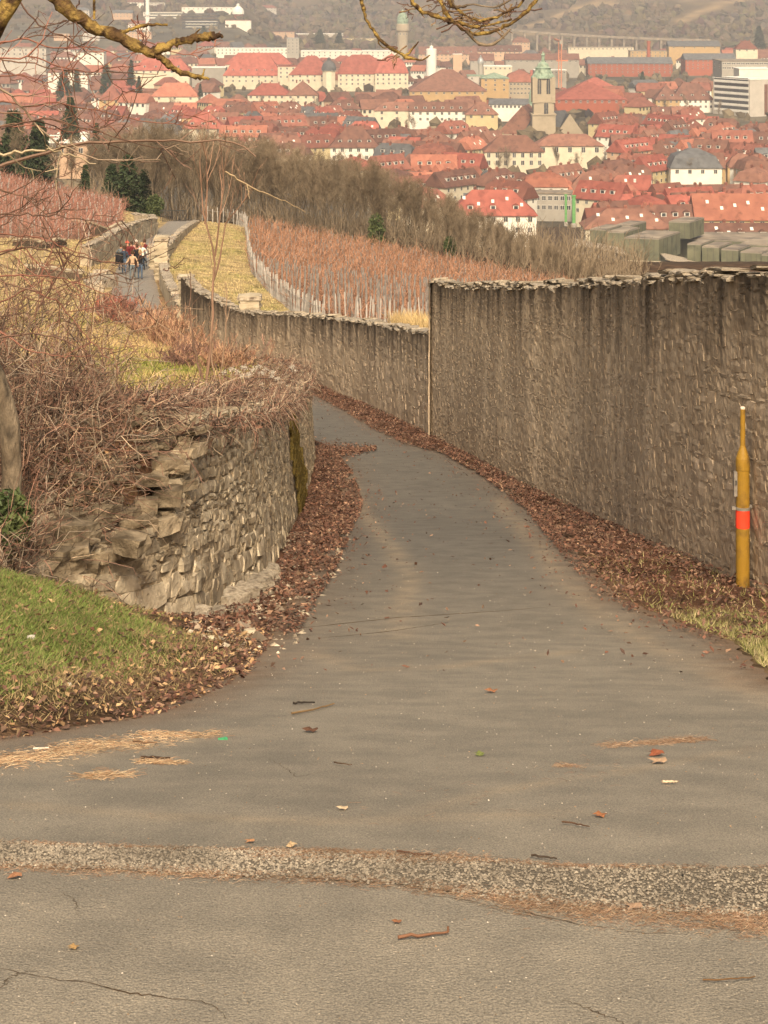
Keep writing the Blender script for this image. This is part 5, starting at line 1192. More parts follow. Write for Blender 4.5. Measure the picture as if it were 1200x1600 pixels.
ico = np.array([[0, 0, 1], [.89, 0, .45], [.28, .85, .45], [-.72, .53, .45], [-.72, -.53, .45], [.28, -.85, .45], [.9, .3, -.5], [-.3, .9, -.5], [-.9, -.3, -.5], [.3, -.9, -.5]])
fc = np.array([[0, 1, 2], [0, 2, 3], [0, 3, 4], [0, 4, 5], [0, 5, 1], [1, 6, 2], [2, 7, 3], [3, 8, 4], [5, 9, 1], [2, 6, 7], [3, 7, 8], [4, 8, 9], [4, 9, 5], [1, 9, 6]])
V = (ico[None]*(1+rg.normal(size=(n, 10, 1))*.3)*r_[:, None, None]*np.array([1, 1, 1.1])+np.c_[x, d, z+r_*.5][:, None]).reshape(-1, 3)
cc = np.repeat(np.array([.10, .073, .045])*(1+rg.normal(size=(n, 1))*.22)+rg.normal(size=(n, 3))*.006, 10, 0)
me = raw_mesh('hill_woodland', V, (np.arange(n)[:, None, None]*10+fc).reshape(-1, 3), M['veg'], col=np.clip(cc, .02, 1)); set_tags(link('hill_woodland', me), 'bare grey-brown woodland covering the far hillside', kind='stuff')
# scrub among the far town buildings
n = 2600; d = rg.uniform(700, 2400, n); x = rg.uniform(-.22, .22, n)*d; z = HT(x, d); r_ = rg.uniform(1.5, 4.2, n)
V = (ico[None]*(1+rg.normal(size=(n, 10, 1))*.3)*r_[:, None, None]+np.c_[x, d, z+r_*.5][:, None]).reshape(-1, 3)
cc = np.repeat(np.array([.11, .085, .05])*(1+rg.normal(size=(n, 1))*.3), 10, 0)
set_tags(link('garden_scrub', raw_mesh('garden_scrub', V, (np.arange(n)[:, None, None]*10+fc).reshape(-1, 3), M['veg'], col=np.clip(cc, .02, 1))), 'low brown garden shrubs between the town houses', kind='stuff')

# ------------------------------------------------------------------ vineyards
def vineyard(poly, rowdir, rowgap, gap, seed, stake_h, maxind, label, vlabel, colr=(.31, .17, .105), hh=1.3):
    r = np.random.RandomState(seed); P = np.array(poly); c = P.mean(0); u = np.array(rowdir)/np.linalg.norm(rowdir); v = np.array([-u[1], u[0]])
    pts = []
    for a in np.arange(-70, 70, rowgap):
        for b_ in np.arange(-90, 90, gap): pts.append(c+v*(a+r.normal()*.04)+u*(b_+r.normal()*.08))
    pts = np.array(pts); ins = poly_in(pts[:, 0], pts[:, 1], poly); pts = pts[ins]; ins = np.abs(pts[:, 0]) < pts[:, 1]*.215+2; pts = pts[ins]
    pts = pts[np.argsort(pts[:, 1])]; z = H(pts[:, 0], pts[:, 1])
    b = MB(); b.lathe([(.046, -.2), (.044, stake_h-.05), (.02, stake_h)], n=4); sm = b.mesh('vineyard_stake', M['stake']); lo, hi = [], MB()
    for i, (p, zz) in enumerate(zip(pts, z)):
        k = r.uniform(.85, 1.1)*(1-.38*float(ss(108, 128, p[1])))
        if i < maxind:
            o = link('vineyard_stake', sm, None, (p[0], p[1], zz)); o.scale = (1, 1, k); o.rotation_euler = (r.normal()*.05, r.normal()*.06, 0); set_tags(o, label, 'stake', 'grey stakes along the vineyard rows')
        else: lo.append([(p[0], p[1], zz-.2), (p[0]+r.normal()*.07, p[1]+r.normal()*.07, zz+stake_h*k)])
    if lo: m_ = MB(); add_tubes(m_, np.array(lo), .042, .04, 4); set_tags(m_.build('vineyard_stakes', M['stake']), 'the remaining grey stakes further back in the vineyard', kind='stuff')
    n = len(pts); base = np.c_[pts, z]; m_ = MB(); k = 26; sel_ = np.repeat(r.rand(n) < .2+.8*ss(98, 116, pts[:, 1]), 1) if seed == 5 else np.ones(n, bool); base = base[sel_]; pts = pts[sel_]; n = len(pts)
    st_ = np.repeat(base, k, 0)+np.c_[r.normal(size=(n*k, 2))*.28, r.uniform(.1, .75, n*k)]; D_ = unit(np.c_[r.normal(size=(n*k, 2))*.55+u*r.normal(size=(n*k, 1))*.5, r.uniform(.3, 1.1, (n*k, 1))]); s = np.linspace(0, 1, 4)[:, None]
    Pp = st_[:, None]+D_[:, None]*s*r.uniform(.4, hh*.8, (n*k, 1, 1))+np.cumsum(r.normal(size=(n*k, 4, 3))*.06, 1)
    cl = np.array(colr)*(1+r.normal(size=(n*k, 1))*.2); add_tubes(m_, Pp, .014, .010, 3, col=np.clip(cl, .02, 1))
    V, Fq = leaves_at(np.repeat(base, 7, 0)+np.c_[r.normal(size=(n*7, 2))*.4, r.uniform(.05, 1.2, n*7)], .07, r); m_.add(V, [Fq], 0, np.array(colr)*1.15)
    set_tags(m_.build('vines', M['veg']), vlabel, kind='stuff'); return n
print('stakes', vineyard(VINE, (-.3, 1), 1.35, 1.05, 5, 1.75, 299, 'grey weathered stake in the vineyard behind the lower wall', 'bare red-brown vines in the vineyard behind the lower wall'))
print('stakes2', vineyard(VINE2, (.9, .5), 1.6, 1.3, 6, 1.7, 0, '', 'bare pinkish vines in the small vineyard at the far left', (.30, .15, .11)))
# dense stake fence along the vineyard's left edge
def along(P, n):
    P = np.array(P, float); s = np.r_[0, np.cumsum(np.hypot(*np.diff(P, axis=0).T))]; q = np.linspace(0, s[-1], n); return np.c_[np.interp(q, s, P[:, 0]), np.interp(q, s, P[:, 1])]
fe = empty('paling_fence', (0, 0, 0), label='grey paling fence running along the left edge of the vineyard', cat='fence'); E = along([(-16.2, 171), (-13.2, 170.5), (-12.1, 167), (-10.5, 148), (-9.6, 136), (-8.6, 125), (-6.6, 111), (-4.6, 100), (-3, 93)], 170)
b = MB(); b.box((0, 0, .6), (.075, .05, 1.5)); pm_ = b.mesh('pale', M['stake'])
for (x, d) in E: q = link('pale', pm_, fe, (x, d, float(H(x, d)))); q.rotation_euler = (R.gauss(0, .05), R.gauss(0, .05), R.uniform(-.3, .3)); q.scale = (1, 1, R.uniform(.85, 1.08))
m_ = MB(); add_tubes(m_, np.c_[E, H(E[:, 0], E[:, 1])+1.0], .02, .02, 3); m_.build('wire', M['stake'], fe)
# vineyard marker stones at the wood edge
for k, (px, py, w_, h_) in enumerate([(659, 412, .6, .42), (714, 424, .26, .45), (724, 423, .3, .5)]):
    d = [151, 147, 146][k]; c = U(px, py, d); o = link('marker_stone', stone_mesh(k+3, 'coping'), None, (c[0], c[1], c[2])); o.scale = (w_*1.8, .5, h_*1.9); set_tags(o, ['wide white stone block lying at the wood edge above the vineyard', 'left small white marker stone at the vineyard corner', 'right small white marker stone at the vineyard corner'][k], 'marker stone')
# grey shed and fence at the wood corner
d = 182; o = empty('garden_shed', ((166-CX)/F*d, d, zt(336, d)), rz=.2, label='small grey-green shed between the far vineyard and the yews', cat='shed'); M['shed'] = mat('shed_paint', (.10, .14, .12), (.16, .2, .17), scale=2)
b = MB(); b.box((0, 0, .7), (.9, 1.2, 1.8)); b.build('wall', M['shed'], o); b = MB(); b.box((0, 0, 1.65), (1.1, 1.5, .12)); b.build('roof', M['gas_g'], o); b = MB(); b.box((.1, -.62, .6), (.4, .04, 1.3)); b.build('door', M['stake'], o)

# ------------------------------------------------------------------ meadow tufts
def blades(p, h, w, rng, col, lean=.5):
    n = len(p); a = rng.uniform(0, 6.28, n); dx = np.c_[np.cos(a), np.sin(a), np.zeros(n)]; l = np.c_[rng.normal(size=(n, 2))*lean, np.ones(n)]*(h*rng.uniform(.5, 1.3, n))[:, None]
    w = np.broadcast_to(w, (n,))[:, None]
    V = np.stack([p-dx*w, p+dx*w, p+l*.55+dx*w*.6+np.array([0, 0, .1])*l[:, 2:]*.3, p+l], 1).reshape(-1, 3)
    i = np.arange(n)[:, None]*4; return V, np.concatenate([i+np.array([0, 1, 2]), i+np.array([0, 2, 3])]), np.repeat(col, 4, 0)
rg = np.random.RandomState(91)
def scatter(n, px, py, dmax=300, dmin=3, sel=None):
    """random points on the ground inside a picture rectangle"""
    X = rg.uniform(px[0], px[1], n); Y = rg.uniform(py[0], py[1], n)
    return X, Y
def ground_pts(n, d0, d1, u0, u1, cond):
    d = d0+(d1-d0)*rg.rand(n); x = (rg.uniform(u0, u1, n)-CX)/F*d; k = cond(x, d); x, d = x[k], d[k]; return np.c_[x, d, H(x, d)]
# far meadow and pale field
p = ground_pts(70000, 84, 170, 0, 620, lambda x, d: (((x > xwr(d)+.6) & ~poly_in(x, d, VINE)) | ((x < xl(d)-.6) & ~poly_in(x, d, VINE2))))
n_ = wavy(p[:, 0]*.31, p[:, 1]*.23+2); cg = np.where((rg.rand(len(p))+.25*n_ > .86)[:, None], [.27, .25, .09], [.46, .36, .18])*(1+rg.normal(size=(len(p), 1))*.15)
V, Fq, C_ = blades(p, .13, .018, rg, np.clip(cg, .02, 1)); set_tags(link('meadow_grass', raw_mesh('meadow_grass', V, Fq, M['veg'], col=C_)), 'short straw-coloured winter grass on the meadow and pale field', kind='stuff')
# dry straw along the low wall's back edge
q = np.linspace(0, 1, 1500)[:, None]; A_ = U(590, 500, 57); B_ = U(640, 508, 50); w0 = rg.rand(1500, 1)
p = A_*(1-w0)+B_*w0; p[:, 0] += rg.uniform(.3, .9, 1500); p[:, 2] -= .15; V, Fq, C_ = blades(p, .42, .008, rg, np.tile([.5, .36, .17], (1500, 1))*(1+rg.normal(size=(1500, 1))*.15), .35)
set_tags(link('dry_grass', raw_mesh('dry_grass', V, Fq, M['veg'], col=C_)), 'pale dry grass tuft leaning over the lower wall', kind='stuff')
# terrace meadow behind the retaining wall
p = ground_pts(90000, 26, 84, -60, 500, lambda x, d: x < np.minimum(xw(d), xl(d))-.6); n_ = wavy(p[:, 0]*.31, p[:, 1]*.23+2)+.8*(p[:, 1] < 40)
cg = np.where((rg.rand(len(p))+.3*n_ > .72)[:, None], [.20, .21, .05], [.44, .32, .15])*(1+rg.normal(size=(len(p), 1))*.18)
V, Fq, C_ = blades(p, .10, .009, rg, np.clip(cg, .02, 1)); set_tags(link('terrace_grass', raw_mesh('terrace_grass', V, Fq, M['veg'], col=C_)), 'thin straw and green grass on the terrace above the retaining wall', kind='stuff')
# near bank
p = ground_pts(150000, 8.6, 15.6, -160, 420, lambda x, d: (x < xl(d)-.12) & (x < xw(d)+.25*(d > 14.2)+9*(d < 14.2)))
n_ = wavy(p[:, 0]*.9+3, p[:, 1]*.7)+.5*wavy(p[:, 0]*2.7+1, p[:, 1]*2.3); gr = ss(.2, 1.0, xl(p[:, 1])-p[:, 0])*ss(-1.1, .4, n_+.35)*(1-.75*ss(13.6, 15, p[:, 1]))*.75+.03; kk = rg.rand(len(p)) < gr+.06
p = p[kk]; isg = rg.rand(len(p)) < gr[kk]; cg = np.where(isg[:, None], [.15, .19, .05], [.27, .20, .10])*(1+rg.normal(size=(len(p), 1))*.22)
V, Fq, C_ = blades(p, .032, .003, rg, np.clip(cg, .01, 1), .9); set_tags(link('bank_grass', raw_mesh('bank_grass', V, Fq, M['veg'], col=C_)), 'green grass with straw on the sloping bank at lower left', kind='stuff')
# verge grass at right
p = ground_pts(60000, 9.5, 24, 900, 1330, lambda x, d: (x > xr(d)+.1) & (x < xwr(d)-.03)); n_ = wavy(p[:, 0]*1.4, p[:, 1]*1.1); gr = (1-ss(15.5, 17.5, p[:, 1]))*.8*ss(-1.3, .2, n_+.4)+.07*(p[:, 1] < 22); kk = rg.rand(len(p)) < gr; p = p[kk]
cg = np.where((rg.rand(len(p)) < .5)[:, None], [.20, .20, .065], [.33, .27, .14])*(1+rg.normal(size=(len(p), 1))*.2)
V, Fq, C_ = blades(p, .06, .004, rg, np.clip(cg, .02, 1), .7); set_tags(link('verge_grass', raw_mesh('verge_grass', V, Fq, M['veg'], col=C_)), 'yellowish grass on the verge at the foot of the tall wall', kind='stuff')

# ------------------------------------------------------------------ leaf litter
def litter(p, size, rng, cols, lift=.0):
    n = len(p); a = rng.uniform(0, 6.28, n); t = rng.normal(size=n)*.35; u = np.c_[np.cos(a), np.sin(a), t]; v = np.c_[-np.sin(a), np.cos(a), rng.normal(size=n)*.35]; s = (size*np.clip(rng.lognormal(-.22, .38, n), .3, 1.5))[:, None]; N_ = np.cross(u, v)
    q = p+np.c_[np.zeros((n, 2)), rng.uniform(.004, .02, n)+lift+abs(t)*s[:, 0]*.8]
    V = np.stack([q-u*s, q-v*s*.55+u*s*rng.uniform(-.4, .4, (n, 1))+N_*s*rng.uniform(0, .5, (n, 1)), q-u*s*.1, q+v*s*.55+u*s*rng.uniform(-.4, .4, (n, 1))+N_*s*rng.uniform(-.1, .45, (n, 1)), q+u*s+N_*s*.2], 1).reshape(-1, 3); i = np.arange(n)[:, None]*5
    F_ = np.concatenate([i+np.array(k) for k in ([0, 1, 2], [0, 2, 3], [1, 4, 2], [2, 4, 3])]); c = np.asarray(cols)[rng.randint(len(cols), size=n)]*(1+rng.normal(size=(n, 1))*.22)
    return V, F_, np.repeat(np.clip(c, .01, 1), 5, 0)
BR = [(.145, .070, .046), (.17, .088, .058), (.10, .05, .036), (.25, .155, .10), (.08, .05, .038), (.13, .078, .053), (.11, .058, .04)]
def litter_obj(nm, pts, size, label, cols=BR, lift=0):
    V, F_, C_ = litter(pts, size, rg, cols, lift); set_tags(link(nm, raw_mesh(nm, V, F_, M['veg'], col=C_)), label, kind='stuff')
def road_h(x, d): return np.maximum(H(x, d), zr(d)+.014)
d = 15.0+43*rg.rand(38000)**1.3; wl = np.minimum(xw(d), xl(d)-.05); w_ = xl(d)-wl; t = rg.rand(len(d))
x = wl+.05+(w_+.18)*t**(.85); x += np.where(rg.rand(len(d)) < .05, rg.exponential(.35, len(d)), 0); k = (rg.rand(len(d)) < (.35+.65*ss(17, 24, d))*ss(-1.0, .3, wavy(x*4, d*1.6)+.35)); x, d = x[k], d[k]
litter_obj('leaf_litter', np.c_[x, d, road_h(x, d)+.02], .022, 'red-brown dead leaves drifted along the foot of the retaining wall')
d = 14.5+48*rg.rand(52000)**1.2; a0, a1 = xr(d), xwr(d); t = rg.rand(len(d)); x = a1-.02-(a1-a0+.15)*t**.9; x -= np.where(rg.rand(len(d)) < .04, rg.exponential(.4, len(d)), 0); k = rg.rand(len(d)) < (.30+.70*ss(17, 26, d)+.3*(a1-x < .4))*ss(-1.0, .3, wavy(x*4, d*1.6)+.35); x, d = x[k], d[k]
litter_obj('leaf_litter', np.c_[x, d, road_h(x, d)+.02], .022, 'red-brown dead leaves lining the foot of the tall wall and lower wall')
# tongue of leaves across the lane
c0, c1 = GZ(500, 712), GZ(588, 703); n = 2600; t = rg.rand(n)**1.3; x = c0[0]+(c1[0]-c0[0])*t; d = c0[1]+(c1[1]-c0[1])*t+rg.normal(size=n)*(1.1*(1-t)+.25)
litter_obj('leaf_litter', np.c_[x, d, road_h(x, d)+.015], .027, 'tongue of dead leaves reaching across the lane at the bend')
# bank foot
p = ground_pts(30000, 8.4, 15.8, -200, 440, lambda x, d: (x < xl(d)+.02) & (x > xl(d)-3.2)); e = xl(p[:, 1])-p[:, 0]; k = rg.rand(len(p)) < .50*np.exp(-e/.40)+.07+.2*ss(13.4, 14.6, p[:, 1]); p = p[k]
litter_obj('leaf_litter', p, .019, 'brown leaf litter and needles at the foot of the grassy bank', BR+[(.36, .22, .11), (.42, .28, .15)])
d = 12+rg.rand(5000)*33; t = rg.rand(len(d)); x = xl(d)+(xr(d)-xl(d))*t; k = rg.rand(len(d)) < .06+.8*np.exp(-np.minimum(t, 1-t)/.08); x, d = x[k], d[k]
litter_obj('scattered_leaves', np.c_[x, d, road_h(x, d)], .020, 'few small leaves scattered over the asphalt lane')

# ------------------------------------------------------------------ brambles, thickets, shrubs
def canes(p, dr, L, rng, n=7, arch=.6, wob=.1):
    m = len(p); s = np.linspace(0, 1, n)[:, None]; L = np.broadcast_to(L, (m,))[:, None, None]
    W = np.cumsum(rng.normal(size=(m, n, 3))*wob/math.sqrt(n), 1)*L; W -= W[:, :1]
    return p[:, None]+L*(dr[:, None]*s-np.array([0, 0, arch])*s**2*rng.uniform(.4, 1.3, (m, 1, 1)))+W
def ccol(c, m, rng, v=.25): return np.clip(np.array(c)[rng.randint(len(c), size=m)]*(1+rng.normal(size=(m, 1))*v), .015, 1)
TW = [(.17, .10, .07), (.24, .145, .10), (.11, .068, .05), (.34, .25, .165), (.18, .095, .065), (.26, .205, .15), (.06, .042, .032)]
# mat of brambles over the retaining wall top
n = 3900; d = 16.4+29*rg.rand(n)**1.2; off = rg.uniform(0, 1.2, n); x = xw(d)-off; z = np.maximum(H(x, d), zr(d)+1.62); p = np.c_[x, d, z+rg.uniform(0, .06, n)]
a = rg.normal(size=n)*.5+np.where(rg.rand(n) < .5, 0, math.pi); dr = unit(np.c_[np.sin(a)*.6+.08, np.cos(a), rg.uniform(.05, .38, n)]); mb = MB(); P = canes(p, dr, rg.uniform(.25, .75, n), rg, 7, .32, .16); P[..., 0] = np.minimum(P[..., 0], xw(P[..., 1])+rg.uniform(-.15, .07, (n, 1))); add_tubes(mb, P, .0048, .003, 3, col=ccol(TW, n, rg))
Q, _ = sprout(P[:2600], 2, .28, 3, .8, .1, .2, 1, rg); add_tubes(mb, Q, .0035, .0025, 3, col=ccol(TW, len(Q), rg))
# canes hanging down the face
n = 170; d = 17.5+20*rg.rand(n); x = xw(d)+.0; p = np.c_[x, d, zr(d)+1.72]; dr = unit(np.c_[rg.uniform(.1, .5, n), rg.normal(size=n)*.5, rg.uniform(-.2, .4, n)]); P = canes(p, dr, rg.uniform(.08, .32, n), rg, 6, 1.0, .12); P[..., 0] = np.maximum(P[..., 0], xw(P[..., 1])+.01); add_tubes(mb, P, .004, .002, 3, col=ccol(TW, n, rg))
set_tags(mb.build('bramble_mat', M['veg']), 'tangled red-brown bramble canes matted over the top of the retaining wall', kind='stuff')
n = 7000; d = 16.2+30*rg.rand(n)**1.2; x = xw(d)-rg.uniform(0, 2.2, n)**1.1; litter_obj('leaf_litter', np.c_[x, d, np.maximum(H(x, d), zr(d)+1.55)+rg.uniform(0, .12, n)], .032, 'dead leaves caught under the brambles on the retaining wall')
# thicket around the broken wall end and along the left edge
mb = MB(); n = 2200; px = rg.uniform(-60, 200, n)*rg.rand(n)**.5; d = rg.uniform(13.4, 21, n); x = (px-CX)/F*d; k = x < np.maximum(xw(d)-.25, -2.6+0*d); k &= (d > 14.2)|(px < 120); x, d = x[k], d[k]; px_k = px[k]; n = len(x); p = np.c_[x, d, H(x, d)]
lean = np.where(rg.rand(n) < .55, 1., .3)[:, None]; dr = unit(np.c_[rg.normal(size=n)*.5+.3, rg.normal(size=n)*.3, rg.uniform(.3, 1.2, n)]*np.c_[lean, lean, np.ones(n)]); P = canes(p, dr, rg.uniform(.15, .55, n)*(1+.6*(px_k < 110)), rg, 7, .45, .2)
add_tubes(mb, P, .004, .0022, 3, col=ccol(TW, n, rg, .3)); Q, _ = sprout(P[:2500], 2, .2, 3, .85, .15, .2, 1, rg); add_tubes(mb, Q, .003, .002, 3, col=ccol(TW, len(Q), rg))
n = 1900; d = rg.uniform(13.7, 17.4, n); x = np.minimum(xw(d)-.35-rg.exponential(.55, n), 50); p = np.c_[x, d, H(x, d)]; dr = unit(np.c_[rg.normal(size=n)*.9+.2, rg.normal(size=n)*.4, rg.uniform(.05, .7, n)]); P = canes(p, dr, rg.uniform(.12, .5, n), rg, 6, .5, .2); add_tubes(mb, P, .0038, .002, 3, col=ccol(TW, n, rg, .35))
set_tags(mb.build('bramble_thicket', M['veg']), 'dense tangle of thin dry canes and twigs left of the broken wall end', kind='stuff')
# fine twigs rising at the left border (in front of field)
mb = MB(); n = 210; d = rg.uniform(15, 24, n); px = -70+250*rg.rand(n)**2.0; x = (px-CX)/F*d; p = np.c_[x, d, H(x, d)]; dr = unit(np.c_[rg.normal(size=n)*.35+.1, rg.normal(size=n)*.2, np.ones(n)]); L_ = rg.uniform(.7, 2.2, n)*(1-.6*ss(50, 160, px)); P = canes(p, dr, L_, rg, 8, .18, .2)
add_tubes(mb, P, .0055, .003, 3, col=ccol(TW, n, rg, .3)); Q, _ = sprout(P, 6, .55, 4, .9, .15, .3, 1, rg); add_tubes(mb, Q, .0035, .0022, 3, col=ccol(TW, len(Q), rg)); Q2, _ = sprout(Q, 2, .25, 3, .9, .1, .2, 1, rg); add_tubes(mb, Q2, .0024, .0018, 3, col=ccol(TW, len(Q2), rg))
set_tags(mb.build('twig_thicket', M['veg']), 'tall loose thicket of dark reddish twigs along the left edge', kind='stuff')
litter_obj('leaf_litter', ground_pts(5000, 13.6, 18, -100, 300, lambda x, d: x < xw(d)-.1), .024, 'brown dead leaves on the earthy slope behind the broken wall end')
# individual shrubs
def shrub(px, py, h, w, label, cols, nst=26, d=None, up=1., group=None, k3=3, name='shrub', r=.012):
    p0 = G(px, py, 16) if d is None else np.array([(px-CX)/F*d, d, float(H((px-CX)/F*d, d))]); rr_ = np.random.RandomState(int(px*7+py)); o = empty(name, tuple(p0), label=label, cat='shrub', group=group)
    b0 = np.c_[rr_.normal(size=(nst, 2))*w*.18, np.zeros(nst)]; dr = unit(np.c_[rr_.normal(size=(nst, 2))*w/h*.55, np.ones(nst)*up]); P = canes(b0, dr, h*rr_.uniform(.6, 1.05, nst), rr_, 7, .12, .12)
    m1 = MB(); add_tubes(m1, P, r, r*.4, 4, col=ccol(cols, nst, rr_)); m1.build('stem', M['veg'], o)
    Q, _ = sprout(P, 9, h*.32, 4, .7, .5, .2, 1, rr_); Q2, _ = sprout(Q, k3, h*.14, 3, .7, .4, .2, 1, rr_); m2 = MB(); tw = max(r*.35, p0[1]*.00011); add_tubes(m2, Q, tw*1.2, tw, 3, col=ccol(cols, len(Q), rr_)); add_tubes(m2, Q2, tw, tw*.8, 3, col=ccol(cols, len(Q2), rr_)); m2.build('twigs', M['veg'], o); return o
RED = [(.33, .09, .06), (.26, .07, .05), (.40, .14, .09)]; TAN = [(.36, .22, .13), (.30, .16, .10), (.42, .27, .16), (.22, .11, .075)]; MAU = [(.20, .115, .09), (.26, .14, .10), (.16, .09, .07)]
for px, d, h, w, lab, cl, ns in [(172, 86, 2.5, 2.6, 'bright red-twigged shrub beside the path, in front of the walkers', RED, 60), (205, 72, 2.3, 2.8, 'mauve-brown shrub with pale tips below the footpath', MAU, 50), (235, 60, 1.9, 2.2, 'low reddish shrub left of the hedge stems', TAN, 44),
        (262, 56, 2.3, 2.0, 'tan hedge shrub behind the leaf heap', TAN, 46), (300, 52, 2.6, 2.2, 'tall pinkish-tan hedge shrub left of the sapling', TAN, 54), (335, 50, 2.5, 2.2, 'thick brown hedge shrub at the sapling foot', MAU, 54), (372, 50, 2.2, 1.9, 'red-brown hedge shrub right of the sapling', TAN+RED[:1], 50), (405, 48, 1.5, 1.5, 'small red-brown shrub nearest the lane bend', RED[1:2]+MAU, 40), (280, 42, 1.1, 1.6, 'low brown shrub on the leaf-strewn terrace', MAU, 40), (345, 40, 1.2, 1.6, 'low leafless shrub above the white seed heads', TAN, 40), (185, 66, 1.9, 2.2, 'reddish shrub at the left foot of the hedge', RED[2:]+MAU, 46), (245, 78, 1.6, 2.0, 'brown shrub against the parapet wall', MAU, 40), (312, 60, 2.6, 2., 'tan shrub rising before the swept-up wall', TAN, 50), (345, 58, 2.2, 2., 'grey-brown shrub before the lower wall', MAU, 50)]:
    shrub(px, 0, h*.62, w*.72, lab, cl, ns, d=d, r=.010 if d < 70 else .014)
# saplings
def sapling(name, pts, r0, label, nb, bl, col, d, extra=(), cat='sapling'):
    r0 = r0*.62; P = np.array([U(a, b_, d) for a, b_ in pts]); o = empty(name, tuple(P[0]), label=label, cat=cat); rr_ = np.random.RandomState(int(P[0][0]*100)%999+5); Pp = (path(P, 14, .006*d/20, rr_)-P[0])[None]
    m = MB(); add_tubes(m, Pp, r0, r0*.3, 5, col=np.array([col])); m.build('trunk', M['veg'], o); m2 = MB()
    E_ = [(path(np.array([U(a, b_, d) for a, b_ in e_]), 10, .003*d/20, rr_)-P[0])[None] for e_ in extra]
    for e_ in E_: add_tubes(m2, e_, r0*.55, r0*.18, 4, col=np.array([col]))
    for S_ in [Pp]+E_:
        Q, _ = sprout(S_, nb, bl, 5, .55, .55, .35, 1, rr_, .1); add_tubes(m2, Q, r0*.22, r0*.1, 3, col=ccol([col], len(Q), rr_)); Q2, _ = sprout(Q, 3, bl*.4, 3, .6, .4, .2, 1, rr_, .1); add_tubes(m2, Q2, r0*.11, r0*.07, 3, col=ccol([col], len(Q2), rr_))
    m2.build('branch', M['veg'], o); return o
SC_ = (.25, .15, .10)
sapling('sapling', [(322, 600), (330, 540), (332, 450), (336, 400), (320, 350), (314, 300), (312, 252)], .045, 'slender forked sapling in the hedge, tallest stem before the meadow', 6, .8, SC_, 30, [[(334, 438), (345, 400), (352, 350), (378, 318), (395, 290)], [(336, 400), (345, 330), (350, 290), (346, 235)], [(320, 350), (324, 300), (322, 240), (318, 228)]])
sapling('sapling', [(316, 592), (303, 540), (297, 490), (298, 425)], .03, 'thin dark upright stem left of the forked sapling', 3, .35, (.16, .10, .07), 26)
sapling('sapling', [(345, 590), (352, 520), (354, 470), (352, 440)], .022, 'short pale stem right of the forked sapling', 3, .3, (.3, .2, .13), 26)
sapling('sapling', [(338, 600), (330, 560), (330, 500), (333, 455)], .02, 'thin tan stem close against the forked sapling', 3, .3, (.3, .2, .13), 25)
sapling('sapling', [(146, 618), (141, 560), (138, 500), (140, 440), (138, 400)], .016, 'thin pale pole in the left twigs with grey lower part', 3, .3, (.24, .16, .11), 20)
sapling('sapling', [(163, 640), (162, 580), (167, 530), (170, 480)], .014, 'thin grey pole right of the pale pole', 2, .3, (.26, .18, .13), 20)
sapling('sapling', [(62, 680), (63, 630), (61, 590)], .018, 'short whitish stick in the twig thicket', 1, .1, (.45, .38, .28), 17)
sapling('sapling', [(128, 480), (122, 420), (128, 380), (118, 330)], .014, 'reddish upright twig in front of the pale field', 4, .3, (.24, .12, .08), 19)
# white seed heads of old man's beard
mb_heads = [(350, 583), (362, 577), (372, 582), (381, 574), (396, 578), (404, 573), (409, 583), (388, 586), (425, 582), (424, 588), (432, 592), (438, 598), (447, 604), (455, 608), (457, 573), (459, 579), (415, 577), (379, 588), (462, 598), (408, 600)]
M['fluff'] = mat('seed_fluff', (.42, .36, .29), (.60, .54, .45), scale=40, rough=1, spec=0)
for k, (px, py) in enumerate(mb_heads):
    d = 26+(px-350)*.08; c = U(px, py, d); n = 260; n = 110; p = rg.normal(size=(n, 3))*np.array([.026, .026, .018])
    V, Fq = leaves_at(p, .012, rg); o = empty('seed_head', tuple(c), label='fluffy white clematis seed head on the bramble mat at the wall end', cat='seed head', group='white seed heads along the retaining wall top'); link('fluff', raw_mesh('fluff', V, Fq, M['fluff']), o)
    g_ = c.copy(); m_ = MB(); add_tubes(m_, path([(0, 0, 0), (.03, .05, -.12), (0, .1, -.3)], 5)[None], .006, .005, 3, col=np.array([TW[0]])); m_.build('stalk', M['veg'], o)

# ------------------------------------------------------------------ big tree at the left whose branches hang into view
tree = empty('overhanging_tree', tuple(U(10, 800, 14)), label='grey-trunked tree at the left edge whose lichened branches hang into view', cat='tree'); T0 = U(10, 800, 14)
def tr(pts, d, **k): return np.array([U(a, b_, (d if np.isscalar(d) else d[i])) for i, (a, b_) in enumerate(pts)])-T0
m = MB(); P = path(tr([(16, 870), (17, 780), (18, 700), (12, 640), (-6, 590), (-50, 500), (-100, 250), (-130, 0), (-150, -300)], 14), 30, .006)[None]; rad = np.interp(np.linspace(0, 1, 30), [0, .08, 1], [.10, .075, .07])[None]; add_tubes(m, P, 0, rad=rad, sides=12); m.build('trunk', M['bark_g'], tree, smooth=True)
def limb(nm, pts, d, r, mt, wob=.004, n=28, sides=8, knob=.12):
    P = path(tr(pts, d), n, wob); rad = np.interp(np.linspace(0, 1, n), np.linspace(0, 1, len(r)), r)*(1+rg.normal(size=n)*knob); m = MB(); add_tubes(m, P[None], 0, rad=rad[None], sides=sides); return m.build(nm, mt, tree, smooth=True), P
px2r = lambda w, d=7: w/2*d/F
limb('branch', [(-140, 190), (-60, 100), (-15, 55), (10, 15), (30, -20), (50, -60)], [9, 8, 7, 7, 7, 7], [px2r(44, 8), px2r(40), px2r(36), px2r(34), px2r(26)], M['bark_y'], .003)
limb('branch', [(30, -60), (70, -20), (92, 2), (118, 24), (148, 44), (178, 54), (205, 68), (233, 82), (243, 84)], 7, [px2r(30), px2r(26), px2r(23), px2r(21), px2r(20), px2r(19), px2r(18)], M['bark_y'], .0025, sides=10)
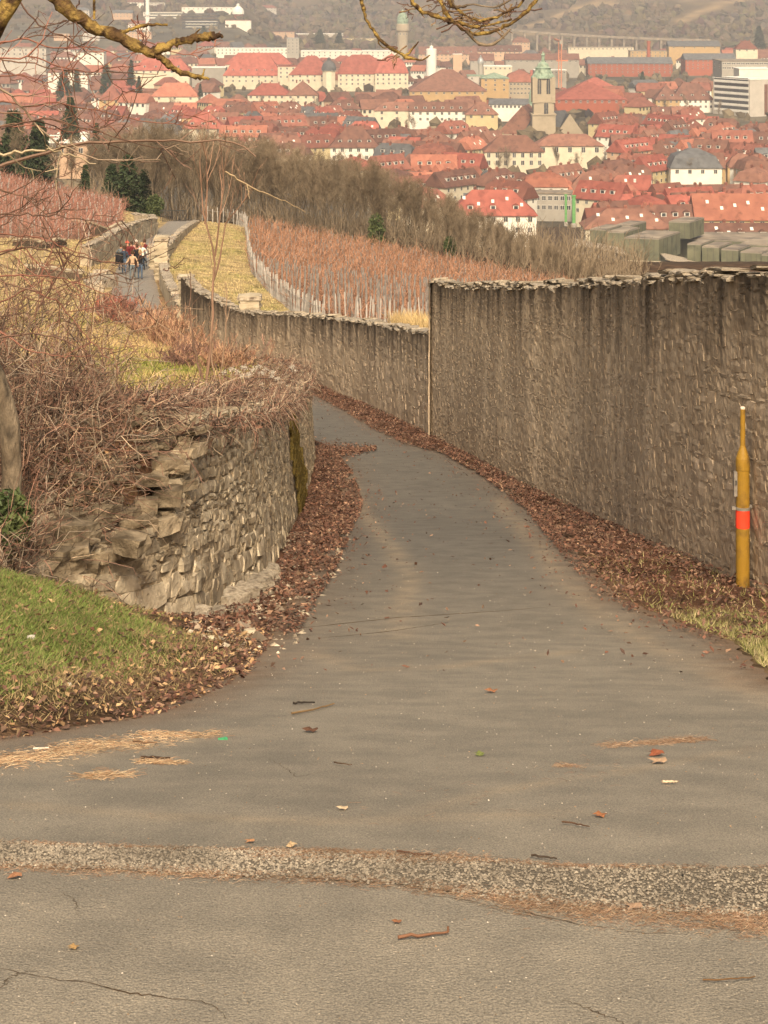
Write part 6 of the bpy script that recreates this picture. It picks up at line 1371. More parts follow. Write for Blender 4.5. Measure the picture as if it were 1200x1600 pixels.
limb('branch', [(238, 82), (255, 76), (280, 64), (310, 59), (330, 57), (345, 55), (348, 59)], 7, [px2r(16), px2r(15), px2r(13), px2r(12), px2r(13), px2r(15), px2r(4)], M['bark_y'], .0025, sides=10, knob=.1)
limb('branch', [(240, 82), (252, 92), (268, 105), (284, 114), (300, 118), (318, 122), (327, 124)], 7, [px2r(13), px2r(11), px2r(10), px2r(9), px2r(9), px2r(9), px2r(4)], M['bark_y'], .0025, sides=10)
limb('branch', [(148, 44), (165, 46), (178, 52), (195, 50), (220, 41), (245, 38), (262, 39)], 7, [px2r(9), px2r(8), px2r(8), px2r(6), px2r(6), px2r(5), px2r(4)], M['bark_y'], .002)
limb('spur', [(303, 55), (308, 50), (313, 45)], 7, [px2r(4), px2r(3), px2r(2)], M['bark_y'], .001, 5)
limb('spur', [(316, 119), (318, 112), (320, 108)], 7, [px2r(4), px2r(3), px2r(3)], M['bark_y'], .001, 5)
limb('spur', [(147, 30), (147, 15), (147, -10)], 7, [px2r(4), px2r(4), px2r(4)], M['bark_y'], .001, 5)
# branches at the top centre and right
limb('branch', [(562, -20), (564, 0), (572, 30), (588, 55), (600, 68), (616, 78), (632, 88)], 8, [px2r(7, 8), px2r(6, 8), px2r(5, 8), px2r(5, 8), px2r(6, 8), px2r(5, 8)], M['bark_y'], .002)
limb('branch', [(632, 88), (640, 82), (648, 74), (654, 65)], 8, [px2r(5, 8), px2r(3, 8), px2r(2, 8)], M['bark_y'], .002, 8)
limb('branch', [(632, 88), (646, 92), (660, 95), (672, 86)], 8, [px2r(7, 8), px2r(3, 8), px2r(2, 8)], M['bark_y'], .002, 8)
limb('branch', [(588, 55), (592, 68), (600, 76), (606, 74)], 8, [px2r(4, 8), px2r(2, 8), px2r(2, 8)], M['bark_y'], .002, 8)
limb('branch', [(636, -20), (642, 2), (658, 18), (676, 24), (704, 34), (726, 40), (760, 42), (800, 30)], 8, [px2r(8, 8), px2r(7, 8), px2r(7, 8), px2r(6, 8), px2r(4, 8), px2r(3, 8)], M['bark_y'], .003)
limb('branch', [(676, -20), (684, 0), (700, 24), (722, 44), (742, 54), (770, 50), (800, 36), (820, 20), (838, 0), (850, -20)], 8, [px2r(7, 8), px2r(7, 8), px2r(6, 8), px2r(5, 8), px2r(6, 8), px2r(6, 8)], M['bark_y'], .003)
limb('branch', [(694, -20), (706, 8), (728, 26), (752, 34), (782, 24), (806, 12), (822, -4)], 8, [px2r(6, 8), px2r(5, 8), px2r(4, 8), px2r(4, 8)], M['bark_y'], .003)
limb('branch', [(728, 48), (746, 68), (768, 71), (782, 62), (797, 45)], 8, [px2r(5, 8), px2r(5, 8), px2r(5, 8), px2r(3, 8)], M['bark_g'], .002, 12)
limb('branch', [(700, -10), (712, 12), (736, 4), (760, 14), (790, 6), (808, -10)], 8, [px2r(4, 8), px2r(3, 8), px2r(3, 8)], M['bark_g'], .004, 16)
# twigs
def twigline(pts, d, w, k=5, L=.25, col=(.16, .09, .06), n=20):
    P = path(tr(pts, d), n, .0035)[None]; TWM = MB() if k > 1 else TWS; add_tubes(TWM, P, w/2*(d if np.isscalar(d) else d[0])/F, w*.18*(d if np.isscalar(d) else d[-1])/F, 4, col=np.array([col]))
    if k:
        Q, _ = sprout(P, k, L, 5, .8, .1, .1, 1, rg, .15); add_tubes(TWM, Q, .0028, .0016, 3, col=ccol([col], len(Q), rg)); Q2, _ = sprout(Q, 2, L*.4, 3, .8, .1, .2, 1, rg); add_tubes(TWM, Q2, .0018, .0012, 3, col=ccol([col], len(Q2), rg))
    if k > 1: TWM.build('twig', M['veg'], tree)
TWS = MB()
GY = (.27, .20, .14); DK = (.12, .07, .05); RD = (.22, .10, .07)
twigline([(-10, 264), (10, 255), (60, 240), (120, 226), (180, 222), (260, 222), (330, 220), (352, 218), (380, 228), (400, 245)], 7, 6, 5, .3, (.19, .12, .085))
twigline([(352, 268), (372, 280), (392, 292), (410, 300), (440, 312), (478, 332)], 9, 3, 1, .1, (.30, .22, .13))
twigline([(-10, 132), (20, 150), (60, 200), (110, 235), (150, 250), (200, 250), (250, 250)], 7, 4, 5, .3, GY)
twigline([(-10, 245), (40, 236), (70, 232), (110, 244), (150, 256)], 6.5, 5, 4, .2, (.38, .30, .19))
twigline([(-10, 210), (0, 200), (20, 195), (60, 186), (120, 196), (200, 220), (280, 240)], 7, 3, 6, .35, DK)
twigline([(-10, 335), (60, 335), (110, 340), (150, 348), (190, 345)], 7, 3, 6, .25, DK)
twigline([(-10, 70), (40, 60), (90, 78), (140, 70), (200, 92), (230, 60)], 8, 3, 8, .3, RD)
twigline([(-10, 92), (50, 88), (100, 108), (150, 112), (190, 88), (230, 72)], 8, 3, 8, .3, RD)
twigline([(30, 0), (60, 40), (110, 62), (160, 100), (200, 160)], 8, 3, 7, .3, DK)
twigline([(-10, 160), (40, 165), (90, 160), (150, 172), (220, 190), (300, 195)], 8, 3, 8, .35, RD)
twigline([(125, -5), (120, 12), (110, 30), (92, 36)], 7, 3, 3, .2, DK)
twigline([(205, 30), (232, 66), (262, 80), (290, 85), (320, 78), (345, 68)], 7.5, 2.5, 3, .15, RD)
twigline([(60, 480), (110, 400), (140, 350), (150, 330)], 8, 3, 4, .3, DK)
twigline([(-10, 400), (40, 385), (100, 395), (160, 410), (215, 412)], 9, 3, 6, .3, DK)
twigline([(-10, 432), (50, 428), (100, 436), (140, 450), (190, 470)], 9, 3, 6, .3, RD)
twigline([(-10, 365), (60, 370), (110, 390), (150, 405), (180, 412)], 9, 3, 5, .3, RD)
twigline([(255, 422), (270, 418), (290, 410)], 9, 2.5, 1, .1, DK)
twigline([(-10, 480), (40, 450), (90, 470), (130, 520), (170, 560)], 10, 3, 8, .35, RD)
twigline([(-10, 530), (50, 520), (100, 530), (150, 560), (200, 545)], 11, 3, 8, .35, DK)
for k in range(15):
    y0 = rg.uniform(60, 560); y1 = y0+rg.normal()*50; xe = rg.uniform(60, 210); twigline([(-40, y0), (xe*.3, (y0+y1)/2+rg.normal()*15), (xe*.7, y1+rg.normal()*14), (xe, y1+rg.normal()*30)], rg.uniform(8, 13), rg.uniform(2, 3.2), 6, .3, [DK, RD, (.18, .11, .075)][k % 3])
for px, py, n in [(720, 30, 10), (760, 40, 10), (690, 10, 8), (800, 20, 8), (620, 82, 4), (648, 20, 4)]:
    for k in range(n): a = rg.uniform(0, 6.28); l = rg.uniform(12, 45); twigline([(px+rg.normal()*22, py+rg.normal()*10), (px+l*.5*math.cos(a)+rg.normal()*5, py+l*.3*math.sin(a)-2), (px+l*math.cos(a), py+l*.6*math.sin(a)+rg.normal()*4)], 8, 2.6, 1, .06, [(.2, .13, .07), DK][k % 2], 6)
set_tags(TWS.build('fine_twigs', M['veg'], tree), kind='stuff')
# ivy at the trunk foot
V, Fq = leaf_cloud((0, 0, 0), 1, 900, .032, rg, (.17, .14, .24)); p_ = U(14, 815, 13.8); o = set_tags(link('ivy', raw_mesh('ivy', V, Fq, M['ivy'], smooth=False), None, tuple(p_)), 'dark green ivy clump at the foot of the grey trunk', 'ivy')
# ------------------------------------------------------------------ gas vent post by the tall wall
d = 19.3; base = U(1160.5, 908, d); k = d/F
gp = empty('vent_post', tuple(base), label='mustard-yellow gas vent post with a red band against the tall wall', cat='vent post')
zz = lambda py: zt(py, d)-base[2]; r = 10.6*k
b = MB(); b.lathe([(r, -.3), (r, zz(734))], n=24); b.build('lower_tube', M['gas_y'], gp, smooth=False)
b = MB(); b.lathe([(r*1.03, zz(734)+.004), (r*1.03, zz(722)), (r*1.0, zz(716)), (r*.78, zz(708)), (r*.45, zz(699)), (r*.38, zz(696)), (r*.36, zz(639))], n=24); b.build('tapered_neck', M['gas_y'], gp)
b = MB(); b.lathe([(r*.37, zz(639)), (r*.38, zz(637)), (r*.30, zz(635.5))], n=16); b.build('cap', M['pale_wood'], gp)
b = MB(); b.lathe([(r*1.035, zz(824)), (r*1.035, zz(796))], n=24); b.build('red_band', M['gas_r'], gp)
b = MB(); b.lathe([(r*1.10, zz(796)), (r*1.10, zz(791.5))], n=24); b.box((.08, .06, zz(793.7)), (.12, .03, 4.4*k)); b.box((-.085, 0, zz(793.7)), (.05, .04, 4.4*k)); b.build('clamp', M['gas_g'], gp)
b = MB(); b.box((-r*1.14, -.02, (zz(736)+zz(774))/2), (5*k, .05, 38*k)); b.box((-r*1.14, -.05, zz(754)), (3*k, .015, 4*k)); b.build('number_plate', M['gas_g'], gp)
b = MB(); b.box((-r*1.14, -.062, zz(752)), (2*k, .006, 7*k)); b.build('plate_mark', M['dark'], gp)

# ------------------------------------------------------------------ people
def figure(h, pose, seed):
    """continuous body grown from a skeleton; returns mesh with face materials: 0 skin 1 top 2 trousers 3 shoes 4 hair"""
    r = random.Random(seed); st = pose.get('stride', .14); arm = pose.get('arm', .1)
    J = dict(pel=(0, 0, .93), wai=(0, .01, 1.06), che=(0, .02, 1.28), nek=(0, .02, 1.45), hd0=(0, .0, 1.53), hd1=(0, .0, 1.64), hd2=(0, .0, 1.72),
             lh=(-.09, 0, .90), lk=(-.10, st*.6-.03, .50), la=(-.11, st, .09), lt=(-.12, st-.14, .03), rh=(.09, 0, .90), rk=(.10, -st*.3-.03, .50), ra=(.11, -st*.9+.05, .10), rt=(.12, -st*.9-.10, .03),
             ls=(-.17, .02, 1.40), le=(-.23-arm*.3, .03, 1.13), lw=(-.24-arm*.5, -.06+pose.get('lf', 0), .90+pose.get('lup', 0)), lf=(-.24-arm*.5, -.09+pose.get('lf', 0), .80+pose.get('lup', 0)),
             rs=(.17, .02, 1.40), re=(.23+arm*.3, .03, 1.13), rw=(.24+arm*.5, -.06+pose.get('rf', 0), .90+pose.get('rup', 0)), rf=(.24+arm*.5, -.09+pose.get('rf', 0), .80+pose.get('rup', 0)))
    rad = dict(pel=.145, wai=.125, che=.145, nek=.06, hd0=.085, hd1=.10, hd2=.06, lh=.09, rh=.09, lk=.062, rk=.062, la=.042, ra=.042, lt=.035, rt=.035, ls=.065, rs=.065, le=.048, re=.048, lw=.032, rw=.032, lf=.03, rf=.03)
    E = [('pel', 'wai'), ('wai', 'che'), ('che', 'nek'), ('nek', 'hd0'), ('hd0', 'hd1'), ('hd1', 'hd2'), ('pel', 'lh'), ('lh', 'lk'), ('lk', 'la'), ('la', 'lt'), ('pel', 'rh'), ('rh', 'rk'), ('rk', 'ra'), ('ra', 'rt'), ('che', 'ls'), ('ls', 'le'), ('le', 'lw'), ('lw', 'lf'), ('che', 'rs'), ('rs', 're'), ('re', 'rw'), ('rw', 'rf')]
    keys = list(J); k = h/1.74; me = bpy.data.meshes.new('skeleton'); me.from_pydata([tuple(c*k for c in J[q]) for q in keys], [(keys.index(a), keys.index(b_)) for a, b_ in E], [])
    o = bpy.data.objects.new('skeleton', me); COL.objects.link(o); m = o.modifiers.new('s', 'SKIN'); 
    for i, q in enumerate(keys): me.skin_vertices[0].data[i].radius = (rad[q]*k, rad[q]*k*(.8 if q in ('pel', 'wai', 'che') else 1)); me.skin_vertices[0].data[i].use_root = (q == 'pel')
    o.modifiers.new('d', 'SUBSURF').levels = 1
    dg = bpy.context.evaluated_depsgraph_get(); out = bpy.data.meshes.new_from_object(o.evaluated_get(dg)); bpy.data.objects.remove(o); out.name = 'body'
    for mt_ in ('skin', 'top', 'trousers', 'shoes'): out.materials.append(PM[mt_])
    sh = pose.get('shorts', False)
    for p in out.polygons:
        c = p.center/k; z = c.z; ax = abs(c.x)
        p.material_index = 3 if z < .10 else 2 if z < (.96) and ax < .21 else 1 if z < 1.47 and not (ax > .21 and z < .93) else 0
        if sh and .12 < z < .5 and ax < .21: p.material_index = 0
        p.use_smooth = True
    return out, k
PM = {'skin': mat('skin', (.50, .27, .18), (.56, .31, .21), scale=5, rough=.6), 'top': mat('jacket', (.02, .02, .025), (.03, .03, .035), scale=5), 'trousers': mat('jeans', (.06, .08, .12), (.09, .12, .17), scale=9), 'shoes': mat('shoes', (.03, .025, .02), (.04, .03, .03), scale=5)}
def cloth(n, c): return mat(n, tuple(v*.8 for v in c), tuple(v*1.15 for v in c), scale=6, bump=.3, rough=.9, spec=.1)
CL = {'navy': cloth('navy_cloth', (.045, .06, .085)), 'black': cloth('black_cloth', (.018, .017, .018)), 'maroon': cloth('maroon_cloth', (.13, .025, .025)), 'jeans': cloth('blue_denim', (.08, .115, .17)), 'grey': cloth('grey_cloth', (.12, .14, .15)), 'tan': cloth('tan_cloth', (.45, .31, .2)), 'red': cloth('red_cloth', (.6, .12, .08)), 'white': cloth('white_cloth', (.7, .62, .52)), 'pink': cloth('pink_cloth', (.62, .3, .24)), 'hair': cloth('brown_hair', (.06, .035, .02)), 'blond': cloth('blond_hair', (.42, .28, .14)), 'dkjeans': cloth('dark_denim', (.035, .05, .075))}
PR = [figure(1.74, dict(stride=.16, arm=.1), 1), figure(1.74, dict(stride=-.15, arm=.25, lf=-.1, lup=.15), 2), figure(1.74, dict(stride=.06, arm=.3, rf=-.12, rup=.2), 3)]
def cap_mesh(kind):
    b = MB(); 
    if kind == 'hair': b.lathe([(.088, 1.56), (.105, 1.62), (.112, 1.69), (.095, 1.755), (.05, 1.79), (.01, 1.80)], n=12)
    else: b.lathe([(.15, 1.665), (.155, 1.675), (.112, 1.69), (.112, 1.73), (.09, 1.775), (.04, 1.80), (.01, 1.805)], n=12)
    V = np.concatenate(b.V); V[:, 1] += .012; b.V = [V]; return b
CAPM = {}
for kd in ('hair', 'cap'): CAPM[kd] = cap_mesh(kd).mesh(kd, CL['hair'], True)
PEOPLE = [(194, 423, 117, 0, 'navy', 'jeans', 'hair', 'hair', 1.0, 'person at the left of the group in a navy jacket and blue jeans'),
          (207, 431, 113, 1, 'tan', 'grey', 'hair', 'hair', 1.0, 'person at the front in a tan top and grey trousers'),
          (219, 430, 113.5, 2, 'black', 'jeans', 'hair', 'blond', 1.0, 'person at the front right in a black top and blue jeans'),
          (199, 419, 119.5, 1, 'maroon', 'black', 'cap', 'red', 1.08, 'tall person at the back in a red cap and maroon jacket'),
          (205, 418, 121, 0, 'maroon', 'dkjeans', 'hair', 'hair', 1.0, 'person in the middle wearing a maroon jacket and dark jeans'),
          (212, 417, 121.5, 2, 'pink', 'black', 'cap', 'white', 1.04, 'person at the back wearing a white cap and pink top'),
          (214, 422, 118, 0, 'black', 'black', 'hair', 'hair', 1.02, 'person dressed all in black in the middle of the group'),
          (222, 419, 120, 1, 'white', 'dkjeans', 'hair', 'blond', 1.0, 'person at the right edge in a white top and dark jeans'),
          (189, 419, 120, 2, 'grey', 'navy', 'hair', 'hair', .95, 'person at the far left in a grey top and navy trousers'),
          (226, 416, 123, 0, 'maroon', 'grey', 'hair', 'hair', 1.0, 'person half hidden at the back right in a dark red jacket')]
for px, py, d, pi, tp, tr_, hk, hc, sc2, lab in PEOPLE:
    x = (px-CX)/F*d; o = empty('person', (x, d, zroad(x, d)), rz=R.uniform(-.25, .25)+math.pi*0, label=lab, cat='person', group='walkers on the footpath'); o.scale = (sc2*.97,)*3
    q = link('body', PR[pi][0], o); slot(q, [PM['skin'], CL[tp], CL[tr_], PM['shoes']]); q = link('hair' if hk == 'hair' else 'cap', CAPM[hk], o); slot(q, [CL[hc]])
x = (187.5-CX)/F*117; o = set_tags(link('bag', STONES and raw_mesh('bag', STONES[2][0]*np.array([.42, .24, .62]), STONES[2][1], CL['black'], smooth=True), None, (x, 116.6, zroad(x, 117)+1.02)), 'large black bag carried by the leftmost walker', 'bag')
# thin dark post beside the parapet
c = U(254, 380, 122); o = empty('marker_post', (c[0], c[1], zt(390, 122)), label='thin dark iron post standing by the parapet behind the walkers', cat='post'); b = MB(); b.lathe([(.04, 0), (.04, zt(367, 122)-zt(390, 122)), (.01, zt(366, 122)-zt(390, 122))], n=8); b.build('shaft', M['dark'], o); b = MB(); b.lathe([(.09, 0), (.09, .08)], n=8); b.build('foot', M['dark'], o)

# ------------------------------------------------------------------ gravel strip and debris on the forecourt
rg = np.random.RandomState(404)
gt = np.array([(GZ(px, py)) for px, py in [(-300, 1312), (0, 1324), (300, 1334), (500, 1338), (620, 1344), (900, 1362), (1200, 1364), (1500, 1366)]]); gb = np.array([(GZ(px, py)) for px, py in [(-300, 1352), (0, 1360), (300, 1372), (500, 1382), (620, 1392), (900, 1425), (1200, 1444), (1500, 1462)]])
n = 60; u = np.linspace(-1.6, 1.95, n); tp_ = np.interp(u, gt[:, 0], gt[:, 1])+.012*np.sin(u*17); bt_ = np.interp(u, gb[:, 0], gb[:, 1])+.012*np.sin(u*21+1)
V = np.concatenate([np.c_[u, bt_], np.c_[u, tp_]]); V = np.c_[V, [zroad(a, b_)+.004 for a, b_ in V]]; i = np.arange(n-1)
M['gbed'] = mat('gravel_bed', (.19, .16, .12), (.225, .19, .145), scale=40, bump=1, bscale=150, rough=1, spec=0)
set_tags(link('gravel_bed', raw_mesh('gravel_bed', V, np.stack([i, i+1, i+n+1, i+n], -1), M['gbed'])), kind='structure')
ng = 13000; x = rg.uniform(-1.5, 1.85, ng); t = rg.rand(ng); d = np.interp(x, u, bt_)*(1-t)+np.interp(x, u, tp_)*t+rg.normal(size=ng)*.018+.012*np.sin(x*9)*(2*t-1)
octa = np.array([[1, 0, 0], [-1, 0, 0], [0, 1, 0], [0, -1, 0], [0, 0, 1], [0, 0, -1.]]); of = np.array([[0, 2, 4], [2, 1, 4], [1, 3, 4], [3, 0, 4], [2, 0, 5], [1, 2, 5], [3, 1, 5], [0, 3, 5]])
def pebbles(x, d, s, z, cols, nm, label, flat=.6):
    m = len(x); a = rg.uniform(0, 6.28, m); c, s_ = np.cos(a), np.sin(a); O = octa[None]*(1+rg.normal(size=(m, 6, 3))*.25)*s[:, None, None]*np.array([1, .8, flat]); X = O[..., 0]*c[:, None]-O[..., 1]*s_[:, None]; Y = O[..., 0]*s_[:, None]+O[..., 1]*c[:, None]
    V = np.stack([X, Y, O[..., 2]], -1)+np.c_[x, d, z+s*flat*.35][:, None]; C_ = np.repeat(ccol(cols, m, rg, .2), 6, 0)
    set_tags(link(nm, raw_mesh(nm, V.reshape(-1, 3), (np.arange(m)[:, None, None]*6+of).reshape(-1, 3), M['veg'], col=C_)), label, kind='stuff')
zf = lambda x, d: zr(d)+.012+.001*wavy(x*.8, d*.8)
pebbles(x, d, rg.uniform(.0028, .0072, ng), zf(x, d)+.004, [(.235, .20, .152), (.215, .182, .14), (.255, .217, .165), (.20, .167, .127)], 'gravel', 'band of coarse grey gravel crossing the forecourt')
n2 = 2600; d = 4.6+rg.rand(n2)**1.5*16; x = rg.uniform(-.24, .24, n2)*d; k = (x > xl(d)+.05) & (x < xr(d)-.05); x, d = x[k], d[k]
pebbles(x, d, rg.uniform(.0012, .0036, len(x))*(.7+d/14), zf(x, d), [(.40, .34, .26), (.5, .44, .36), (.16, .12, .08), (.30, .2, .12)], 'loose_grit', 'fine grit and crumbs scattered over the asphalt')
n3 = 1200; d = 13.5+rg.rand(n3)*12; x = np.minimum(xl(d), 9)-rg.uniform(-.25, .6, n3); k = x > xw(d)+.02; x, d = x[k], d[k]
pebbles(x, d, rg.exponential(.012, len(x))+.006, H(x, d), [(.34, .28, .2), (.27, .21, .15), (.4, .34, .25)], 'loose_stones', 'small limestone crumbs along the foot of the broken wall')
# pine needles / straw debris
def needles(nm, label, P_, L=(.012, .045), col=[(.24, .15, .095), (.18, .105, .065), (.32, .23, .15)], w=.0006):
    m = len(P_); a = rg.normal(size=m)*.5+np.where(rg.rand(m) < .5, 0, math.pi); l = rg.uniform(*L, m); dr = np.c_[np.cos(a), np.sin(a), rg.normal(size=m)*.12]*l[:, None]; z = zf(P_[:, 0], P_[:, 1])+.003
    p = np.c_[P_, z]; A_ = np.stack([p, p+dr*.5+np.c_[np.zeros((m, 2)), abs(rg.normal(size=m))*.004], p+dr], 1); mb = MB(); add_tubes(mb, A_, w, w*.8, 3, col=ccol(col, m, rg)); set_tags(mb.build(nm, M['veg']), label, kind='stuff')
def band(c, n, wd, pw=1.):
    c = np.array(c); s = np.r_[0, np.cumsum(np.hypot(*np.diff(c, axis=0).T))]; cl_ = rg.uniform(0, s[-1], max(6, n//45)); q = np.clip(cl_[rg.randint(len(cl_), size=n)]+rg.normal(size=n)*s[-1]*.012, 0, s[-1]); q = np.where(rg.rand(n) < .45, rg.uniform(0, s[-1], n), q); return np.c_[np.interp(q, s, c[:, 0]), np.interp(q, s, c[:, 1])]+rg.normal(size=(n, 2))*np.array([wd*.5, wd])
needles('needle_debris', 'orange-brown needle debris along both edges of the gravel band', np.concatenate([band(gb, 5200, .035), band(gt, 3000, .016), band([GZ(*p) for p in [(780, 1418), (900, 1432), (1060, 1446), (1250, 1458)]], 2200, .05), band([GZ(*p) for p in [(400, 1345), (520, 1344), (760, 1352)]], 1600, .04)]), L=(.006, .03))
needles('needle_debris', 'pale straw and needles washed into drifts at the left of the forecourt', np.concatenate([band([GZ(*p) for p in [(-60, 1200), (60, 1188), (150, 1170), (240, 1166)]], 1500, .14), band([GZ(*p) for p in [(130, 1219), (200, 1216)]], 260, .06), band([GZ(*p) for p in [(215, 1150), (260, 1156), (330, 1153)]], 380, .08), band([GZ(*p) for p in [(220, 1196), (290, 1198)]], 260, .03)]), L=(.015, .06), col=[(.36, .25, .15), (.30, .18, .10), (.46, .34, .21)], w=.001)
needles('needle_debris', 'reddish needle drift at the right of the forecourt', np.concatenate([band([GZ(*p) for p in [(940, 1172), (1020, 1166), (1100, 1160)]], 900, .05), band([GZ(*p) for p in [(870, 1202), (910, 1204)]], 120, .03), band([GZ(*p) for p in [(560, 1278), (1000, 1196)]], 60, .2)]), L=(.012, .05))
# bits of debris big enough to point at
def on_road(px, py, up=.0): x, d = GZ(px, py); return np.array([x, d, zroad(x, d)+up])
def twig(pts, w, label, col=(.10, .055, .03), fork=None):
    P = np.array([on_road(*p, .012) for p in pts]); c = P[0].copy(); k = w/2*P[0][1]/F; m = MB(); add_tubes(m, (path(P, 9, .0015, rg)-c)[None], k, k*.6, 5, col=np.array([col]))
    if fork is not None: add_tubes(m, (np.array([P[-1], P[-1]+np.array(fork)])-c)[None], k*.8, k*.5, 5, col=np.array([col]))
    set_tags(m.build('twig', M['veg'], loc=tuple(c)), label, 'twig')
twig([(622, 1479), (665, 1474), (700, 1470)], 6, 'thick reddish twig with upturned end below the gravel band', (.19, .095, .055), (.0, .0, .016))
twig([(1098, 1547), (1140, 1548), (1180, 1544)], 3, 'straight dark twig near the lower right corner', (.13, .07, .03))
twig([(878, 1295), (900, 1298), (921, 1303)], 3, 'short dark twig left of the curled leaf', (.09, .05, .03))
twig([(456, 1122), (490, 1116), (522, 1106)], 3.5, 'bent tan twig in the middle of the lane mouth', (.24, .15, .07))
twig([(458, 1105), (475, 1104), (492, 1104)], 4, 'short black stick just above the bent tan twig', (.035, .028, .022))
twig([(220, 1192), (245, 1192), (266, 1193)], 5, 'thick dark stick on the straw at left', (.05, .03, .02))
twig([(208, 1166), (228, 1169), (245, 1170)], 3, 'small brown stick in the upper straw drift', (.14, .08, .045))
twig([(522, 1200), (536, 1203), (550, 1204)], 2.5, 'tiny dark stick left of centre on the asphalt', (.08, .05, .03))
twig([(1035, 1231), (1058, 1232)], 5, 'pale peeled stick right of the curled leaf', (.55, .42, .28))
twig([(830, 1349), (852, 1352), (870, 1354)], 4, 'dark stick lying on the upper gravel edge', (.05, .035, .025))
twig([(620, 1342), (650, 1346), (676, 1348)], 2.5, 'thin dark stick on the orange debris at centre', (.10, .05, .03))
def leaf(px, py, w, label, col, name='fallen_leaf', cat='leaf'):
    c = on_road(px, py, .004); s = w/2*c[1]/F; n = 11; a = np.linspace(0, 2*math.pi, n, endpoint=False); rr_ = s*(1+.35*np.sin(a*5)+.15*np.sin(a*3+1)); z = .35*s*np.abs(np.sin(a*1.5+px))+.1*s
    V = np.concatenate([[[0, 0, .1*s]], np.c_[rr_*np.cos(a), rr_*np.sin(a)*.9, z], np.c_[rr_*.5*np.cos(a), rr_*.5*np.sin(a), z*.25+.22*s]]); j = np.arange(n); j2 = (j+1) % n
    set_tags(link(name, raw_mesh(name, V, [np.stack([np.zeros(n, int), j+1+n, j2+1+n], -1), np.stack([j+1+n, j+1, j2+1, j2+1+n], -1)], M['veg'], col=np.array(col)), None, tuple(c)), label, cat)
leaf(938, 1284, 20, 'curled orange-brown leaf on open asphalt right of centre', (.26, .11, .05)); leaf(1024, 1186, 26, 'crumpled red-brown leaf on the right needle drift', (.24, .08, .04)); leaf(1028, 1198, 26, 'pale curled leaf just below the red-brown one at right', (.36, .24, .15)); leaf(115, 1493, 17, 'small crumpled leaf at lower left', (.30, .19, .08)); leaf(620, 1453, 14, 'tiny red-brown leaf above the thick reddish twig', (.22, .10, .05)); leaf(485, 1149, 22, 'dark curled leaf below the bent tan twig', (.10, .05, .03)); leaf(768, 1086, 18, 'reddish leaf in the middle of the lane', (.26, .12, .06)); leaf(22, 1378, 22, 'flat brown leaf below the gravel at the left edge', (.26, .13, .07)); leaf(990, 1428, 26, 'flat tan leaf resting in the lower gravel', (.30, .20, .13)); leaf(750, 1186, 18, 'small olive-green leaf right of centre', (.14, .16, .05)); leaf(455, 1330, 18, 'pale flat leaf above the gravel band, left of centre', (.42, .30, .17)); leaf(535, 1272, 16, 'pale tan leaf flat on the light asphalt', (.45, .34, .22)); leaf(390, 1323, 14, 'small reddish leaf above the gravel at left', (.34, .18, .09))
for px, py, w, lab, col in [(390, 992, 17, 'pale limestone lump beside the leaf drift at the wall foot', (.42, .35, .25)), (841, 1421, 12, 'white pebble in the lower gravel edge', (.7, .65, .55)), (741, 1570, 9, 'white pebble near the bottom edge', (.62, .58, .45)), (106, 1074, 10, 'white pebble on the leaf-strewn bank foot', (.65, .6, .52)), (456, 1000-70, 14, 'pinkish stone at the edge of the leaf drift', (.36, .22, .16)), (48, 1000, 12, 'white stone in the green grass', (.55, .5, .42)), (329, 1000, 11, 'round pale pebble by the bank toe', (.5, .43, .3)), (360, 1052, 14, 'ochre stone at the tip of the bank', (.45, .33, .18))]:
    p = G(px, py, 4); s = w/2*p[1]/F; V, Fq = ROUND; set_tags(link('pebble', raw_mesh('pebble', V*np.array([2.1, 1.7, 1.5])*s, Fq, M['veg'], col=np.array(col)), None, (p[0], p[1], p[2]+s*.5)), lab, 'pebble')
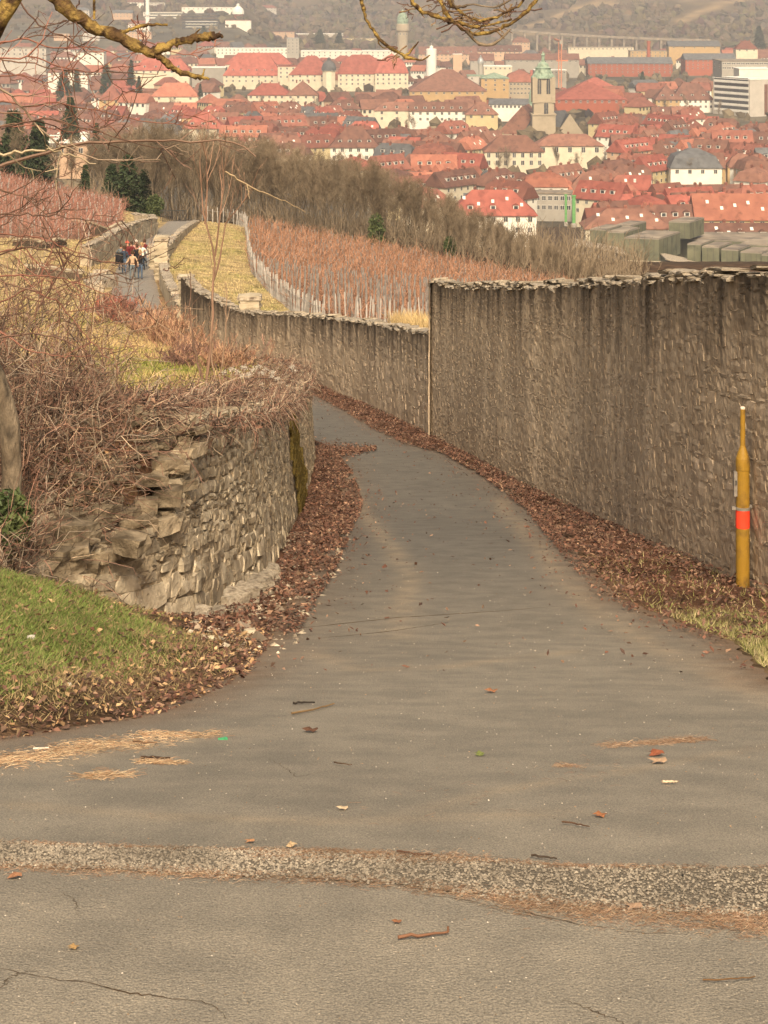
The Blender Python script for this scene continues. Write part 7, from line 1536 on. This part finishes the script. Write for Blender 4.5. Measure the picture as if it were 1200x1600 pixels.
c = on_road(346, 1160, .004); b = MB(); b.box((0, 0, 0), (.032, .012, .008), 0, .2); M['gr'] = mat('green_plastic', (.05, .30, .12), (.08, .36, .16), scale=9, rough=.4); b.box((.02, 0, .002), (.012, .018, .01), 0, .5); set_tags(b.build('plastic_scrap', M['gr'], None, tuple(c)), 'scrap of bright green plastic on the asphalt at left', 'litter')
c = on_road(64, 1176, .006); b = MB(); b.lathe([(.004, -.035), (.0045, 0), (.004, .035)], n=8, mi=0); o = b.build('cigarette_end', M['pale_wood'], None, tuple(c)); o.rotation_euler = (0, math.pi/2, .1); set_tags(o, 'white paper stub lying on the straw drift at left', 'litter')
# cracks in the asphalt
def crack(pts, w, seed):
    r_ = np.random.RandomState(seed); P = path([on_road(*p, .0) for p in pts], 40); P[1:-1, :2] += np.cumsum(r_.normal(size=(38, 2))*.004, 0)*.6+r_.normal(size=(38, 2))*.004; P[:, 2] = [zroad(a, b_)+.0022 for a, b_ in P[:, :2]]
    ww = np.interp(np.arange(40), [0, 20, 39], [.3, 1, .25])*w*r_.uniform(.5, 1.4, 40); T = unit(np.gradient(P, axis=0)); S = np.c_[-T[:, 1], T[:, 0], np.zeros(40)]*ww[:, None]
    CRK.add(np.concatenate([P-S, P+S]), [np.stack([np.arange(39), np.arange(1, 40), np.arange(41, 80), np.arange(40, 79)], -1)])
CRK = MB(); M['crack'] = mat('crack_brown', (.045, .032, .02), (.10, .065, .04), scale=60, rough=1, spec=0)  # dark brown colour of the thin ribbons that form the cracks
crack([(0, 1522), (60, 1532), (140, 1542), (230, 1564), (310, 1572), (350, 1598)], .0022, 1); crack([(0, 1560), (30, 1540), (60, 1530)], .0014, 2); crack([(100, 1400), (130, 1440)], .001, 9); crack([(640, 1402), (720, 1412), (800, 1428), (900, 1446), (1010, 1462), (1100, 1466)], .0018, 3); crack([(700, 1408), (800, 1436), (900, 1452)], .001, 4); crack([(360, 1000), (460, 985), (620, 968), (780, 958), (880, 950)], .006, 5); crack([(500, 1000), (600, 990), (700, 975)], .005, 6); crack([(880, 1572), (930, 1590), (990, 1610)], .0014, 7); crack([(420, 1190), (470, 1220), (520, 1210)], .0012, 8)
set_tags(CRK.build('asphalt_cracks', M['crack']), kind='structure')
